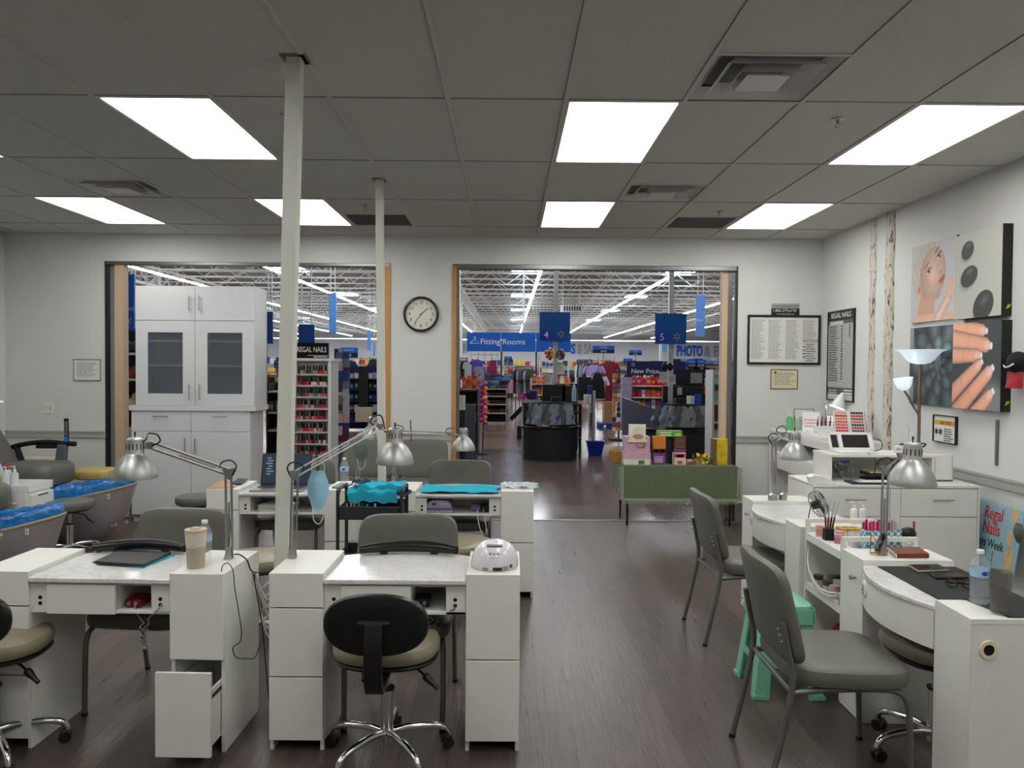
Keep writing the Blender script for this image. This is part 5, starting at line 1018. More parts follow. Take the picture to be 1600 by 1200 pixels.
# fan on the far marble desk
p = Vector((1.80, 4.47, .79)); t = thing('small_fan', 'small black wire desk fan on the far marble desk', 'fan', (1.80,4.47,.766)); M = frame((.75,-.5,.45)); c0 = Vector((0,0,.1))
b = MB(); cg = 0
for r_, z_ in ((.078,0),(.072,.022),(.055,.034),(.03,.04),(.072,-.022),(.05,-.034)): b.tube([c0+M @ Vector((r_*math.cos(a), r_*math.sin(a), z_)) for a in [2*math.pi*i/28 for i in range(28)]], .0012, 5, closed=True)
for i in range(26):
    a = 2*math.pi*i/26; b.tube([c0+M @ Vector((r_*math.cos(a), r_*math.sin(a), z_)) for r_, z_ in ((.05,-.034),(.072,-.022),(.078,0),(.072,.022),(.055,.034),(.02,.041))], .0009, 4)
b.build('cage', DKM, t)
for k in range(4): b = MB(); b.surf(lambda u, v: c0+M @ Vector(((.015+.05*u)*math.cos(k*1.57+.5*v), (.015+.05*u)*math.sin(k*1.57+.5*v), .012*v)), 5, 4, .001); b.build('blade', BLACKP, t)
b = MB(); b.cyl(c0+M @ Vector((0,0,-.035)), c0+M @ Vector((0,0,.01)), .024); b.build('motor', BLACKP, t); b = MB(); b.tube([c0+Vector((-.06,-.05,0)),(-.07,-.04,.03),(-.06,-.03,.006),(.05,-.02,.006)], .003, 6, sm=4); b.tube([c0+Vector((.06,.05,0)),(.06,.05,.02),(.05,.03,.006),(.05,-.02,.006)], .003, 6, sm=4); b.build('stand', BLACKP, t)
for q, (px, cc) in enumerate(((1331,(230,230,228)),(1345,(226,220,226)))):
    pump(('white pump bottle behind the wire fan','white bottle with a wide dispensing head behind the tray shelf')[q], (at(px,830,Y=4.42).x, 4.40, .742 if q == 0 else .742), cc, .15, .02, (236,236,236), alpha=False)
# steel jars, lamp neighbours
for q, px in enumerate((1200, 1218)):
    p = at(px, 778, z=.766); p.y = 5.17+.02*q; t = thing('steel_jar', ('left','right')[q]+' one of two small lidded steel jars beside the far lamp', 'jar', p, 0, 'small steel jars'); b = MB(); b.lathe([(0,0),(.026,0),(.027,.034),(.029,.036)], n=24); b.build('jar_body', STEEL, t); b = MB(); b.lathe([(.03,.036),(.028,.042),(.01,.046),(.004,.05),(.006,.056),(0,.058)], n=24); b.build('lid', CHROME, t)
# near desk things
slab('desk_mat', 'black mat covering the right edge desk', 'mat', ((1385,882),(1487,883),(1640,925),(1640,966),(1566,966),(1480,925)), .7665, .003, mt('black_mat',(24,25,28),.75,bump=.15,bscale=200), bev=.001)
o = bpy.context.scene.objects['desk_mat']; me = o.data
P = [(1.70,3.53),(2.05,3.53),(2.09,2.735),(1.86,2.735),(1.80,2.92),(1.74,2.93)]; bpy.data.objects.remove(o); c = Vector((1.9,3.1,.742)); b = MB(TW(c)); b.prism([(1.70,3.53),(2.058,3.53),(2.058,2.952),(1.70,2.952)], .742, .745, 'xy'); b.prism([(1.76,2.951),(2.062,2.951),(2.062,2.735),(1.79,2.735)], .7665, .7695, 'xy'); b.add([(1.70,2.953,.742),(2.058,2.953,.742),(2.062,2.948,.7695),(1.755,2.948,.7695)], [(0,1,2,3)]); o = b.build('desk_mat', mt('black_mat',(24,25,28),.75), None, loc=c); tag(o, 'black mat covering the desk at the right edge of the photo', 'mat')
def phone(label, px, m, z=.746):
    o, c = slab('phone', label, 'phone', px, z, .009, m, 'phones on the black mat', bev=.003); o2 = MB(TW(c)).prism([(p.x+(c.x-p.x)*.06, p.y+(c.y-p.y)*.06) for p in poly_at(px, z)], z+.009, z+.0098, 'xy').build('screen', BLACKS, o); return o
phone('phone with a pale frame on the black mat, farther one', ((1418,885),(1466,884),(1484,893),(1434,895)), mt('pale_green_case',(150,156,130),.4)); phone('black phone on the black mat, nearer one', ((1450,897),(1498,898),(1514,905),(1462,905)), BLACKP)
t = thing('glasses', 'black folded glasses on the black mat', 'glasses', at(1500,918,z=.746)); b = MB()
for s_ in (-1, 1): b.tube([(s_*.03+.022*math.cos(a), -.004+.01*math.sin(a)*.4, .018+.016*math.sin(a)) for a in [2*math.pi*i/16 for i in range(16)]], .0022, 6, closed=True)
b.tube([(-.008,-.003,.022),(.008,-.003,.022)], .002, 6); b.build('frame', BLACKS, t); b = MB(); b.tube([(-.052,0,.022),(-.04,.03,.012),(.04,.035,.006)], .002, 6, sm=3); b.tube([(.052,0,.022),(.04,.02,.014),(-.04,.028,.008)], .002, 6, sm=3); b.build('temples', BLACKS, t); t.rotation_euler = (0,0,R(-20))
water_bottle('water bottle on the right edge desk in front of the poster', (at(1535,945,z=.77).x, at(1535,945,z=.77).y+.02, .770), .2, .033)
p = at(1562,957,z=.770); t = thing('drinking_glass', 'tall grey tinted glass beside the water bottle on the black mat', 'glass', p); SM = clear('smoked_glass',(120,118,110),.38,.05); b = MB(); b.lathe([(0,.0),(.03,0),(.031,.012),(.041,.15),(.039,.15),(.0295,.014),(0,.012)], n=40); b.build('tumbler', SM, t)
o, c = slab('notebook', 'brown leather notebook on the desk beside the large silver lamp', 'notebook', ((1387,861),(1436,861),(1452,872),(1401,872)), .766, .021, mt('brown_leather',(112,52,36),.45), bev=.002); P = poly_at(((1387,861),(1436,861),(1452,872),(1401,872)), .766); MB(TW(c)).prism([(p.x-.003, p.y) for p in P], .769, .784, 'xy').build('pages', PAPER, o)
p = at(1370,866,z=.766); t = thing('vanity_mirror', 'small round folding mirror on a rose gold stand', 'mirror', p); RG = mt('rose_gold',(206,130,96),.25,.9); M = frame((.8,-.25,-.35)); c0 = Vector((.014,0,.058)); b = MB(); b.lathe([(0,.006),(.042,.006),(.046,0),(.042,-.006),(0,-.006)], c0, 32, M, sy=1.1); b.build('back_disc', BLACKS, t)
b = MB(); b.tube([(-.03,0,.1),(-.032,0,.01),(-.03,.0,.004)], .0022, 6); b.tube([(.026*math.cos(a)-.004, .026*math.sin(a), .003) for a in [2*math.pi*i/20 for i in range(20)]], .0022, 6, closed=True); b.tube([(.018*math.cos(a)+.018, .018*math.sin(a), .003) for a in [2*math.pi*i/20 for i in range(20)]], .0022, 6, closed=True); b.tube([(-.03,0,.1),(-.008,-.02,.06),(.012,-.03,.022),(.03,-.03,.014),(.045,-.02,.03)], .0022, 6, sm=4); b.build('wire_stand', RG, t)
t = thing('brush_roll', 'black oval brush cushion behind the checkered box', 'brush', (at(1418,848,Y=3.98).x, 3.98, ZT)); b = MB(); b.ball((0,0,.055), .045, (1,.6,.8)); b.cyl((0,0,0),(0,0,.03),.014); b.build('cushion', BLACKP, t); b = MB(); b.box(.028,-.005,.05,.036,.005,.12); b.build('wooden_tool', cmat((140,84,50)), t)
# mint stool
t = thing('plastic_stool', 'mint green plastic stool behind the near guest chair', 'stool', (1.405, 3.975, 0)); b = MB(); b.pad(.27,.27,.03,(0,0,.445),e=6,edge=.12); b.build('seat', TURQ, t)
b = MB()
for a in range(4): b.obox(Matrix.Rotation(R(90*a), 3, 'Z') @ Vector((0,.138,.405)), (.25,.006,.075) if a % 2 == 0 else (.006,.25,.075) if False else (.25,.006,.075), Matrix.Rotation(R(90*a), 3, 'Z'))
b.build('skirt', TURQ, t)
for sx in (-1, 1):
    for sy in (-1, 1):
        b = MB(); vs = []; 
        for z, r0_, h_ in ((0,.172,.036),(.43,.12,.03)): vs += [(sx*r0_,sy*(r0_-2*h_),z),(sx*r0_,sy*r0_,z),(sx*(r0_-2*h_),sy*r0_,z),(sx*(r0_-.01),sy*(r0_-2*h_),z),(sx*(r0_-.01),sy*(r0_-.01),z),(sx*(r0_-2*h_),sy*(r0_-.01),z)]
        b.add(vs, [(0,1,7,6),(1,2,8,7),(2,5,11,8),(5,4,10,11),(4,3,9,10),(3,0,6,9),(0,3,4,1),(1,4,5,2)]); lg = b.build('leg', TURQ, t)
        b = MB(); b.obox((sx*.15, sy*.15, .012), (.056,.056,.02)); b.build('foot', TURQ, lg)
for a in range(4): b = MB(); b.obox(Matrix.Rotation(R(90*a), 3, 'Z') @ Vector((0,.148,.17)), (.25,.008,.035), Matrix.Rotation(R(90*a), 3, 'Z')); b.build('brace', TURQ, t)
# drawer cabinet
RX0, RX1, RY, RZ, RYB = 2.062, 3.19, 5.2, .866, 5.68
t = thing('drawer_cabinet', 'wide white reception cabinet with long bar handles', 'cabinet', (RX0, RY, 0)); T_ = TW((RX0, RY, 0)); MB(T_).box(RX0,RY+.018,0,RX1,RYB,RZ-.012).build('body', WHITE, t, bev=.001); MB(T_).box(RX0,RY,RZ-.018,RX1,RYB,RZ).build('top', WHITE, t, bev=.001); MB(T_).box(RX1-.016,RY,0,RX1,RY+.018,RZ-.018).build('side_edge', WHITE, t)
for xa, xb, hx_ in ((RX0+.02,2.58,2.34),(2.655,RX1-.02,2.93)):
    d = MB(T_).box(xa,RY,.655,xb,RY+.016,RZ-.024).build('drawer', WHITE, t, bev=.001); b = MB(T_); b.tube([(hx_-.07,RY-.025,.77),(hx_+.07,RY-.025,.77)], .004, 8); [b.tube([(hx_+s_*.05,RY-.025,.77),(hx_+s_*.05,RY,.77)], .003, 6) for s_ in (-1,1)]; b.build('handle', STEEL, d)
    MB(T_).box(xa,RY,.06,xb,RY+.016,.65).build('door', WHITE, t, bev=.001)
MB(T_).box(2.583,RY,.06,2.652,RY+.016,RZ-.024).build('door', WHITE, t)
t = thing('hutch', 'low open white hutch on top of the reception cabinet', 'hutch', (2.24, 5.37, RZ)); b = MB(TW((2.24,5.37,RZ))); b.box(2.24,5.37,RZ,2.256,5.67,1.035); b.box(2.955,5.37,RZ,2.97,5.67,1.035); b.box(2.24,5.365,1.035,2.975,5.68,1.053); b.box(2.24,5.66,RZ,2.97,5.67,1.035); b.build('carcass', WHITE, t, bev=.001)
def onY(u, v, Y): return at(u, v, Y=Y)
t = thing('card_terminal', 'white card payment terminal on the left of the reception cabinet', 'card terminal', (2.15, 5.265, RZ+.001), 0); b = MB(); b.prism([(-.09,.0),(.08,.0),(.08,.006),(-.02,.05),(-.075,.062),(-.1,.045)], -.04, .04); b.build('case', WHITEP, t, bev=.006); b = MB(); b.add([(-.018,-.034,.0512),(.072,-.034,.0115),(.072,.034,.0115),(-.018,.034,.0512)], [(0,1,2,3)]); b.build('display', mt('grey_display',(80,84,86),.2), t)
t = thing('clipboard', 'dark clipboard with a white sheet on the reception cabinet', 'clipboard', (2.47, 5.28, RZ)); MB().box(-.14,-.06,0,.22,.07,.014).build('board', mt('clipboard_navy',(28,34,50),.4), t, bev=.002); MB().box(-.09,-.05,.014,.2,.06,.016).build('sheet', PAPER, t); b = MB(); b.tube([(-.12,-.02,.02),(-.08,.0,.024),(-.05,-.01,.02)], .004, 6, sm=3); b.build('clamp', STEEL, t)
t = thing('tablet_stand', 'white point of sale stand seen from behind, on the hutch', 'tablet stand', (2.46, 5.5, 1.054)); M = Matrix.Rotation(R(-28), 3, 'X'); b = MB(); b.box(-.14,-.09,0,.13,.06,.016); b.build('base', WHITEP, t, bev=.003)
o0 = Vector((0,.02,.012)); b = MB()
for (x0_,z0_,x1_,z1_) in ((-.16,0,-.14,.14),(-.16,.12,.16,.14),(-.16,0,.15,.02),(.13,0,.16,.14),(-.09,.02,-.06,.12)): b.obox(o0+M @ Vector(((x0_+x1_)/2,0,(z0_+z1_)/2)), (x1_-x0_,.016,z1_-z0_), M)
b.build('bracket', WHITEP, t, bev=.002); b = MB(); b.obox(o0+M @ Vector((0,.006,.07)), (.28,.006,.11), M); b.build('tablet_back', BLACKP, t); b = MB(); b.tube([(.16,0,.1),(.2,0,.08),(.2,0,.03),(.15,0,.01)], .003, 6, sm=5); b.tube([(.06,-.09,.006),(.09,-.14,-.03),(.085,-.15,-.1),(.08,-.14,-.17)], .003, 6, sm=5); b.build('cord', BLACKP, t)
t = thing('cable_tangle', 'tangled grey cables at the left inside the hutch', 'cables', (2.33, 5.52, RZ)); rd = random.Random(6)
for q in range(5): b = MB(); b.tube([(rd.uniform(-.06,.1), rd.uniform(-.1,.05), .004+.13*rd.random()) for _ in range(5)], .0035, 6, sm=5); b.build('strand', mt('cable_dark',(70,70,72),.5) if q % 2 else CABLEG, t)
MB().box(.0,-.08,.12,.08,-.06,.135).build('blue_plug', cmat((30,50,150)), t)
t = thing('business_cards', 'black card tray on the right inside the hutch', 'tray', (2.63, 5.5, RZ)); MB().box(-.1,-.08,.035,.12,.08,.05).build('tray', BLACKP, t); MB().box(-.1,-.08,0,.1,.08,.01).build('lower_tray', BLACKP, t); MB().box(-.08,-.07,.05,.08,.06,.062).build('cards', CREAMP, t)
t = thing('clear_dividers', 'clear plastic dividers inside the hutch', 'organizer', (2.46, 5.56, RZ)); [MB().box(-.07+.04*q,-.05,0,-.066+.04*q,.05,.08).build('divider', clear('clear_box',(224,226,228),.4), t) for q in range(4)]
t = thing('cleaning_cloths', 'white folded cloths and yellow pad inside the hutch at right', 'cloths', (2.89, 5.44, RZ)); b = MB(); b.ball((0,0,.03), .04, (1,.9,.75)); b.ball((-.01,.02,.085), .038, (1,.9,.6)); b.build('cloth', mt('cloth_white',(224,224,224),.9), t); MB().box(-.07,.04,.1,.04,.1,.13).build('red_box', cmat((120,30,40)), t); MB().box(-.08,.02,.13,.02,.08,.15).build('yellow_pad', cmat((220,210,40)), t)
t = thing('router', 'white rounded upright box at the right end of the hutch', 'router', (3.055, 5.45, RZ)); b = MB(); b.pad(.15,.12,.17,(0,0,.098),e=3.5,n=32,edge=.08); b.build('shell', WHITEP, t); b = MB(); b.pad(.152,.12,.014,(0,0,.007),e=3.5,edge=.2); b.build('foot', GREYM, t)
t = thing('card_box', 'small white printed box on the hutch left of the router', 'box', (2.79, 5.52, 1.054)); MB().box(-.025,-.02,0,.025,.02,.048).build('box_body', PAPER, t, bev=.001); MB().box(-.022,-.0208,.02,.01,-.02,.03).build('print', cmat((200,120,120)), t)
t = thing('straw_cup', 'clear cup with a straw on the hutch', 'cup', (2.88, 5.55, 1.054)); b = MB(); b.cyl((0,0,0),(0,0,.02),.02); b.build('dish', WHITEP, t); b = MB(); b.tube([(0,0,.01),(.002,0,.17),(-.004,0,.19)], .003, 6); b.build('straw', clear('clear_straw',(210,212,214),.6), t)
# leaning poster
t = thing('leaning_poster', 'blue printed poster leaning on the right wall beside the reception cabinet', 'poster', (3.235, 5.56, .33), R(-90)); t.rotation_euler = (R(0), 0, R(-90)); w_, h_ = .66, .42
M = Matrix.Rotation(R(-8), 4, 'X'); b = MB(M); b.box(0,-.004,0,w_,0,h_); pn = b.build('panel', mt('poster_blue',(142,182,196),.6), t)
pn.scale = (1,1,1)
RED = mt('poster_red',(206,30,40),.5); DK = mt('poster_black',(24,24,28),.5)
txts = [('Regal', .12, .37, .35, RED, .0012), ('Nails', .12, .37, .25, RED, .0012), ('Days Week', .085, .36, .15, DK, .0006), ('!', .09, .42, .07, RED, .002)]
for s_, sz, xx, zz, m_, of in txts:
    p = M @ Vector((xx, -.0052, zz)); o = text('lettering', s_, sz, p, (R(90)-R(8), 0, 0), m_, t, sx=.78, off=of)
b = MB(M)
for cxp, czp, rx, rz_ in ((.58,.37,.035,.05),(.57,.22,.03,.06),(.585,.075,.045,.085)): b.prism([(cxp+rx*math.cos(a), czp+rz_*math.sin(a)) for a in [2*math.pi*i/24 for i in range(24)]], -.0052, -.0042)
b.build('printed_nail', mt('poster_gold',(206,178,130),.5,var=.2,scale=40), t)
mask('face_mask', 'grey face mask hanging on the edge of the blue poster', (3.262, 4.905, .715), .09, .12, mt('mask_dark',(92,94,92),.8), rz=R(-80), hang=.04, loops=False)
# back counter with displays
CXL, CY0, CZ = 2.775, 6.72, 1.005
t = thing('display_counter', 'white counter with open shelves in the far right corner', 'counter', (CXL, CY0, 0)); T_ = TW((CXL, CY0, 0)); b = MB(T_); b.box(CXL,CY0,.93,3.31,8.22,CZ); b.box(CXL,CY0,0,3.31,CY0+.02,.93); b.box(3.29,CY0,0,3.31,8.22,.93); b.box(CXL,8.2,0,3.31,8.22,.93); b.box(CXL+.02,CY0,.78,3.3,8.2,.8); b.box(CXL,CY0,.62,3.3,8.2,.78); b.box(CXL+.2,CY0,0,CXL+.22,8.2,.62); b.build('carcass', WHITE, t, bev=.001)
z = CZ+.001
t = thing('design_board', 'white nail design board lying on the far right counter', 'board', (2.99, 7.25, z)); MB().box(-.2,-.36,0,.2,.4,.03).build('board', WHITEP, t, bev=.004); rd = random.Random(9); b = MB()
for q in range(26): x, y = -.15+.1*(q % 4)+rd.uniform(-.02,.02), -.3+.1*(q//4); b.lathe([(0,.0312),(.014+.01*rd.random(),.0312)], (x, y, 0), 10)
b.build('design_print', mt('print_grey',(140,140,150),.6,var=.4,scale=50), t)
for q, (x, y) in enumerate(((2.92,6.83),(3.0,6.79))): o = MB().box(-.1,-.05,0,.1,.05,.012).build('booklet', mt('pale_blue_paper',(196,214,230),.6), None, loc=(x+.06,y+.02,z+.013*q)); tag(o, ('lower','upper')[q]+' pale booklet at the near end of the far counter', 'booklet', 'booklets on the far counter')
pump('green hand sanitizer bottle on the far counter, left one', (2.93, 8.05, z), (96,190,130), .19, .034); pump('pale green sanitizer bottle on the far counter, right one', (3.02, 8.06, z), (170,206,180), .17, .034)
def card(label, p, w_, h_, rz, m=PAPER, hd=None, frame_=False):
    t = thing('standing_card', label, 'card', p, rz); M = Matrix.Rotation(R(-12), 4, 'X'); MB(M).box(-w_/2,-.003,0,w_/2,0,h_).build('sheet', m, t)
    if frame_: b = MB(M); [b.box(*q_) for q_ in ((-w_/2-.006,-.006,0,-w_/2,.002,h_),(w_/2,-.006,0,w_/2+.006,.002,h_),(-w_/2,-.006,h_-.005,w_/2,.002,h_))]; b.build('frame', FRAMEB, t)
    b = MB(M); bars(b, -w_*.4, h_*.62, w_*.8, 3, h_*.16, -.0034, seed=3, rag=.2, th=.5); b.build('print', cmat((200,150,150)), t); return t
card('black-framed sheet behind the green sanitizer', (3.12, 8.14, z), .19, .22, R(-8), frame_=True); card('white price card in front of the framed sheet on the far counter', (3.11, 7.93, z), .17, .2, R(-15)); card('black-framed sheet behind the pen rack on the far counter', (3.25, 7.75, z), .2, .18, R(-60), frame_=True)
t = thing('pen_rack', 'white stepped rack of polish samples and pens on the far counter', 'rack', (3.06, 7.45, z)); MB().box(-.1,-.05,0,.1,.05,.05).build('step', WHITEP, t, bev=.003); MB().box(-.1,.0,.05,.1,.05,.09).build('step', WHITEP, t, bev=.003)
for q in range(9):
    o = thing('polish_pen', ['far left','second','third','fourth','middle','sixth','seventh','eighth','far right'][q]+' pen in the white rack on the far counter', 'pen', (2.98+.02*q, 7.46+.03*(q % 2), z+.05+.04*(1 if q % 2 else 0)), 0, 'pens in the white rack'); b = MB(); b.cyl((0,0,0),(.004,0,.09),.007,.004); b.build('barrel', cmat(((40,40,50),(190,40,40),(30,30,34),(60,40,80))[q % 4], .3), o)
t = thing('colour_chart', 'open folding nail colour chart on the far counter', 'colour chart', (3.05, 6.92, z), R(-14)); rd = random.Random(12); M0 = Matrix.Rotation(R(-33), 4, 'X')
for s_ in (0, 1):
    M = Matrix.Translation((-.12+.135*s_, -.05, 0)) @ M0; pn = MB(M).box(0,-.006,0,.13,0,.31).build('panel', mt('chart_grey',(200,198,194),.5), t); 
    for k in range(5 if False else 9):
        b = MB(M); pal = [((226,120,90),(230,150,120)),((206,60,70),(60,130,110)),((60,80,120),(220,130,60)),((200,90,90),(180,140,190)),((90,160,90),(220,90,90)),((206,70,60),(150,110,90)),((200,20,40),(220,30,60)),((190,20,70),(110,60,90)),((30,60,150),(60,90,60))][k] if s_ == 0 else [((60,34,34),(90,50,50)),((50,30,34),(200,60,80)),((120,90,90),(80,60,70)),((206,186,170),(190,120,110)),((40,70,60),(60,60,70)),((190,90,60),(200,60,70)),((60,70,110),(230,200,190)),((206,40,50),(40,70,110)),((206,120,90),(220,180,60))][k]
        for c_ in range(5): b.prism([(.014+.021*c_, .275-.031*k), (.032+.021*c_, .275-.031*k), (.032+.021*c_, .295-.031*k), (.014+.021*c_, .295-.031*k)], -.0085, -.0065)
        b.build('swatch_row', mt('swatch_%d_%d' % (s_, k), pal[0], .2, var=0) if False else cmat(pal[0] if (k+s_) % 2 else pal[1], .2), pn)
MB().prism([(0,0),(.19,0),(.17,.26)], .16, .164, 'yz').build('side_panel', mt('chart_side',(150,150,148),.5), t)
lpv = at(1309,640,Y=7.6); t = thing('clip_lamp', 'small lit white cone lamp over the far right counter', 'lamp', (3.12, 7.6, z)); M = frame((.38, 0, 1)); hp = Vector((lpv.x-3.12, 0, at(1308,634,Y=7.6).z-z)); b = MB(); b.lathe([(.078,-.02),(.05,.05),(.02,.12),(.012,.135),(0,.136),],hp,32,M); b.build('shade', WHITEP, t)
b = MB(); b.lathe([(0,-.012),(.072,-.012)], hp, 28, M); b.build('lit_face', mt('led_white',(235,245,255),.3,emit=9), t); b = MB(); b.tube([(0,0,0),(0,0,.26),(-.01,0,.3),(hp.x+.04,0,hp.z+.05)], .006, 8, sm=4); b.lathe([(0,0),(.05,0),(.05,.012),(0,.015)], n=24); b.build('gooseneck', CHROME, t)
# ------------------------------------------------------------------ the big store beyond the doorways
STW = mt('store_wall',(214,218,222),.7); GREYR = mt('roof_deck',(120,118,112),.8,var=.1); RST = mt('roof_steel',(224,224,220),.5,.2)
STRIP = mt('led_strip',(246,250,255),.4,emit=STRIP_POWER); SKYL = mt('skylight_panel',(205,228,255),.5,emit=SKY_POWER)
YBK, ZD, ZL = 118, 7.1, 5.85
struct(MB().box(-70,YBK,0,60,YBK+.3,8).build('wall_store_back', STW)); struct(MB().box(-70,YB+.1,0,-69.7,YBK,8).build('wall_store_left', STW)); struct(MB().box(45,YB+.1,0,45.3,YBK,8).build('wall_store_right', STW))
def deck():
    m = GREYR; nt = m.node_tree; N = nt.nodes; wv = N.new('ShaderNodeTexWave'); wv.wave_type = 'BANDS'; wv.bands_direction = 'Y'; wv.inputs['Scale'].default_value = 1.0; tc = N.new('ShaderNodeTexCoord'); nt.links.new(tc.outputs['Object'], wv.inputs[0]); rp = N.new('ShaderNodeValToRGB'); rp.color_ramp.elements[0].color = col((66,63,58)); rp.color_ramp.elements[1].color = col((100,96,90)); nt.links.new(wv.outputs[1], rp.inputs[0]); nt.links.new(rp.outputs[0], N['Principled BSDF'].inputs['Base Color'])
deck()
struct(MB().box(-70,YB+.1,ZD,45,YBK,ZD+.1).build('ceiling_store', GREYR))
def joist(y, xa, xb, z0, z1, st=1.5, w_=.06):
    b = MB(); b.box(xa,y-w_,z0,xb,y+w_,z0+w_); b.box(xa,y-w_,z1-w_,xb,y+w_,z1); n = int((xb-xa)/st)
    for i in range(n):
        x = xa+i*st; b.bar((x,y,z0+.03),(x+st/2,y,z1-.03),.035,.035,(0,1,0)); b.bar((x+st/2,y,z1-.03),(x+st,y,z0+.03),.035,.035,(0,1,0))
    return b
for k in range(30):
    y = 24+3.0*k; xa, xb = -.56*y-2, .31*y+2
    struct(joist(y, xa, xb, 6.35, 7.05, 1.8).build('roof_truss', RST))
def girder(x, y0, y1):
    b = MB(); b.box(x-.07,y0,5.95,x+.07,y1,6.1); b.box(x-.07,y0,6.95,x+.07,y1,7.08); n = int((y1-y0)/3)
    for i in range(n):
        y = y0+i*3; b.bar((x,y,6.0),(x,y+1.5,7.0),.06,.06,(1,0,0)); b.bar((x,y+1.5,7.0),(x,y+3,6.0),.06,.06,(1,0,0)); b.bar((x,y+1.5,6.0),(x,y+1.5,7.0),.04,.04,(1,0,0))
    struct(b.build('roof_girder', RST))
girder(-3.3, 14, 116); girder(16.8, 30, 116); girder(-20, 22, 116); girder(-38, 40, 116)
for x, y in ((-3.3,30),(-3.3,52),(-3.3,74),(16.8,58),(16.8,86),(-20,44),(-20,70),(-38,70)): struct(MB().box(x-.13,y-.13,0,x+.13,y+.13,7).build('column', mt('column_white',(206,208,208),.5)))
for n, (x, y0_, y1_) in enumerate(((1.35,12,112),(7.45,12,112),(13.7,20,112),(-4.75,12,112),(-10.6,12,112),(-16.6,14,112),(-22.8,20,112),(-29,30,112),(-36,40,112),(20.5,40,112))):
    t = thing('strip_light', 'continuous lit strip running away under the store roof, %s' % ['above the fitting room sign','above the sign numbered five','far right of the right doorway','behind the wall with the clock','seen left of the thin white post','second from the thin white post','passing behind the tall white post','above the tall white cabinet','farther left above the cabinet','at the right jamb'][n], 'ceiling light', (x, y0_, ZL), 0, 'store strip lights')
    MB().box(-.05,0,.05,.05,y1_-y0_,.09).build('housing', RST, t); MB().box(-.065,0,0,.065,y1_-y0_,.05).build('tube', STRIP, t)
t = thing('strip_light', 'bright strip running across the far end of the store', 'ceiling light', (-40, 108, 5.3), 0, 'store strip lights'); MB().box(0,-.1,.02,75,.1,.12).build('housing', RST, t); MB().box(0,-.09,0,75,.09,.02).build('tube', STRIP, t); b = MB(); [b.tube([(x,0,.1),(x,0,1.8)], .02, 5) for x in (5,20,35,50,65)]; b.build('hanging_rod', RST, t)
for x in (9.7, .9, -12.5, -24):
    for y in (44, 59, 75, 90): struct(MB().box(x-.8,y-1.2,ZD-.04,x+.8,y+1.2,ZD-.01).build('window_skylight', SKYL))
def bigtext(s_, px0, px1, v, h_px, m, Y=YBK-.1):
    a, b_ = at(px0, v, Y=Y), at(px1, v, Y=Y); t = thing('wall_letters', 'big %s letters on the far store wall' % s_[1], 'lettering', (a.x, Y, a.z)); hh = h_px/F_PX*Y/.7
    o = text('lettering', s_[0], hh, (0, 0, 0), FY, m, t, align='LEFT', ext=.05, off=.06); wd = max(v_.co.x for v_ in o.data.vertices)-min(v_.co.x for v_ in o.data.vertices); o.scale = ((b_.x-a.x)/wd, 1, 1)
LB, LG = mt('letter_blue',(10,90,210),.5), mt('letter_grey',(160,164,168),.6)
bigtext(('PHOTO','blue PHOTO'), 1057, 1097, 549, 16, LB); bigtext(('& ELECTRONICS','grey & ELECTRONICS'), 1100, 1215, 550, 16, LG); bigtext(('S','blue S'), 892, 899, 546, 15, LB); bigtext(('& SA','grey & SA'), 902, 926, 546, 15, LG); bigtext(('ER','grey ER'), 718, 729, 545, 14, LG)
t = thing('ceiling_heater', 'small white heater unit hanging under the store roof behind the sign numbered four', 'heater', at(893,482,Y=46)); MB().box(-.6,0,-.2,.6,.6,.2).build('case', mt('heater_white',(206,206,200),.5), t)
b = MB(); [b.box(-.45+.15*q_,-.02,-.14,-.36+.15*q_,0,.14) for q_ in range(7)]; b.build('grille', BLACKP, t); b = MB(); [b.tube([(x_,.3,.2),(x_,.3,ZD-t.location.z)], .02, 5) for x_ in (-.5,.5)]; b.build('rod', RST, t)
# signs on poles
SP_Y = mt('spark_yellow',(240,180,60),.4)
def spark(par, x, y, z, r, m=None):
    b = MB()
    for k in range(6): a = R(90+60*k); d = Vector((math.cos(a),0,math.sin(a))); b.bar(Vector((x,y,z))+d*r*.38, Vector((x,y,z))+d*r, r*.22, .002, (0,1,0))
    b.build('spark_mark', m or SP_Y, par)
def lane_sign(num, u0, u1, v0, v1, Y, pu, label):
    a, b_ = at(u0, v0, Y=Y), at(u1, v1, Y=Y); px = at(pu, 560, Y=Y).x; t = thing('lane_sign', label, 'sign', (px, Y, 0), 0, 'numbered lane signs'); T_ = TW((px, Y, 0)); w_, h_ = b_.x-a.x, a.z-b_.z
    MB(T_).box(px-.045,Y-.02,.9,px+.045,Y+.06,ZD-.2).build('pole', mt('sign_pole',(190,192,192),.4), t); MB(T_).box(px-.1,Y-.1,0,px+.1,Y+.1,.9).build('pole_base', BLKC, t)
    p = MB(T_).box(a.x,Y-.06,b_.z,b_.x,Y-.025,a.z).build('sign_panel', mt('sign_blue',(0,84,160),.4,var=.02), t); MB(T_).box(a.x+.03*w_,Y-.064,b_.z+.03*h_,a.x+.42*w_,Y-.06,b_.z+.42*h_).build('number_tile', mt('tile_blue',(34,60,180),.4), p)
    text('number', num, h_*.32, (a.x+.225*w_-px, -.068, b_.z+.22*h_), FY, PAPER, p); spark(p, a.x+.7*w_-px, -.064, b_.z+.25*h_, h_*.12); return t
lane_sign('4', 843, 890, 488, 534, 15.2, 868, 'blue lane sign numbered 4 on a pole'); lane_sign('5', 1023, 1071, 490, 538, 14.6, 1048, 'blue lane sign numbered 5 on a pole')
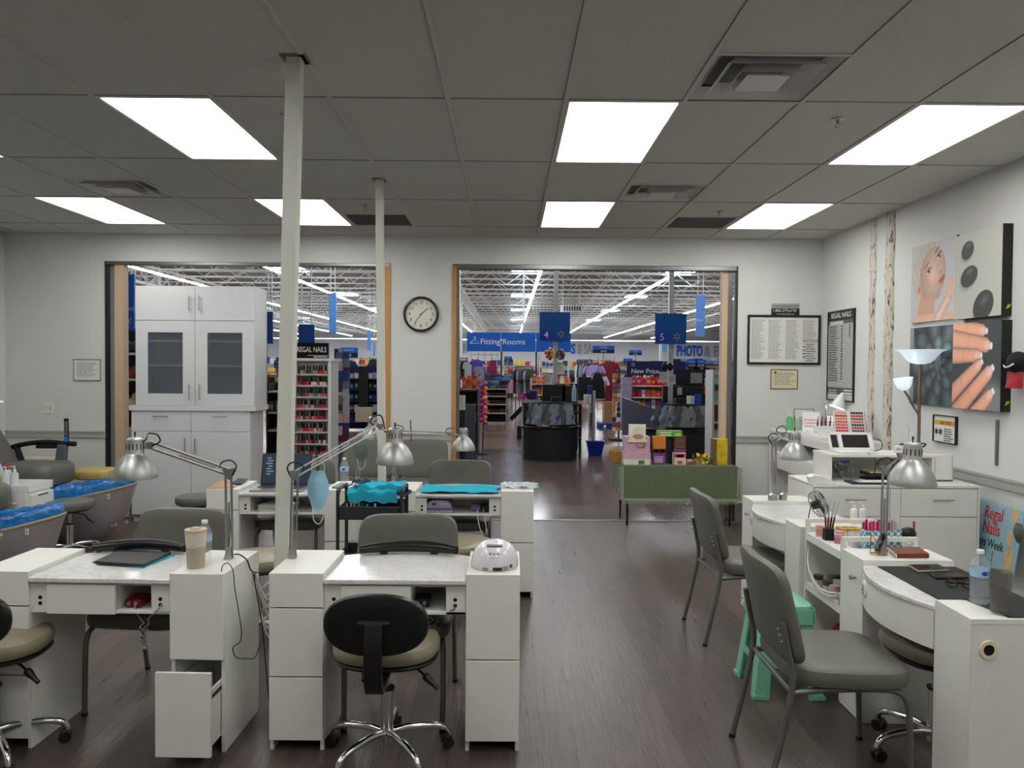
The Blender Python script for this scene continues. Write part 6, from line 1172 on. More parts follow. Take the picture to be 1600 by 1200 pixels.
a, b_ = at(729.5, 519, Y=27), at(892, 550, Y=27); t = thing('fitting_room_sign', 'long blue Fitting Rooms sign over the aisle end', 'sign', (a.x, 27, 0)); w_, h_ = b_.x-a.x, a.z-b_.z
for q, (f0, f1) in enumerate(((0,.325),(.33,.66),(.665,1))): MB().box(w_*f0,0,b_.z,w_*f1,.1,a.z).build('sign_panel', mt('sign_blue_b',(0,86,176),.4,var=.02), t)
text('lettering', 'Fitting Rooms', h_*.42, (w_*.345,-.02,b_.z+h_*.5), FY, PAPER, t); b = MB(); hx = w_*.075; hz = b_.z+h_*.42
b.tube([(hx-.17,-.02,hz),(hx,-.02,hz+.14),(hx+.17,-.02,hz),(hx-.17,-.02,hz)], .01, 5); b.tube([(hx,-.02,hz+.14),(hx+.03,-.02,hz+.19),(hx,-.02,hz+.22),(hx-.03,-.02,hz+.2)], .01, 5, sm=3); b.build('hanger_symbol', PAPER, t)
for f_ in (.0,.03,.325,.34,.66,.69,.97): MB().box(w_*f_,.02,0,w_*f_+.06,.08,b_.z).build('upright', mt('fit_frame',(206,210,214),.4) if f_ not in (.325,.66) else DKM, t)
MB().box(at(818,500,Y=27).x-a.x-.03,.0,a.z,at(818,500,Y=27).x-a.x+.03,.06,5.0).build('hanger_post', RST, t)
def blade(u0, u1, v0, v1, Y, label, cc=(64,128,208), txt=None, dx=.0, depth=None, post=True):
    a, b_ = at(u0, v0, Y=Y), at(u1, v1, Y=Y); t = thing('hanging_sign', label, 'sign', (a.x, Y, b_.z), 0, 'blue hanging signs'); w_, h_ = b_.x-a.x, a.z-b_.z; MB().box(0,0,0,w_,.06,h_).build('sign_panel', cmat(cc,.4), t)
    if txt: [text('lettering', s_, sz*h_, (w_*xx, -.005, h_*zz), FY, PAPER, t) for s_, sz, xx, zz in txt]
    b = MB(); [b.tube([(w_*q,.03,h_),(w_*q,.03,ZD-b_.z+.02)], .012, 5) for q in (.2,.8)]; post and b.build('cable', RST, t); return t
blade(514, 525, 458, 521, 26, 'tall blue hanging sign seen between the two white posts', (84,142,214), (('...',.06,.5,.5),)); blade(574, 579, 515, 548, 45, 'narrow blue hanging sign beside the thin white post', (84,142,214)); blade(583.5, 586, 534, 556, 50, 'narrowest blue hanging sign at the thin white post', (84,142,214))
blade(1088, 1101, 461, 526, 27, 'tall pale blue hanging sign in the right doorway', (92,142,214), (('bout',.09,.4,.4),)); blade(1035, 1040, 538, 551, 60, 'small blue sign on the far wall below the sign numbered 5', (60,140,220)); blade(466, 491, 507, 536, 14, 'blue sign panel above the black nail rack header', (10,78,158), None); blade(417, 426, 487, 537, 15, 'dark blue sign between the cabinet and the tall post', (16,66,130), None)
blade(178, 210, 429, 512, 12.5, 'blue sign reading bout with an arrow, left of the tall cabinet', (22,104,196), (('About',.13,.56,.36),)); b = MB(); bb_ = at(203,502,Y=12.5); b.bar((bb_.x+.03,12.49,bb_.z+.06),(bb_.x-.03,12.49,bb_.z-.03),.008,.004,(0,1,0)); b.bar((bb_.x-.03,12.49,bb_.z-.03),(bb_.x-.03,12.49,bb_.z+.03),.008,.004,(0,1,0)); b.bar((bb_.x-.03,12.49,bb_.z-.03),(bb_.x+.03,12.49,bb_.z-.03),.008,.004,(0,1,0)); sg_ = [o_ for o_ in C.objects if o_.get('label','').startswith('blue sign reading bout')][0]; b.T = None; b.v = [v_-Vector(sg_.location) for v_ in b.v]; b.build('arrow', PAPER, sg_); blade(196, 236, 512, 538, 13, 'blue jewelry sign left of the tall cabinet', (22,104,196), (('Jewelry',.3,.3,.72),), post=True)
def price(u, v, wpx, hpx, Y, label, txt='Great low price', amt='$9.98', two=True, stem=True):
    a, b_ = at(u-wpx/2, v-hpx/2, Y=Y), at(u+wpx/2, v+hpx/2, Y=Y); t = thing('price_sign', label, 'price sign', (a.x, Y, b_.z), 0, 'blue and black price signs'); w_, h_ = b_.x-a.x, a.z-b_.z
    MB().box(0,0,h_*.48,w_,.03,h_).build('blue_band', mt('price_blue',(16,92,200),.4), t); two and MB().box(0,0,0,w_,.03,h_*.48).build('black_band', BLKC, t)
    text('lettering', txt, h_*.22, (w_/2,-.004,h_*.76), FY, PAPER, t, sx=.8); two and text('price', amt, h_*.32, (w_*.5,-.004,h_*.24), FY, PAPER, t)
    stem and MB().box(w_/2-.01,.01,-b_.z,w_/2+.01,.025,0).build('stem', DKM, t); return t
for q in (((943,546,34,12,24),'price sign on the tall rack right of the fitting rooms','Sold by the lbs','$9.98'),((930,575,14,12,20),'price sign on the lavender shirts rack','Low price','$9.98'),((993,551,20,8,32),'price sign in the middle of the right doorway','5.76','$5.76'),((981,564,14,8,36),'smaller price sign left of the middle one','5.25','$5.25'),((1000,569,14,8,34),'price sign under the middle one','Low price','$4.88'),((1081,568,16,12,20),'price sign left on the denim shelf','Low price','$20.00'),((1095,568,16,12,20),'price sign right on the denim shelf','Low price','$16.98'),((545,551,28,16,22),'price sign above the navy shelves left of the thin post','Sold by the lb','$30'),((434,569,12,12,14),'price sign beside the tall white post','Great price','$1.76'),((527,576,14,10,16),'price sign beside the nail rack','Low','$7.98'),((794,561,12,8,24),'price sign in the fitting room gap','Low price','$12'),((762,586,8,6,22),'small blue price tag above the folded jeans','Low','$8')):
    price(*q[0], q[1], q[2], q[3])
# shelving, racks and tables -------------------------------------------------
def shelf_unit(label, p, w_, d_, h_, zs, m, name='shelf_unit', rz=0, back=None, group=None, edge=None, cat='shelf'):
    t = thing(name, label, cat, p, rz, group); [MB().box(x_,0,0,x_+.03,d_,h_).build('upright', m, t) for x_ in (0, w_-.03)]; MB().box(.03,d_-.02,.05,w_-.03,d_,h_).build('back_panel', back or m, t)
    for z in zs: MB().box(.03,0,z-.03,w_-.03,d_-.02,z).build('shelf_board', edge or m, t)
    return t
def goods(kind, label, grp, p, rz, n, w_, z, size, cols, seed, d_=.12, jitter=.6, name='product_box', cat='box'):
    """a row of packages along local x"""
    rd = random.Random(seed); x = 0; M = Matrix.Rotation(rz, 4, 'Z'); k = 0; st = w_/n
    for i in range(n):
        s0, s1, s2 = size[0]*rd.uniform(.8,1), size[1], size[2]*rd.uniform(1-jitter*.4,1); c_ = rd.choice(cols); q = Vector(p)+M @ Vector((st*(i+.5), d_, z)).to_3d()
        key = (kind, c_, round(s2, 2)); 
        if key not in GOODS:
            b = MB()
            if kind == 'box': b.box(-s0/2,-s1/2,0,s0/2,s1/2,s2); b.k = 1; b.box(-s0*.4,-s1/2-.002,s2*.3,s0*.4,-s1/2,s2*.7)
            elif kind == 'jar': b.cyl((0,0,0),(0,0,s2*.72),s0/2,n=10); b.k = 1; b.cyl((0,0,s2*.72),(0,0,s2),s0*.4,n=10)
            elif kind == 'ball': b.ball((0,0,s2/2), s0/2, (1,1,s2/s0)); 
            elif kind == 'pumpkin':
                n_ = 20; pr = [(.0,.08),(.5,.02),(.85,.2),(1,.5),(.85,.8),(.45,.97),(0,.88)]; vs = []
                for r_, h_ in pr:
                    for q_ in range(n_): a = 2*math.pi*q_/n_; rr = r_*s0/2*(1-.12*abs(math.sin(2.5*a))); vs.append((rr*math.cos(a), rr*math.sin(a), h_*s2))
                b.add(vs, [(i_*n_+q_, i_*n_+(q_+1) % n_, (i_+1)*n_+(q_+1) % n_, (i_+1)*n_+q_) for i_ in range(len(pr)-1) for q_ in range(n_)]); b.k = 1; b.cyl((0,0,s2*.85),(s0*.05,0,s2*1.15),s0*.06,n=6)
            elif kind == 'fold': b.pad(s0, s1, s2, (0,0,s2/2), e=5, n=16, edge=.2)
            c2 = tuple(min(255, int(v*.5+rd.choice((20,110,130)))) for v in c_)
            o = b.build(name, [cmat(c_,.5), cmat(c2,.5)] if b.k else cmat(c_,.7)); GOODS[key] = o
        else: o = GOODS[key].copy(); C.objects.link(o)
        o.location = q; o.rotation_euler = (0,0,rz+rd.uniform(-.1,.1)); ordn = ('%s, place %d along the row' % (label, i+1)); tag(o, label, cat, grp+' of '+label if False else grp)
GOODS = {}
WH = mt('shelf_white',(214,214,210),.4); BK = mt('shelf_black',(28,28,30),.5); TANS = mt('shelf_tan',(200,184,158),.6)
SNACK = ((206,40,40),(226,90,30),(240,200,70),(226,226,220),(60,120,60),(170,30,60),(40,80,160),(196,120,60)); CANDY = ((220,60,30),(230,110,30),(206,30,40),(226,220,210),(240,190,60),(90,40,110)); HOLI = ((180,40,30),(214,190,150),(160,40,30),(60,90,50),(210,206,200),(150,110,60))
# candy displays behind lanes 4 and 5
def candy(u0, Y, label, seed):
    a = at(u0, 630, Y=Y); W_ = .95; Z = [.45,.72,.98,1.24]; t = shelf_unit(label, (a.x, Y, 0), W_, .4, 1.36, Z, TANS, group='candy shelves by the lanes', edge=WH)
    for k, z in enumerate(Z):
        goods('box', 'candy package on the %s board behind lane %s' % (('lowest','second','third','top')[k], 'four' if label[-1] == '4' else 'five'), 'candy packages '+label[-22:]+' row %s' % 'abcd'[k], (a.x+.03,Y,0), 0, 8, W_-.06, z, (.1,.1,.2 if k != 2 else .16), CANDY[:4] if k in (2,3) else SNACK, seed+k)
    goods('jar', 'lidded tub on top of the candy shelf behind lane %s' % ('four' if label[-1] == '4' else 'five'), 'tubs on top '+label[-22:], (a.x+.05,Y,0), 0, 6, .5, 1.36, (.08,.08,.12), ((214,40,40),(226,226,226)), seed+9, name='tub', cat='tub')
candy(829, 18.5, 'candy shelf behind the pole of lane 4', 20); candy(985, 17.5, 'candy shelf behind the pole of lane 5', 30)
# right-hand white shelf inside the right jamb
a = at(1113, 650, Y=12.2); t = shelf_unit('white gondola shelf of packaged goods inside the right jamb', (a.x, 12.2, 0), 1.3, .45, 1.62, [.22,.5,.8,1.1,1.42], WH, rz=0, back=TANS)
for k, z in enumerate((.22,.5,.8,1.1,1.42)): goods('box', 'packaged goods on the %s board of the white gondola' % ('lowest','second','middle','fourth','top')[k], 'gondola goods row %s' % 'abcde'[k], (a.x+.03,12.2,0), 0, 12, 1.24, z, (.09,.09,.2), HOLI if k < 4 else ((200,206,210),(60,150,180),(190,200,70)), 40+k)
# left doorway: pumpkins shelves
a = at(186, 600, Y=10.2); t = shelf_unit('dark shelves of small pumpkins left of the tall white cabinet', (a.x-.5, 10.2, 0), 1.6, .5, 2.1, [.35,.7,1.08,1.45,1.79], BK, edge=WH)
PUMP = ((206,120,50),(220,190,140),(226,206,170),(150,60,30),(190,90,40),(60,50,44))
for k, z in enumerate((.7,1.08,1.45)):
    goods('pumpkin', 'small decorative pumpkins on the %s dark board, front row' % ('lowest','middle','upper')[k], 'front pumpkins row %s' % 'abc'[k], (a.x-.45,10.2,0), 0, 12, 1.5, z, (.13,.13,.11), PUMP, 50+k, d_=.1, name='pumpkin', cat='pumpkin')
    goods('pumpkin', 'small decorative pumpkins on the %s dark board, back row' % ('lowest','middle','upper')[k], 'back pumpkins row %s' % 'abc'[k], (a.x-.4,10.2,0), 0, 10, 1.4, z, (.14,.14,.2), PUMP, 60+k, d_=.27, name='pumpkin', cat='pumpkin')
goods('box', 'dark purple packages above the pumpkins', 'purple packages', (a.x-.45,10.2,0), 0, 9, 1.5, 1.45, (.14,.06,.27), ((40,30,110),(110,30,60),(50,20,70)), 70, d_=.43); goods('ball', 'dark green leaf bundles on the highest dark board', 'leaf bundles', (a.x-.45,10.2,0), 0, 8, 1.5, 1.79, (.2,.2,.2), ((70,96,80),(90,110,96),(50,70,56)), 71, name='leaf_bundle', cat='leaves')
# behind the tall post: counter, chrome bottles etc
a = at(416, 620, Y=13); t = shelf_unit('dark counter shelving between the tall cabinet and the tall post', (a.x, 13, 0), .9, .5, 1.35, [.55,.85,1.2], BK, edge=TANS); goods('box', 'dark packages on the counter shelving near the tall post', 'dark packages', (a.x,13,0), 0, 8, .9, .85, (.1,.1,.2), ((30,30,34),(50,52,58),(70,20,40),(90,90,96)), 80); goods('box', 'pink and yellow packages on top of the counter shelving', 'bright packages', (a.x,13,0), 0, 8, .9, 1.35, (.1,.1,.1), ((220,190,40),(190,60,120),(40,60,120),(30,30,40)), 81)
# navy electronics aisle seen between the posts
a = at(521, 620, Y=19); t = shelf_unit('navy shelf of small blister packs seen between the white posts', (a.x, 19, 0), 1.55, .5, 1.62, [.25,.5,.78,1.05,1.32], BLKC, back=NAVY)
for k, z in enumerate((.25,.5,.78,1.05,1.32)): goods('box', 'navy and white blister packs on the %s board' % ('lowest','second','middle','fourth','top')[k], 'blister packs row %s' % 'abcde'[k], (a.x+.02,19,0), 0, 13, 1.5, z, (.1,.06,.2 if k < 4 else .16), ((24,34,70),(36,60,120),(200,204,210),(30,36,60)) if k < 4 else ((206,206,206),(150,154,160)), 90+k)
MB_ = MB().box(.62,-.03,.3,1.3 if False else .85,0,1.62); MB_.build('end_panel', BLKC, t); MB().box(.6,-.32,.28,.98,-.0,.62).build('bin', mt('bin_wood',(190,176,150),.6), t)
a = at(556, 640, Y=16.5); 
t = thing('hook_strip', 'narrow rack of hanging small goods right beside the nail rack', 'rack', (at(522,640,Y=12).x, 12, 0)); MB().box(0,0,0,.06,.3,1.9).build('frame', BLKC, t); rd = random.Random(21)
for k in range(16):
    for q in range(2): o = MB().box(-.05,-.01,-.07,.05,.01,.07).build('hanging_pack', cmat(rd.choice(((200,206,214),(40,60,130),(150,110,120),(120,130,150),(90,40,60),(220,190,190))),.4), None, loc=(at(522,640,Y=12).x+.09+.1*q, 11.94+.05*rd.random(), .35+.095*k)); tag(o, 'small blister pack hanging on the rack beside the nail rack', 'package', 'packs hanging beside the nail rack')
# orange display and colourful board
a = at(534, 690, Y=17); t = thing('orange_display', 'tall orange cardboard display with a colourful bag on top', 'display', (a.x, 15.6, 0)); X_ = 0
b = MB(); b.box(0,0,0,.16,.4,1.15); b.box(.16,.05,.55,.36,.4,.8); b.box(.16,.05,.95,.33,.4,1.2); b.build('board', ORANGE, t); MB().box(-.12,.1,0,0,.45,1.2).build('side', mt('maroon_board',(70,30,34),.6), t); rd = random.Random(14); 
for k in range(9): MB().box(-.1+.1*(k % 3), -.02, 1.12+.14*(k//3), 0+.1*(k % 3), .15, 1.25+.14*(k//3)).build('colour_panel', cmat(rd.choice(((206,30,110),(120,180,40),(230,200,40),(220,60,120)))), t)
# clothing ------------------------------------------------------------------
def garment(label, p, w_, h_, cc, rz=0, sleeve=True, group=None, pat=None, th=.08):
    t = thing('hanging_garment', label, 'clothing', p, rz, group); n = 12
    prof = [(.16,0),(.42,-.05),(.5,-.12),(.46,-.3),(.44,-.6),(.46,-1)] if sleeve else [(.14,0),(.26,-.06),(.28,-.2),(.4,-.35),(.42,-.6),(.46,-1)]
    pol = [(x*w_, z*h_) for x, z in prof]+[(-x*w_, z*h_) for x, z in prof[::-1]]
    b = MB(); 
    def f(u, v):
        z = -v; x_ = np.interp(v, [-q for _, q in prof], [q for q, _ in prof])*w_; a = 2*math.pi*u; return (x_*math.cos(a), th*math.sin(a)*(.6+.5*v)+.012*math.sin(a*5+v*3), z*h_)
    b.surf(f, 20, 8); m = cmat(cc,.85)
    if pat: m = mt('pattern_%d_%d_%d' % cc, cc, .85, var=.9, scale=pat)
    b.build('cloth', m, t)
    if sleeve:
        for s_ in (-1, 1): b = MB(); b.tube([(s_*w_*.4,0,-h_*.08),(s_*w_*.56,0,-h_*.28),(s_*w_*.6,0,-h_*.42)], lambda q: w_*(.1-.02*q), 8, sm=2); b.build('sleeve', m, t)
    b = MB(); b.tube([(-w_*.35,0,-.03),(0,0,.03),(w_*.35,0,-.03)], .012, 6); b.tube([(0,0,.02),(0,0,.09),(.03,0,.12)], .006, 6); b.build('hanger', BLACKP, t); return t
def atp(u, v, Y): return at(u, v, Y=Y)
for l, u, v, Y, w_, h_, cc, sl, pat in (('purple top hanging under the Fitting Rooms sign',746,563,26.5,.42,.35,(66,50,150),True,None),('grey patterned top below the purple one',749,572,26.2,.38,.5,(120,120,130),True,22),('maroon speckled blouse hanging under the Fitting Rooms sign',769,564,26.5,.42,.55,(120,24,64),False,30),('navy hooded top above the navy shelf, left one',541,563,20,.45,.45,(30,50,80),True,None),('navy vest above the navy shelf, right one',583,563,20,.4,.4,(30,44,66),False,None),
  ('lavender shirt on the rack right of lane 4',928,570,20,.46,.55,(176,156,206),True,None),('white shirt behind the black bodysuit',933,586,19,.46,.6,(214,206,220),True,None),('black bodysuit hanging at the front of the rack',934,583,18.6,.42,.62,(14,14,16),False,None),('maroon t-shirt hanging at the end of the rack, upper one',952,566,21,.46,.6,(122,26,46),True,None),('maroon t-shirt hanging at the end of the rack, lower one',953,592,20.6,.46,.6,(112,22,42),True,None),('maroon top far behind lane 5',1029,567,34,.5,.5,(116,26,44),True,None),('pink jacket in the fitting room gap',797,586,26,.5,.6,(206,140,156),True,None),('grey patterned dress in the fitting room gap',812,580,27.5,.4,.7,(90,90,96),True,25)):
    garment(l, atp(u, v, Y), w_, h_, cc, sleeve=sl, pat=pat)
def grid_wall(label, u0, u1, v0, Y):
    a, b_ = atp(u0, v0, Y), atp(u1, v0, Y); t = thing('display_grid', label, 'display grid', (a.x, Y, 0), 0, 'wire display grids'); w_ = b_.x-a.x; b = MB(); n = int(w_/.22)
    for i in range(n+1): b.box(w_*i/n-.006,0,.4,w_*i/n+.006,.012,a.z)
    z = .5
    while z < a.z: b.box(0,-.01,z-.006,w_,0,z+.006); z += .22
    b.build('wire_grid', BLACKP, t); [MB().box(x-.03,-.25,0,x+.03,.25,.4).build('foot', DKM, t) for x in (.03, w_-.03)]
for q in (('wire grid under the left end of the Fitting Rooms sign',737,778,551,26.75),('wire grid behind the candy shelf of lane 4',842,868,556,26.75),('wire grid behind the lavender and maroon shirts',922,960,558,21.3),('wire grid above the navy shelf between the white posts',536,592,556,20.3),('wire grid far behind lane 5',1022,1036,563,34.5),('wire grid in the gap under the Fitting Rooms sign',790,820,574,28)): grid_wall(*q)
def rail_rack(label, u0, u1, v, Y, n, cols, h_=.7, seed=0, short=False):
    a, b_ = atp(u0, v, Y), atp(u1, v, Y); t = thing('clothes_rack', label, 'clothes rack', ((a.x+b_.x)/2, Y, 0)); hw = (b_.x-a.x)/2; b = MB(); b.tube([(-hw,0,a.z+.05),(hw,0,a.z+.05)], .015, 6); b.build('rail', DKM, t)
    for s_ in (-1, 1): b = MB(); b.tube([(s_*hw,0,.02),(s_*hw,0,a.z+.05)], .018, 6); b.box(s_*hw-.03,-.25,0,s_*hw+.03,.25,.03); b.build('leg', DKM, t)
    rd = random.Random(seed)
    for i in range(n):
        cc = rd.choice(cols); x = a.x+(i+.5)*(b_.x-a.x)/n; k = ('gr', cc, h_)
        if k not in GOODS: g = garment('', (x, Y, a.z-.06), .42, h_, cc, rz=R(68)); GOODS[k] = g
        else: g = dup(GOODS[k], (x, Y, a.z-.06))
        g.rotation_euler = (0,0,R(60+20*rd.random())); g['label'] = 'garment packed sideways on the '+label; g['group'] = 'clothes on the '+label
    return t
rail_rack('rack of pale and dark tops right of lane 4', 902, 925, 565, 22, 10, ((26,30,44),(214,210,200),(200,190,150),(130,150,170),(40,44,60),(220,190,200)), .9, 1)
rail_rack('rack in the fitting room gap', 806, 832, 575, 25, 9, ((30,30,36),(60,70,90),(120,110,120),(170,150,160),(40,60,50)), .75, 2)
rail_rack('dark rack left of the fitting rooms', 716, 730, 562, 26, 8, ((20,20,24),(40,40,46),(150,150,156)), .6, 3)
rail_rack('far rack left of lane 5 behind the boxes', 1016, 1034, 566, 36, 6, ((116,26,44),(60,60,70),(170,170,176)), .7, 4)
FARG = MB()
FARC = ((26,30,44),(214,210,200),(120,60,70),(130,150,170),(40,44,60),(200,170,180),(60,64,60),(170,60,60),(90,100,140))
for n, (u0_, u1_, v_, Y_, nn, h_) in enumerate(((732,752,580,30,8,1.0),(778,800,582,32,9,1.0),(812,842,583,31,10,1.0),(872,900,582,30,10,1.0),(902,926,586,33,8,1.0),(958,982,582,29,9,.95),(1002,1036,584,33,11,1.0),(470,520,584,30,14,1.0),(420,446,584,26,8,1.0))):
    rail_rack('far clothes rack, %s' % ('left of the jeans table','above the jeans table','left of lane four','behind the lane four screens','under the lavender shirts','behind the spinner rack','far behind lane five','hidden partly by the nail rack','between the tall cabinet and the tall post')[n], u0_, u1_, v_, Y_, nn, FARC, h_, 10+n)
for n, (x_, Y_, w_2) in enumerate(((-9,40,5),(-2.5,42,4),(3,44,4.5),(9,41,5),(-16,38,5),(0,58,9),(12,60,9),(-14,58,10))):
    t = shelf_unit('far white gondola, %s' % ('behind the thin white post','behind the wall with the clock','behind the fitting rooms','behind the long jeans shelf','behind the tall white cabinet','second one behind the fitting rooms','second one behind the jeans shelf','second one behind the white posts')[n], (x_, Y_, 0), w_2, .6, 1.7, [.4,.8,1.2], WH)
    rd = random.Random(200+n)
    for z_ in (.4,.8,1.2,1.7):
        for q_ in range(int(w_2/.3)): FARG.k = rd.randrange(6); hh_ = .2+.14*rd.random(); xx_ = x_+.05+.3*q_; FARG.box(xx_, Y_+.02, z_, xx_+.26, Y_+.3, z_+hh_)
o = FARG.build('far_packages', [cmat(c_,.5) for c_ in ((196,50,44),(226,190,80),(220,220,216),(50,70,130),(60,110,70),(40,44,54))]); tag(o, 'mass of small packages filling the far white gondolas', 'packages', kind='stuff')
# folded jeans table and shelves
def table_rack(label, u0, u1, vt, Y, zs, wood=True, d_=.6, rz=0):
    a, b_ = atp(u0, vt, Y), atp(u1, vt, Y); w_ = b_.x-a.x; t = thing('display_table', label, 'display table', (a.x, Y, 0)); top = a.z; SH = mt('table_wood',(196,166,116),.5)
    for z in [top]+[top-q for q in zs]: MB().box(0,0,z-.03,w_,d_,z).build('table_board', SH, t)
    for x in (0, w_-.03): MB().box(x,0,0,x+.03,d_,top-.03).build('side', mt('rack_grey',(120,124,126),.4,.5), t)
    MB().box(.03,d_-.02,.1,w_-.03,d_,top-.03).build('back', BK, t); return a, w_, top
a, w_, top = table_rack('tiered wooden table of folded jeans beyond the left shelf', 756, 792, 607, 21, (.2,.42,.66))
rd = random.Random(5)
for k, dz in enumerate((0,.2,.42,.66)): goods('fold', 'folded clothes on the %s board of the jeans table' % ('top','second','third','lowest')[k], 'folded clothes row %s' % 'abcd'[k], (a.x,21,0), 0, 4, w_, top-dz, (.2,.3,.1), ((24,30,34),(190,90,110),(40,60,70),(20,20,22)) if k else ((60,90,120),(40,50,70),(30,40,44),(210,214,216)), 100+k, d_=.2, name='folded_clothes', cat='clothing')
for q in range(9): o = MB().pad(.3,.26,.12,(0,0,.06),e=3,n=16,edge=.4).build('folded_jeans', cmat(((50,80,110),(30,44,60),(20,26,30),(70,100,130))[q % 4],.9), None, loc=(a.x+.1+.07*q, 21.2+.1*(q % 3), top+.1+.07*(q % 3))); o.rotation_euler = (0,rd.uniform(-.3,.3),rd.uniform(0,3)); tag(o, 'rumpled jeans heaped on the jeans table', 'clothing', 'rumpled jeans on the table')
# denim shelf below PHOTO
a, w_, top = table_rack('long shelf of stacked jeans under the PHOTO letters', 1054, 1148, 572, 21, (.22,.5,.8,1.1), d_=.6)
goods('fold', 'stacked jeans on top of the long shelf, lower layer', 'jeans layer a', (a.x,21,0), 0, 9, w_, top, (.3,.3,.1), ((60,84,110),(40,56,80),(20,22,26),(100,130,160),(20,20,24)), 110, d_=.3, name='folded_jeans', cat='clothing'); goods('fold', 'stacked jeans on top of the long shelf, upper layer', 'jeans layer b', (a.x,21,0), 0, 8, w_, top+.1, (.3,.3,.12), ((60,84,110),(30,36,50),(20,22,26),(110,140,170)), 111, d_=.3, name='folded_jeans', cat='clothing')
for k, dz in enumerate((.22,.5,.8,1.1)): goods('box' if k else 'fold', 'dark packages on the %s level under the stacked jeans' % ('first','second','third','fourth')[k], 'long shelf packages row %s' % 'abcd'[k], (a.x,21,0), 0, 12, w_, top-dz, (.12,.1,.2), ((26,28,34),(60,70,90),(24,40,90),(150,156,160),(190,196,200)), 112+k, d_=.1)
b = MB(); o = MB().box(0,0,0,.95,.5,.36).build('orange_box', ORANGE, None, loc=(atp(1094,616,17).x,17,atp(1094,618,17).z)); 
t = thing('orange_bin', 'orange bin with a lid on a dark stand right of lane 5', 'bin', (atp(1094,616,15).x, 15, 0)); bpy.data.objects.remove(o); zz = atp(1094,616,15).z; MB().box(0,0,zz,.22,.3,zz+.15).build('tub', ORANGE, t, bev=.005); MB().box(-.005,-.005,zz+.09,.225,.305,zz+.1).build('lid', mt('orange_lid',(236,100,40),.4), t); MB().box(.01,.02,0,.21,.28,zz).build('stand', BLKC, t)
# left tall black shelf with balls, wreaths
a = atp(720, 640, 14.5); t = shelf_unit('black end shelf seen just inside the right doorway at left', (a.x-1.1, 14.5, 0), 1.42, .9, 1.22, [.3,.6,.9,1.2], BK); 
goods('box', 'dark packages on the black end shelf', 'dark end shelf packages', (a.x-.2,14.5,0), 0, 4, .5, .6, (.1,.1,.22), ((30,30,34),(40,90,170),(190,196,200),(24,40,90)), 120); goods('box', 'orange and red boxes on top of the black end shelf', 'orange boxes', (a.x-.1,14.5,0), 0, 4, .4, 1.22, (.09,.09,.26), ((220,80,30),(200,40,30),(226,120,60)), 121)
rd = random.Random(31)
for k in range(17): z = 1.35-.062*k if False else 1.32-.045*k; o = MB().ball((0,0,0), .048, n=14, m=9).build('foam_ball', cmat(((236,90,120),(150,90,190),(240,180,130),(206,60,80))[k % 4],.6), None, loc=(atp(754,600,14.4).x+.035*(-1)**k+.01, 14.4+.03*(k % 3), z)); tag(o, 'coloured ball in the hanging column beside the black end shelf', 'ball', 'hanging column of coloured balls')
t = thing('ball_stand', 'thin stand carrying the column of coloured balls', 'stand', (atp(754,600,14.4).x+.01, 14.47, 0)); b = MB(); b.cyl((0,0,0),(0,0,1.4),.012); b.cyl((0,0,0),(0,0,.02),.12); b.build('rod', DKM, t)
t = thing('glossy_panel', 'dark grey upright reader panel by the black end shelf', 'panel', (atp(735,640,13.6).x, 13.6, .0)); MB().box(-.09,0,0,.09,.06,.98).build('panel_body', mt('panel_grey',(84,86,92),.3), t, bev=.02)
t = thing('paper_roll', 'white paper roll on a stand left of the dark reader panel', 'roll', (atp(722,625,13.2).x, 13.2, 0)); b = MB(); b.cyl((0,0,0),(0,0,.9),.05); b.build('stand', BLKC, t); b = MB(); b.cyl((0,0,.9),(0,0,1.15),.055); b.build('roll_body', PAPER, t)
# cards, purple/pink banner, stroller-like dark stand
t = thing('banner_display', 'pink and navy banner display left of the candy shelf', 'display', (atp(815,640,17.5).x, 17.5, 0)); MB().box(0,0,.3,.14,.1,1.05).build('pink_board', mt('pink_print',(206,60,150),.5,var=.8,scale=14), t); MB().box(.15,.02,.3,.36,.12,1.12).build('navy_board', mt('navy_board',(30,24,90),.5), t, bev=.04); b = MB(); b.bar((.1,-.1,1.05),(.5,-.1,.45),.03,.08); b.bar((-.25,-.1,.45),(.1,-.1,.8),.03,.1); b.build('arm', BLACKP, t); MB().box(-.1,0,0,.4,.1,.3).build('stand', BLKC, t)
for l, u, v, r_, cc in (('red and green fruit wreath behind the pole of lane 4',859,553,.085,((200,30,40),(220,120,70),(230,200,90),(240,220,220))),('round pink and grey flower head right of the pole of lane 4',876,554,.075,((120,60,90),(60,50,60),(190,120,150),(150,150,160)))):
    t = thing('wreath', l, 'wreath', atp(u, v, 14.6)); rd = random.Random(u)
    for k, cc_ in enumerate(cc):
        b = MB()
        for q in range(12): a_ = rd.uniform(0,6.3); rr = r_*math.sqrt(rd.random()); b.ball((rr*math.cos(a_), rd.uniform(-.03,.03), rr*math.sin(a_)*1.3), .025, n=8, m=5)
        b.build('flower_cluster', cmat(cc_,.6), t)
    b = MB(); b.tube([(0,0,0), Vector((at(868,560,Y=15.15).x, 15.15, t.location.z))-t.location], .008, 5); b.build('bracket', DKM, t)
t = thing('balloon_pair', 'two dark round balloons beside the pole of lane 5', 'balloon', atp(1043,573,14.2)); b = MB(); b.tube([(0,0,0), Vector((at(1048,560,Y=14.58).x, 14.58, t.location.z))-t.location], .006, 5); b.build('bracket', DKM, t)
for s_ in (-1,1): b = MB(); b.ball((.05*s_,0,.0), .07, (.8,.5,1.1)); b.build('disc', mt('dark_foil',(40,40,42),.25,.5,var=.6,scale=20), t)
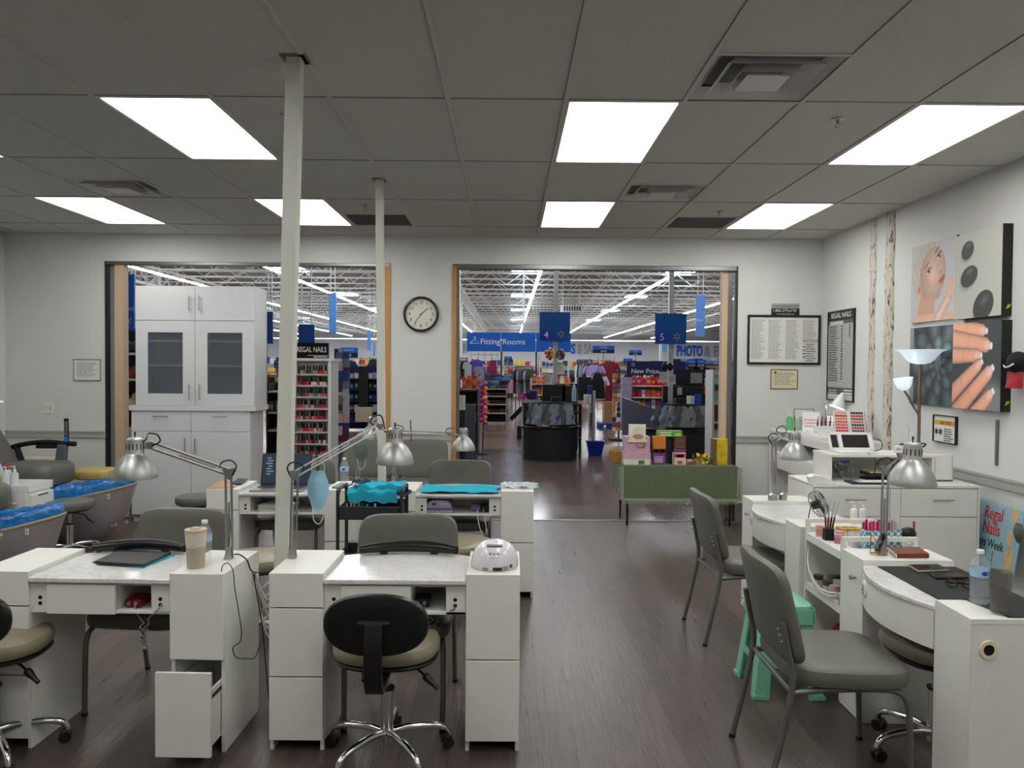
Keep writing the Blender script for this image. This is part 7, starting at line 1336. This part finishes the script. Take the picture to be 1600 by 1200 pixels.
# checkout lanes -------------------------------------------------------------
BAGM = clear('grey_plastic_bag',(176,182,188),.6,.25); BAGM.node_tree.nodes['Principled BSDF'].inputs['Roughness'].default_value = .25
def lane(label, u0, u1, vb, Y, num, seed):
    a, b_ = at(u0, vb, z=0), at(u1, vb, z=0); cx = (a.x+b_.x)/2; W_ = b_.x-a.x; t = thing('checkout_counter', label, 'checkout counter', (cx, Y, 0), 0, 'checkout counters'); hw = W_/2
    def fr(k, d_): return [(-hw*k, .5)]+[(hw*k*math.cos(math.pi*(1-i/8)), .35-.35*math.sin(math.pi*i/8)*d_) for i in range(9)]+[(hw*k, .5)]
    b = MB(); b.prism(fr(.96,1), 0, .16, 'xy'); b.build('plinth', mt('plinth_black',(32,33,36),.5), t); b = MB(); b.prism(fr(1,1.04), .16, .55, 'xy'); b.build('curved_front', mt('counter_black',(30,32,36),.45,var=.15), t); b = MB(); b.prism(fr(1.05,1.1), .55, .6, 'xy'); b.build('turntable', BLACKS, t, bev=.01)
    if num == 'five':
        p = Vector((at(977,660,Y=14).x+.1, 13.5, 0))-Vector((cx, Y, 0)); b = MB(Matrix.Translation(p)); b.add([(0,1.6,.3),(.45,0,.3),(.45,.1,.3),(0.05,1.7,.3),(0,1.6,1.06),(.4,0,.9),(.4,.1,.9),(.05,1.7,1.06)], [(0,3,2,1),(4,5,6,7),(0,1,5,4),(1,2,6,5),(2,3,7,6),(3,0,4,7)]); b.build('conveyor_side', NAVY, t); MB(Matrix.Translation(p)).box(.0,.3,0,.5,1.5,.3).build('conveyor_base', BLKC, t)
    else: MB().box(-hw*.98,.5,0,-hw*.55,2.0,.95).build('belt_side', BLKC, t); MB().box(-hw,.6,.93,-hw*.2,2.2,.98).build('belt', mt('belt_rubber',(24,24,26),.9), t); MB().box(hw*.55,.7,0,hw*1.0,1.2,.03).build('rear_base', BLKC, t)
    for z in (.3,.55,.78,.93): MB().box(hw*.6,.8,z,hw*1.2,1.25,z+.03).build('rear_shelf', BLACKP, t)
    MB().box(hw*1.17,.8,0,hw*1.2,1.25,.93).build('rear_panel', BLACKP, t); MB().box(hw*.1,1.1,.95,hw*.5,1.4,1.08).build('printer', BLACKP, t, bev=.01)
    b = MB(); b.tube([(-hw*.6,.35,1.0),(0,.1,1.02),(hw*.7,.35,1.0)], .012, 6, sm=4); b.tube([(0,.35,.6),(0,.35,1.0)], .02, 8); b.tube([(-hw*.6,.35,1.0),(hw*.7,.35,1.0)], .012, 6); b.build('bag_carousel', DKM, t)
    rd = random.Random(seed)
    for k in range(9):
        x = -hw*.68+k*hw*.17; o = thing('plastic_bag', 'grey plastic bag hanging on the carousel of lane %s, %s' % (num, ('first from the left','second from the left','third from the left','fourth from the left','middle one','fourth from the right','third from the right','second from the right','last on the right')[k]), 'bag', (cx+x, Y+.3-.2*math.sin(math.pi*k/8), .99), rd.uniform(-.6,.6), 'plastic bags on the carousels'); w_ = .09+.03*rd.random(); sd = rd.random()*9
        def f(u, v): ww = w_*(.35+.75*math.sin(min(1, v*1.2)*math.pi*.5)); a_ = 2*math.pi*u; return (ww*math.cos(a_)+.012*math.sin(v*14+sd), .05*math.sin(a_)*(.4+v)+.012*math.sin(a_*3+v*7+sd), -.36*v)
        b = MB(); b.surf(f, 16, 12); b.build('film', BAGM if k % 3 else mt('dark_bag',(92,96,100),.3), o)
        b = MB(); b.surf(lambda u, v: (f(.75+.1*(u-.5), .55+.25*v)[0], f(.75, .6)[1]-.006, f(.75, .55+.25*v)[2]), 2, 2); b.build('print_mark', mt('bag_blue',(60,80,170),.5), o) if k % 3 == 2 or k == 0 else None
    MB().box(-.1,1.5,.98,.35,1.6,1.3).build('register_screen', BLACKP, t, bev=.01); MB().box(hw*.55,1.5,.95,hw*1.1,1.58,1.28).build('monitor', BLKC, t, bev=.01); return t, cx, hw
t, cx4, hw4 = lane('black checkout counter of lane 4 with grey plastic bags', 817, 906, 721, 13.45, 'four', 4)
t, cx5, hw5 = lane('black checkout counter of lane 5 behind the cloth-covered table', 1012, 1122, 724, 13.1, 'five', 5)
for q, (cx_, Y, u, v, lbl) in enumerate(((cx4,14.6,918,625,'lane four'),(cx5,14.2,1079,636,'lane five'))):
    p = at(u, v, Y=Y); t = thing('paper_roll', 'white paper roll on the counter of %s' % lbl, 'roll', (p.x, Y, .96)); b = MB(); b.cyl((0,0,0),(0,0,.17),.075,n=24); b.build('roll_body', PAPER, t)
pump('hand sanitizer bottle on the counter of lane 4', (at(897,610,Y=14.5).x, 14.5, 1.0), (190,206,216), .36, .045, (226,230,232)); MBt = thing('counter_display', 'black display with hanging orange and patterned cards behind lane 4', 'display', (at(884,620,Y=15).x, 15, 0)); MB().box(-.22,0,0,.22,.2,1.32).build('stand', BLKC, MBt); MB().box(-.02,-.03,1.12,.08,0,1.33).build('orange_card', mt('orange_card',(226,120,30),.5,var=.5,scale=30), MBt); MB().box(-.16,-.03,1.1,-.05,0,1.3).build('pattern_card', mt('pattern_card',(120,110,130),.5,var=.9,scale=40), MBt); MB().box(.24,0,1.0,.5,.1,1.45).build('dark_board', BLKC, MBt)
for l, u, v, w_, h_, Y in (('paper notice taped to the candy shelf left of the lane 4 pole',857,593,12,16,14.9),('paper notice taped right of the lane 4 pole',876,577,12,16,14.9),('paper notice hanging left of the lane 5 pole',1037,589,13,16,14.3),('paper notice with a black mark on the lane 5 pole',1050,593,11,15,14.3),('small red and white card on the dark display right of lane 5',1062,611,7,11,14)):
    a, b_ = at(u-w_/2, v-h_/2, Y=Y), at(u+w_/2, v+h_/2, Y=Y); t = thing('paper_notice', l, 'notice', (a.x, Y, b_.z)); MB().box(0,-.004,0,b_.x-a.x,0,a.z-b_.z).build('sheet', PAPER, t); b = MB(); bars(b, .01, a.z-b_.z-.03, (b_.x-a.x)*.8, 5, .025, -.0045, seed=int(u)); b.build('print', INKL, t)
t = thing('counter_display', 'black magazine and card display right of the lane 5 pole', 'display', (at(1072,620,Y=15).x, 15, 0)); MB().box(-.25,0,0,.35,.25,1.62).build('stand', BLKC, t); MB().box(-.2,-.03,1.45,-.0,0,1.62).build('navy_card', NAVY, t); MB().box(.08,-.04,1.35,.3,0,1.55).build('pattern_card', mt('pattern_card_b',(176,166,166),.5,var=.15,scale=8), t); MB().box(-.22,-.03,1.15,-.12,0,1.3).build('pattern_card', mt('pattern_card',(120,110,130),.5,var=.9,scale=40), t)
t = thing('blue_bags', 'bright blue bags hanging at the end of lane 5', 'bags', (at(1090,640,Y=14.2).x, 14.2, .82)); b = MB(); b.surf(lambda u, v: (.09*math.cos(6.28*u)*(.5+v*.5)+.01*math.sin(v*9), .06*math.sin(6.28*u), .35-.35*v), 14, 8); b.build('bag_film', mt('bag_bright_blue',(10,80,190),.3), t)
t = thing('blue_wall_panel', 'tall dark blue panel between lane 4 and the clothes rack', 'panel', (at(922,640,Y=14.6).x, 14.6, 0)); MB().box(-.05,0,.95,.04,.06,1.3).build('blue_top', mt('deep_blue',(16,50,120),.4), t, bev=.01); MB().box(.05,0,0,.1,.1,1.2).build('silver_post', STEEL, t)
# blue basket
p = at(931, 712, z=0); t = thing('shopping_basket', 'blue plastic shopping basket on the store floor beside lane 4', 'basket', (p.x, p.y+.12, 0)); BB = mt('basket_blue',(16,60,176),.35); b = MB(); n = 4
def rr(w_, d_, z): return [(-w_,-d_,z),(w_,-d_,z),(w_,d_,z),(-w_,d_,z)]
rs = [rr(.115,.08,0), rr(.16,.12,.24), rr(.175,.135,.24), rr(.175,.135,.26), rr(.152,.112,.26), rr(.11,.075,.012)]; vs = [q for r_ in rs for q in r_]; b.add(vs, [(i*4+k, i*4+(k+1) % 4, (i+1)*4+(k+1) % 4, (i+1)*4+k) for i in range(5) for k in range(4)]+[(0,1,2,3),(20,21,22,23)]); b.build('basket_body', BB, t, bev=.006); b = MB(); b.tube([(-.16,-.1,.25),(-.12,-.125,.265),(.12,-.125,.265),(.16,-.1,.25)], .008, 6, sm=3); b.build('handle', mt('handle_blue',(30,90,210),.35), t)
# pallet with cardboard box, toy spinner racks
p = at(952, 668, z=0); t = thing('pallet', 'small blue pallet under the cardboard box', 'pallet', (p.x, p.y, 0)); b = MB(); b.box(-.3,-.2,.08,.35,.4,.12); b.build('deck', mt('pallet_blue',(20,60,150),.5), t); [MB().box(x,-.2,0,x+.12,.4,.08).build('runner', mt('pallet_blue',(20,60,150),.5), t) for x in (-.3,-.04,.23)]
o = MB().box(-.15,-.1,0,.15,.25,.58).build('cardboard_box', CARD, None, loc=(p.x+.0, p.y, .121), bev=.004); tag(o, 'tall cardboard box standing on the blue pallet', 'box')
p = Vector((atp(967,650,17.5).x, 17.5, 0)); t = thing('spinner_rack', 'spinner rack of bright toys and cards left of lane 5', 'rack', p); b = MB(); b.cyl((0,0,0),(0,0,1.6),.02); b.cyl((0,0,0),(0,0,.04),.25); b.build('pole', DKM, t); MB().box(.05,-.05,.25,.28,.05,1.42).build('lilac_panel', mt('lilac_print',(176,164,190),.5,var=.2), t); rd = random.Random(77)
for k in range(12):
    for q in range(2): o = MB().box(-.04,-.015,-.045,.04,.015,.045).build('toy_pack', cmat(rd.choice(((190,70,70),(220,160,90),(110,160,120),(90,100,160),(230,214,140),(190,110,150),(226,226,226),(60,60,70))),.5), None, loc=(p.x-.12+.1*q, p.y-.1+.04*rd.random(), .25+.11*k)); o.rotation_euler = (0,0,rd.uniform(-.5,.5)); tag(o, 'bright toy pack hanging on the spinner rack', 'toy pack', 'toy packs on the spinner rack')
p = Vector((atp(985,620,19).x, 19, 0)); t = thing('navy_board', 'long navy board with the partly hidden price lettering behind the lane 5 candy', 'sign', p); MB().box(-.05,0,0,1.3,.1,1.4).build('frame', BLKC, t); MB().box(-.1,-.02,1.35,1.35,.0,1.9-.1).build('navy_panel', NAVY, t); text('lettering', 'New Price', .16, (.35,-.03,1.55), FY, PAPER, t, off=.002); spark(t, .05, -.03, 1.72, .05, PAPER)
# nail rack at the left doorway -----------------------------------------------
NX0, NX1, NY = at(457,640,Y=8.75).x, at(518,640,Y=8.75).x, 8.75; WN = NX1-NX0; zt = at(490,564,Y=NY).z
t = thing('nail_polish_rack', 'white nail polish rack with black REGAL NAILS header', 'rack', (NX0, NY, 0)); b = MB(); b.box(WN-.035,-.02,0,WN,.35,zt); b.box(0,-.0,0,.02,.35,zt); b.build('side_post', WH, t); MB().box(0,.1,0,WN-.03,.115,zt).build('back_panel', mt('rack_back',(216,214,208),.5), t); MB().box(-.01,-.03,zt,WN+.03,.36,zt+.03).build('top_board', WH, t)
hz0, hz1 = at(490,562,Y=NY).z+.0, at(490,538,Y=NY).z; hd = MB().box(.0,-.02,zt+.03,WN-.03,.0,zt+.03+hz1-hz0).build('header', BLACKS, t); text('lettering', 'REGAL NAILS', .086, (WN*.5,-.022,zt+.03+(hz1-hz0)*.55), FY, PAPER, t, sx=.66); b = MB(); b.box(WN*.4,-.0205,zt+.06,WN*.92,-.02,zt+.064); b.build('header_line', PAPER, t); b = MB(); bars(b, WN*.55, zt+.052, WN*.35, 1, .02, -.0205, rag=0, th=.6); b.build('small_print', PAPER, t)
zs = [at(490, v, Y=NY).z for v in (585, 602.5, 620.5, 638.5, 656.5, 675, 693.5, 711)]; PB = None; rd = random.Random(55)
PCOL = ((150,30,40),(90,20,34),(206,120,130),(226,200,190),(60,120,110),(214,60,90),(120,60,70),(180,180,176),(214,40,60),(70,50,60),(230,90,120),(170,120,100),(236,110,90),(110,150,130))
PK_ = {}
for k, z in enumerate(zs):
    b = MB(); b.box(.02,-.015,z-.012,WN-.035,.1,z-.006); b.box(.02,-.017,z-.012,WN-.035,-.015,z+.008); b.build('shelf_board', clear('clear_acrylic',(206,206,204),.75), t)
    for q in range(10):
        cc = PCOL[rd.randrange(len(PCOL))] if k not in (3,) else rd.choice(PCOL[5:11]); h_ = ('polish', cc)
        if h_ not in PK_:
            o = thing('nail_polish', '', 'nail polish', (0,0,0)); b = MB(); b.cyl((0,0,0),(0,0,.05),.0175,n=10); b.build('bottle', cmat(cc,.15), o); b = MB(); b.cyl((0,0,.05),(0,0,.108),.012,.01,n=8); b.build('cap', BLACKS, o); PK_[h_] = o
        else: o = dup(PK_[h_])
        o.location = (NX0+.05+(WN-.11)*(q+.5)/10+rd.uniform(-.008,.008), NY+.0+(.03 if q % 3 == 1 else .0), z-.006); o['group'] = 'nail polish bottles row %s' % 'abcdefgh'[k]; o['label'] = 'nail polish bottle on the %s shelf of the black-headed rack' % ('top','second','third','fourth','fifth','sixth','seventh','lowest')[k]
# the covered table in the right doorway --------------------------------------
TX0, TX1, TY0, TY1, TZ = 1.19, 2.36, 7.98, 8.55, at(1060,729,Y=8.0).z
t = thing('folding_table', 'folding table with thin black legs under the green cloth', 'table', ((TX0+TX1)/2, 8.25, 0)); T_ = TW(((TX0+TX1)/2, 8.25, 0)); MB(T_).box(TX0,TY0,TZ-.03,TX1,TY1,TZ).build('tabletop', mt('table_top',(120,110,90),.6), t)
for x in (TX0+.05, TX1-.05):
    for y in (TY0+.05, TY1-.02): b = MB(T_); b.cyl((x,y,0),(x,y,TZ-.03),.011,n=10); b.cyl((x,y,.14),(x,y,.18),.015,n=10); b.build('leg', BLACKP, t)
GRN = mt('olive_cloth',(96,108,84),.85,var=.06,scale=30); FR = mt('fringe_pale',(150,158,140),.9); zb = at(1060,781,Y=7.95).z
c = Vector(((TX0+TX1)/2, 7.95, TZ)); t = thing('tablecloth', 'olive green cloth with pale fringe over the folding table', 'tablecloth', c)
b = MB(TW(c)); b.box(TX0-.01,TY0-.01,TZ+.001,TX1+.01,TY1+.01,TZ+.006); b.surf(lambda u, v: (TX0-.012+(TX1-TX0+.024)*u, TY0-.014-.012*v-.006*math.sin(u*23+v*4)*v, TZ+.005-(TZ-zb)*v), 60, 8, .0); b.surf(lambda u, v: (TX0-.014-.05*v-.02*math.sin(u*9)*v, TY0-.012+(TY1-TY0)*u, TZ+.005-(TZ-zb)*.85*v), 20, 8); b.surf(lambda u, v: (TX1+.014+.03*v, TY0-.012+(TY1-TY0)*u, TZ+.005-(TZ-zb)*v), 20, 8); b.build('cloth', GRN, t)
b = MB(TW(c)); rd = random.Random(1); n = 240
b.surf(lambda u, v: (TX0-.012+(TX1-TX0+.024)*u, TY0-.028-.006*math.sin(u*23+4), zb+.012-.03*v), 60, 1)
for i in range(n): x = TX0-.012+(TX1-TX0+.024)*i/n; b.bar((x,TY0-.03,zb-.01),(x+rd.uniform(-.006,.006),TY0-.032,zb-.04-rd.uniform(0,.012)),.002,.002)
for i in range(60):
    f_ = i/60; z = TZ-(TZ-zb)*f_
    for xx, s_ in ((TX0-.014,-1),(TX1+.02,1)): b.bar((xx,TY0-.03,z),(xx+s_*rd.uniform(.02,.04),TY0-.034,z-.008),.003,.003)
b.box(TX0-.03,TY0-.03,zb-.01,TX0-.0,TY0-.027,TZ); b.box(TX1+.0,TY0-.03,zb-.01,TX1+.02,TY0-.027,TZ); b.build('fringe', FR, t)
ZT2 = TZ+.007
def ppx(u0, u1, v0, Y=8.1): a, b_ = at(u0, v0, Y=Y), at(u1, v0, Y=Y); return a.x, b_.x, a.z
def tbox(label, u0, u1, vtop, Y, d_, m, parts=(), name='product_box', cat='box', zb_=None):
    a, b_ = at(u0, vtop, Y=Y), at(u1, vtop, Y=Y); z0 = zb_ if zb_ is not None else ZT2; t = thing(name, label, cat, ((a.x+b_.x)/2, Y, z0)); w_ = (b_.x-a.x)/2; h_ = a.z-z0; MB().box(-w_,0,0,w_,d_,h_).build('box_body', m, t, bev=.001)
    for nm, x0, x1, z0_, z1_, mm in parts: MB().box(-w_+2*w_*x0,-.0015,h_*z0_,-w_+2*w_*x1,0,h_*z1_).build(nm, mm, t)
    return t, w_, h_
LIL = mt('lilac_box',(198,158,178),.5,var=.08); t, w_, h_ = tbox('white and green printed carton at the bottom of the pink box stack', 975, 1016, 718, 8.06, .18, mt('carton_white',(214,214,204),.5), (('print',.55,.78,.1,.85,cmat((70,110,50))),))
z1 = ZT2+h_+.001; t2, w2_, h2_ = tbox('long pink box in the middle of the stack', 974, 1017, 707, 8.07, .17, LIL, zb_=z1); z2 = z1+h2_+.001; t3, w3_, h3_ = tbox('pink box with upside-down red script on top of the stack', 976, 1016, 682, 8.08, .16, LIL, zb_=z2); b = MB(); b.tube([(-.02,-.002,.05),(.0,-.002,.08),(.01,-.002,.04),(.025,-.002,.06),(.035,-.002,.045),(.05,-.002,.06),(.06,-.002,.045),(.07,-.002,.085),(.08,-.002,.04)], .003, 5, sm=4); b.build('red_script', cmat((150,30,50)), t3)
t = thing('card_sign', 'white card with a cream cut-out and rose oval standing on the pink box', 'card', ((at(996,682,Y=8.1).x), 8.12, z2+h3_+.001)); hh = at(996,663,Y=8.12).z-(z2+h3_); MB().box(-.09,0,0,.09,.006,hh).build('card', PAPER, t); MB().prism([(-.11,-.06),(.1,-.06),(.045,hh*.8),(-.035,hh*.8)], -.055, -.05).build('cut_out', CREAMP, t); b = MB(); b.prism([(.055*math.cos(a), .0+.027*math.sin(a)) for a in [2*math.pi*i/20 for i in range(20)]], -.057, -.055); b.build('rose_oval', cmat((176,130,140)), t)
b = MB(); b.lathe([(.06,0),(.1,.12),(.098,.12),(.058,.002)], n=20, sx=1.1); o = b.build('wicker_basket', mt('wicker',(180,140,70),.7,var=.4,scale=60), None, loc=(at(970,720,Y=8.1).x, 8.3, ZT2)); tag(o, 'small wicker basket left of the pink boxes', 'basket')
PUR2 = mt('purple_carton',(112,54,128),.4); t, w_, h_ = tbox('purple carton with white print in the middle of the covered table', 1021, 1040, 708, 8.08, .09, PUR2, tuple(('print',.1,.8,.2+.12*k,.24+.12*k,PAPER) for k in range(5)))
t, w_, h_ = tbox('orange carton with a black banded base on top of the purple carton', 1021, 1040, 682, 8.08, .09, mt('orange_carton',(206,120,40),.3,var=.2,scale=6), (('band',0,1,0,.25,BLACKP),('print',.15,.4,.05,.2,PAPER),('print',.6,.9,.05,.2,PAPER)), zb_=ZT2+h_+.001)
t, w_, h_ = tbox('red and white tea carton on the covered table', 1053, 1072, 708, 8.08, .09, mt('tea_carton',(214,196,186),.5), (('print',0,1,.62,.95,cmat((200,90,70))),('print',.2,.8,.65,.88,cmat((60,50,80))),('print',.3,.7,.1,.35,cmat((190,80,70))),('edge',0,.04,0,1,cmat((190,30,40)))))
t, w_, h_ = tbox('dark brown carton with a purple band behind the tea carton', 1053, 1072, 682, 8.13, .1, mt('brown_carton',(60,44,36),.4), (('band',0,1,0,.22,PUR2),)+tuple(('print',.1,.9,.32+.13*k,.36+.13*k,cmat((150,110,70))) for k in range(5)), zb_=ZT2+h_+.001)
t, w_, h_ = tbox('tall black wire display between the cartons', 1041, 1053, 681, 8.2, .1, mt('black_display',(30,28,30),.4,var=.5,scale=40)); t, w_, h_ = tbox('green printed box lying on top of the cartons', 1028, 1066, 673, 8.16, .1, mt('green_carton',(104,160,60),.4), (('print',.1,.55,.6,.75,PAPER),('print',.1,.55,.2,.35,PAPER),('print',.7,.95,.1,.6,cmat((160,200,90)))), zb_=at(1047,682.5,Y=8.16).z)
t = thing('flower_arrangement', 'low arrangement of yellow sunflowers and green leaves on the table', 'flowers', (at(1098,722,Y=8.12).x, 8.12, ZT2)); rd = random.Random(3)
for nm, cc, n_, r_ in (('petals',(236,190,30),16,.016),('petals',(206,70,30),6,.012),('leaves',(70,100,40),18,.017),('berries',(150,30,30),8,.01)):
    b = MB(); [b.ball((rd.uniform(-.1,.06) if nm == 'petals' else rd.uniform(-.1,.13), rd.uniform(-.03,.04), rd.uniform(.015,.11)), r_, (1,.6,1.2), n=7, m=4, M=Matrix.Rotation(rd.uniform(0,3),3,'Y')) for _ in range(n_)]; b.build(nm, cmat(cc,.7), t)
t = thing('basket_tray', 'small brown tray of pale packets left of the sunflowers', 'tray', (at(1078,722,Y=8.12).x, 8.14, ZT2)); MB().box(-.06,-.04,0,.06,.05,.03).build('tray_body', cmat((120,80,60)), t); b = MB(); [b.obox((rd.uniform(-.045,.045),rd.uniform(-.02,.03),.04), (.03,.02,.02), Matrix.Rotation(rd.uniform(0,3),3,'Z')) for _ in range(9)]; b.build('packets', cmat((206,180,180)), t)
t, w_, h_ = tbox('yellow plastic gift bag at the right end of the covered table', 1120, 1137, 686, 8.1, .12, mt('yellow_bag',(206,180,30),.25,var=.3,scale=14,bump=.5,bscale=20)); t.name = 'gift_bag'; t['category'] = 'bag'; t, w_, h_ = tbox('narrow brown printed carton beside the yellow gift bag', 1114, 1120, 686, 8.08, .1, mt('brown_print',(110,80,50),.5,var=.5,scale=30))
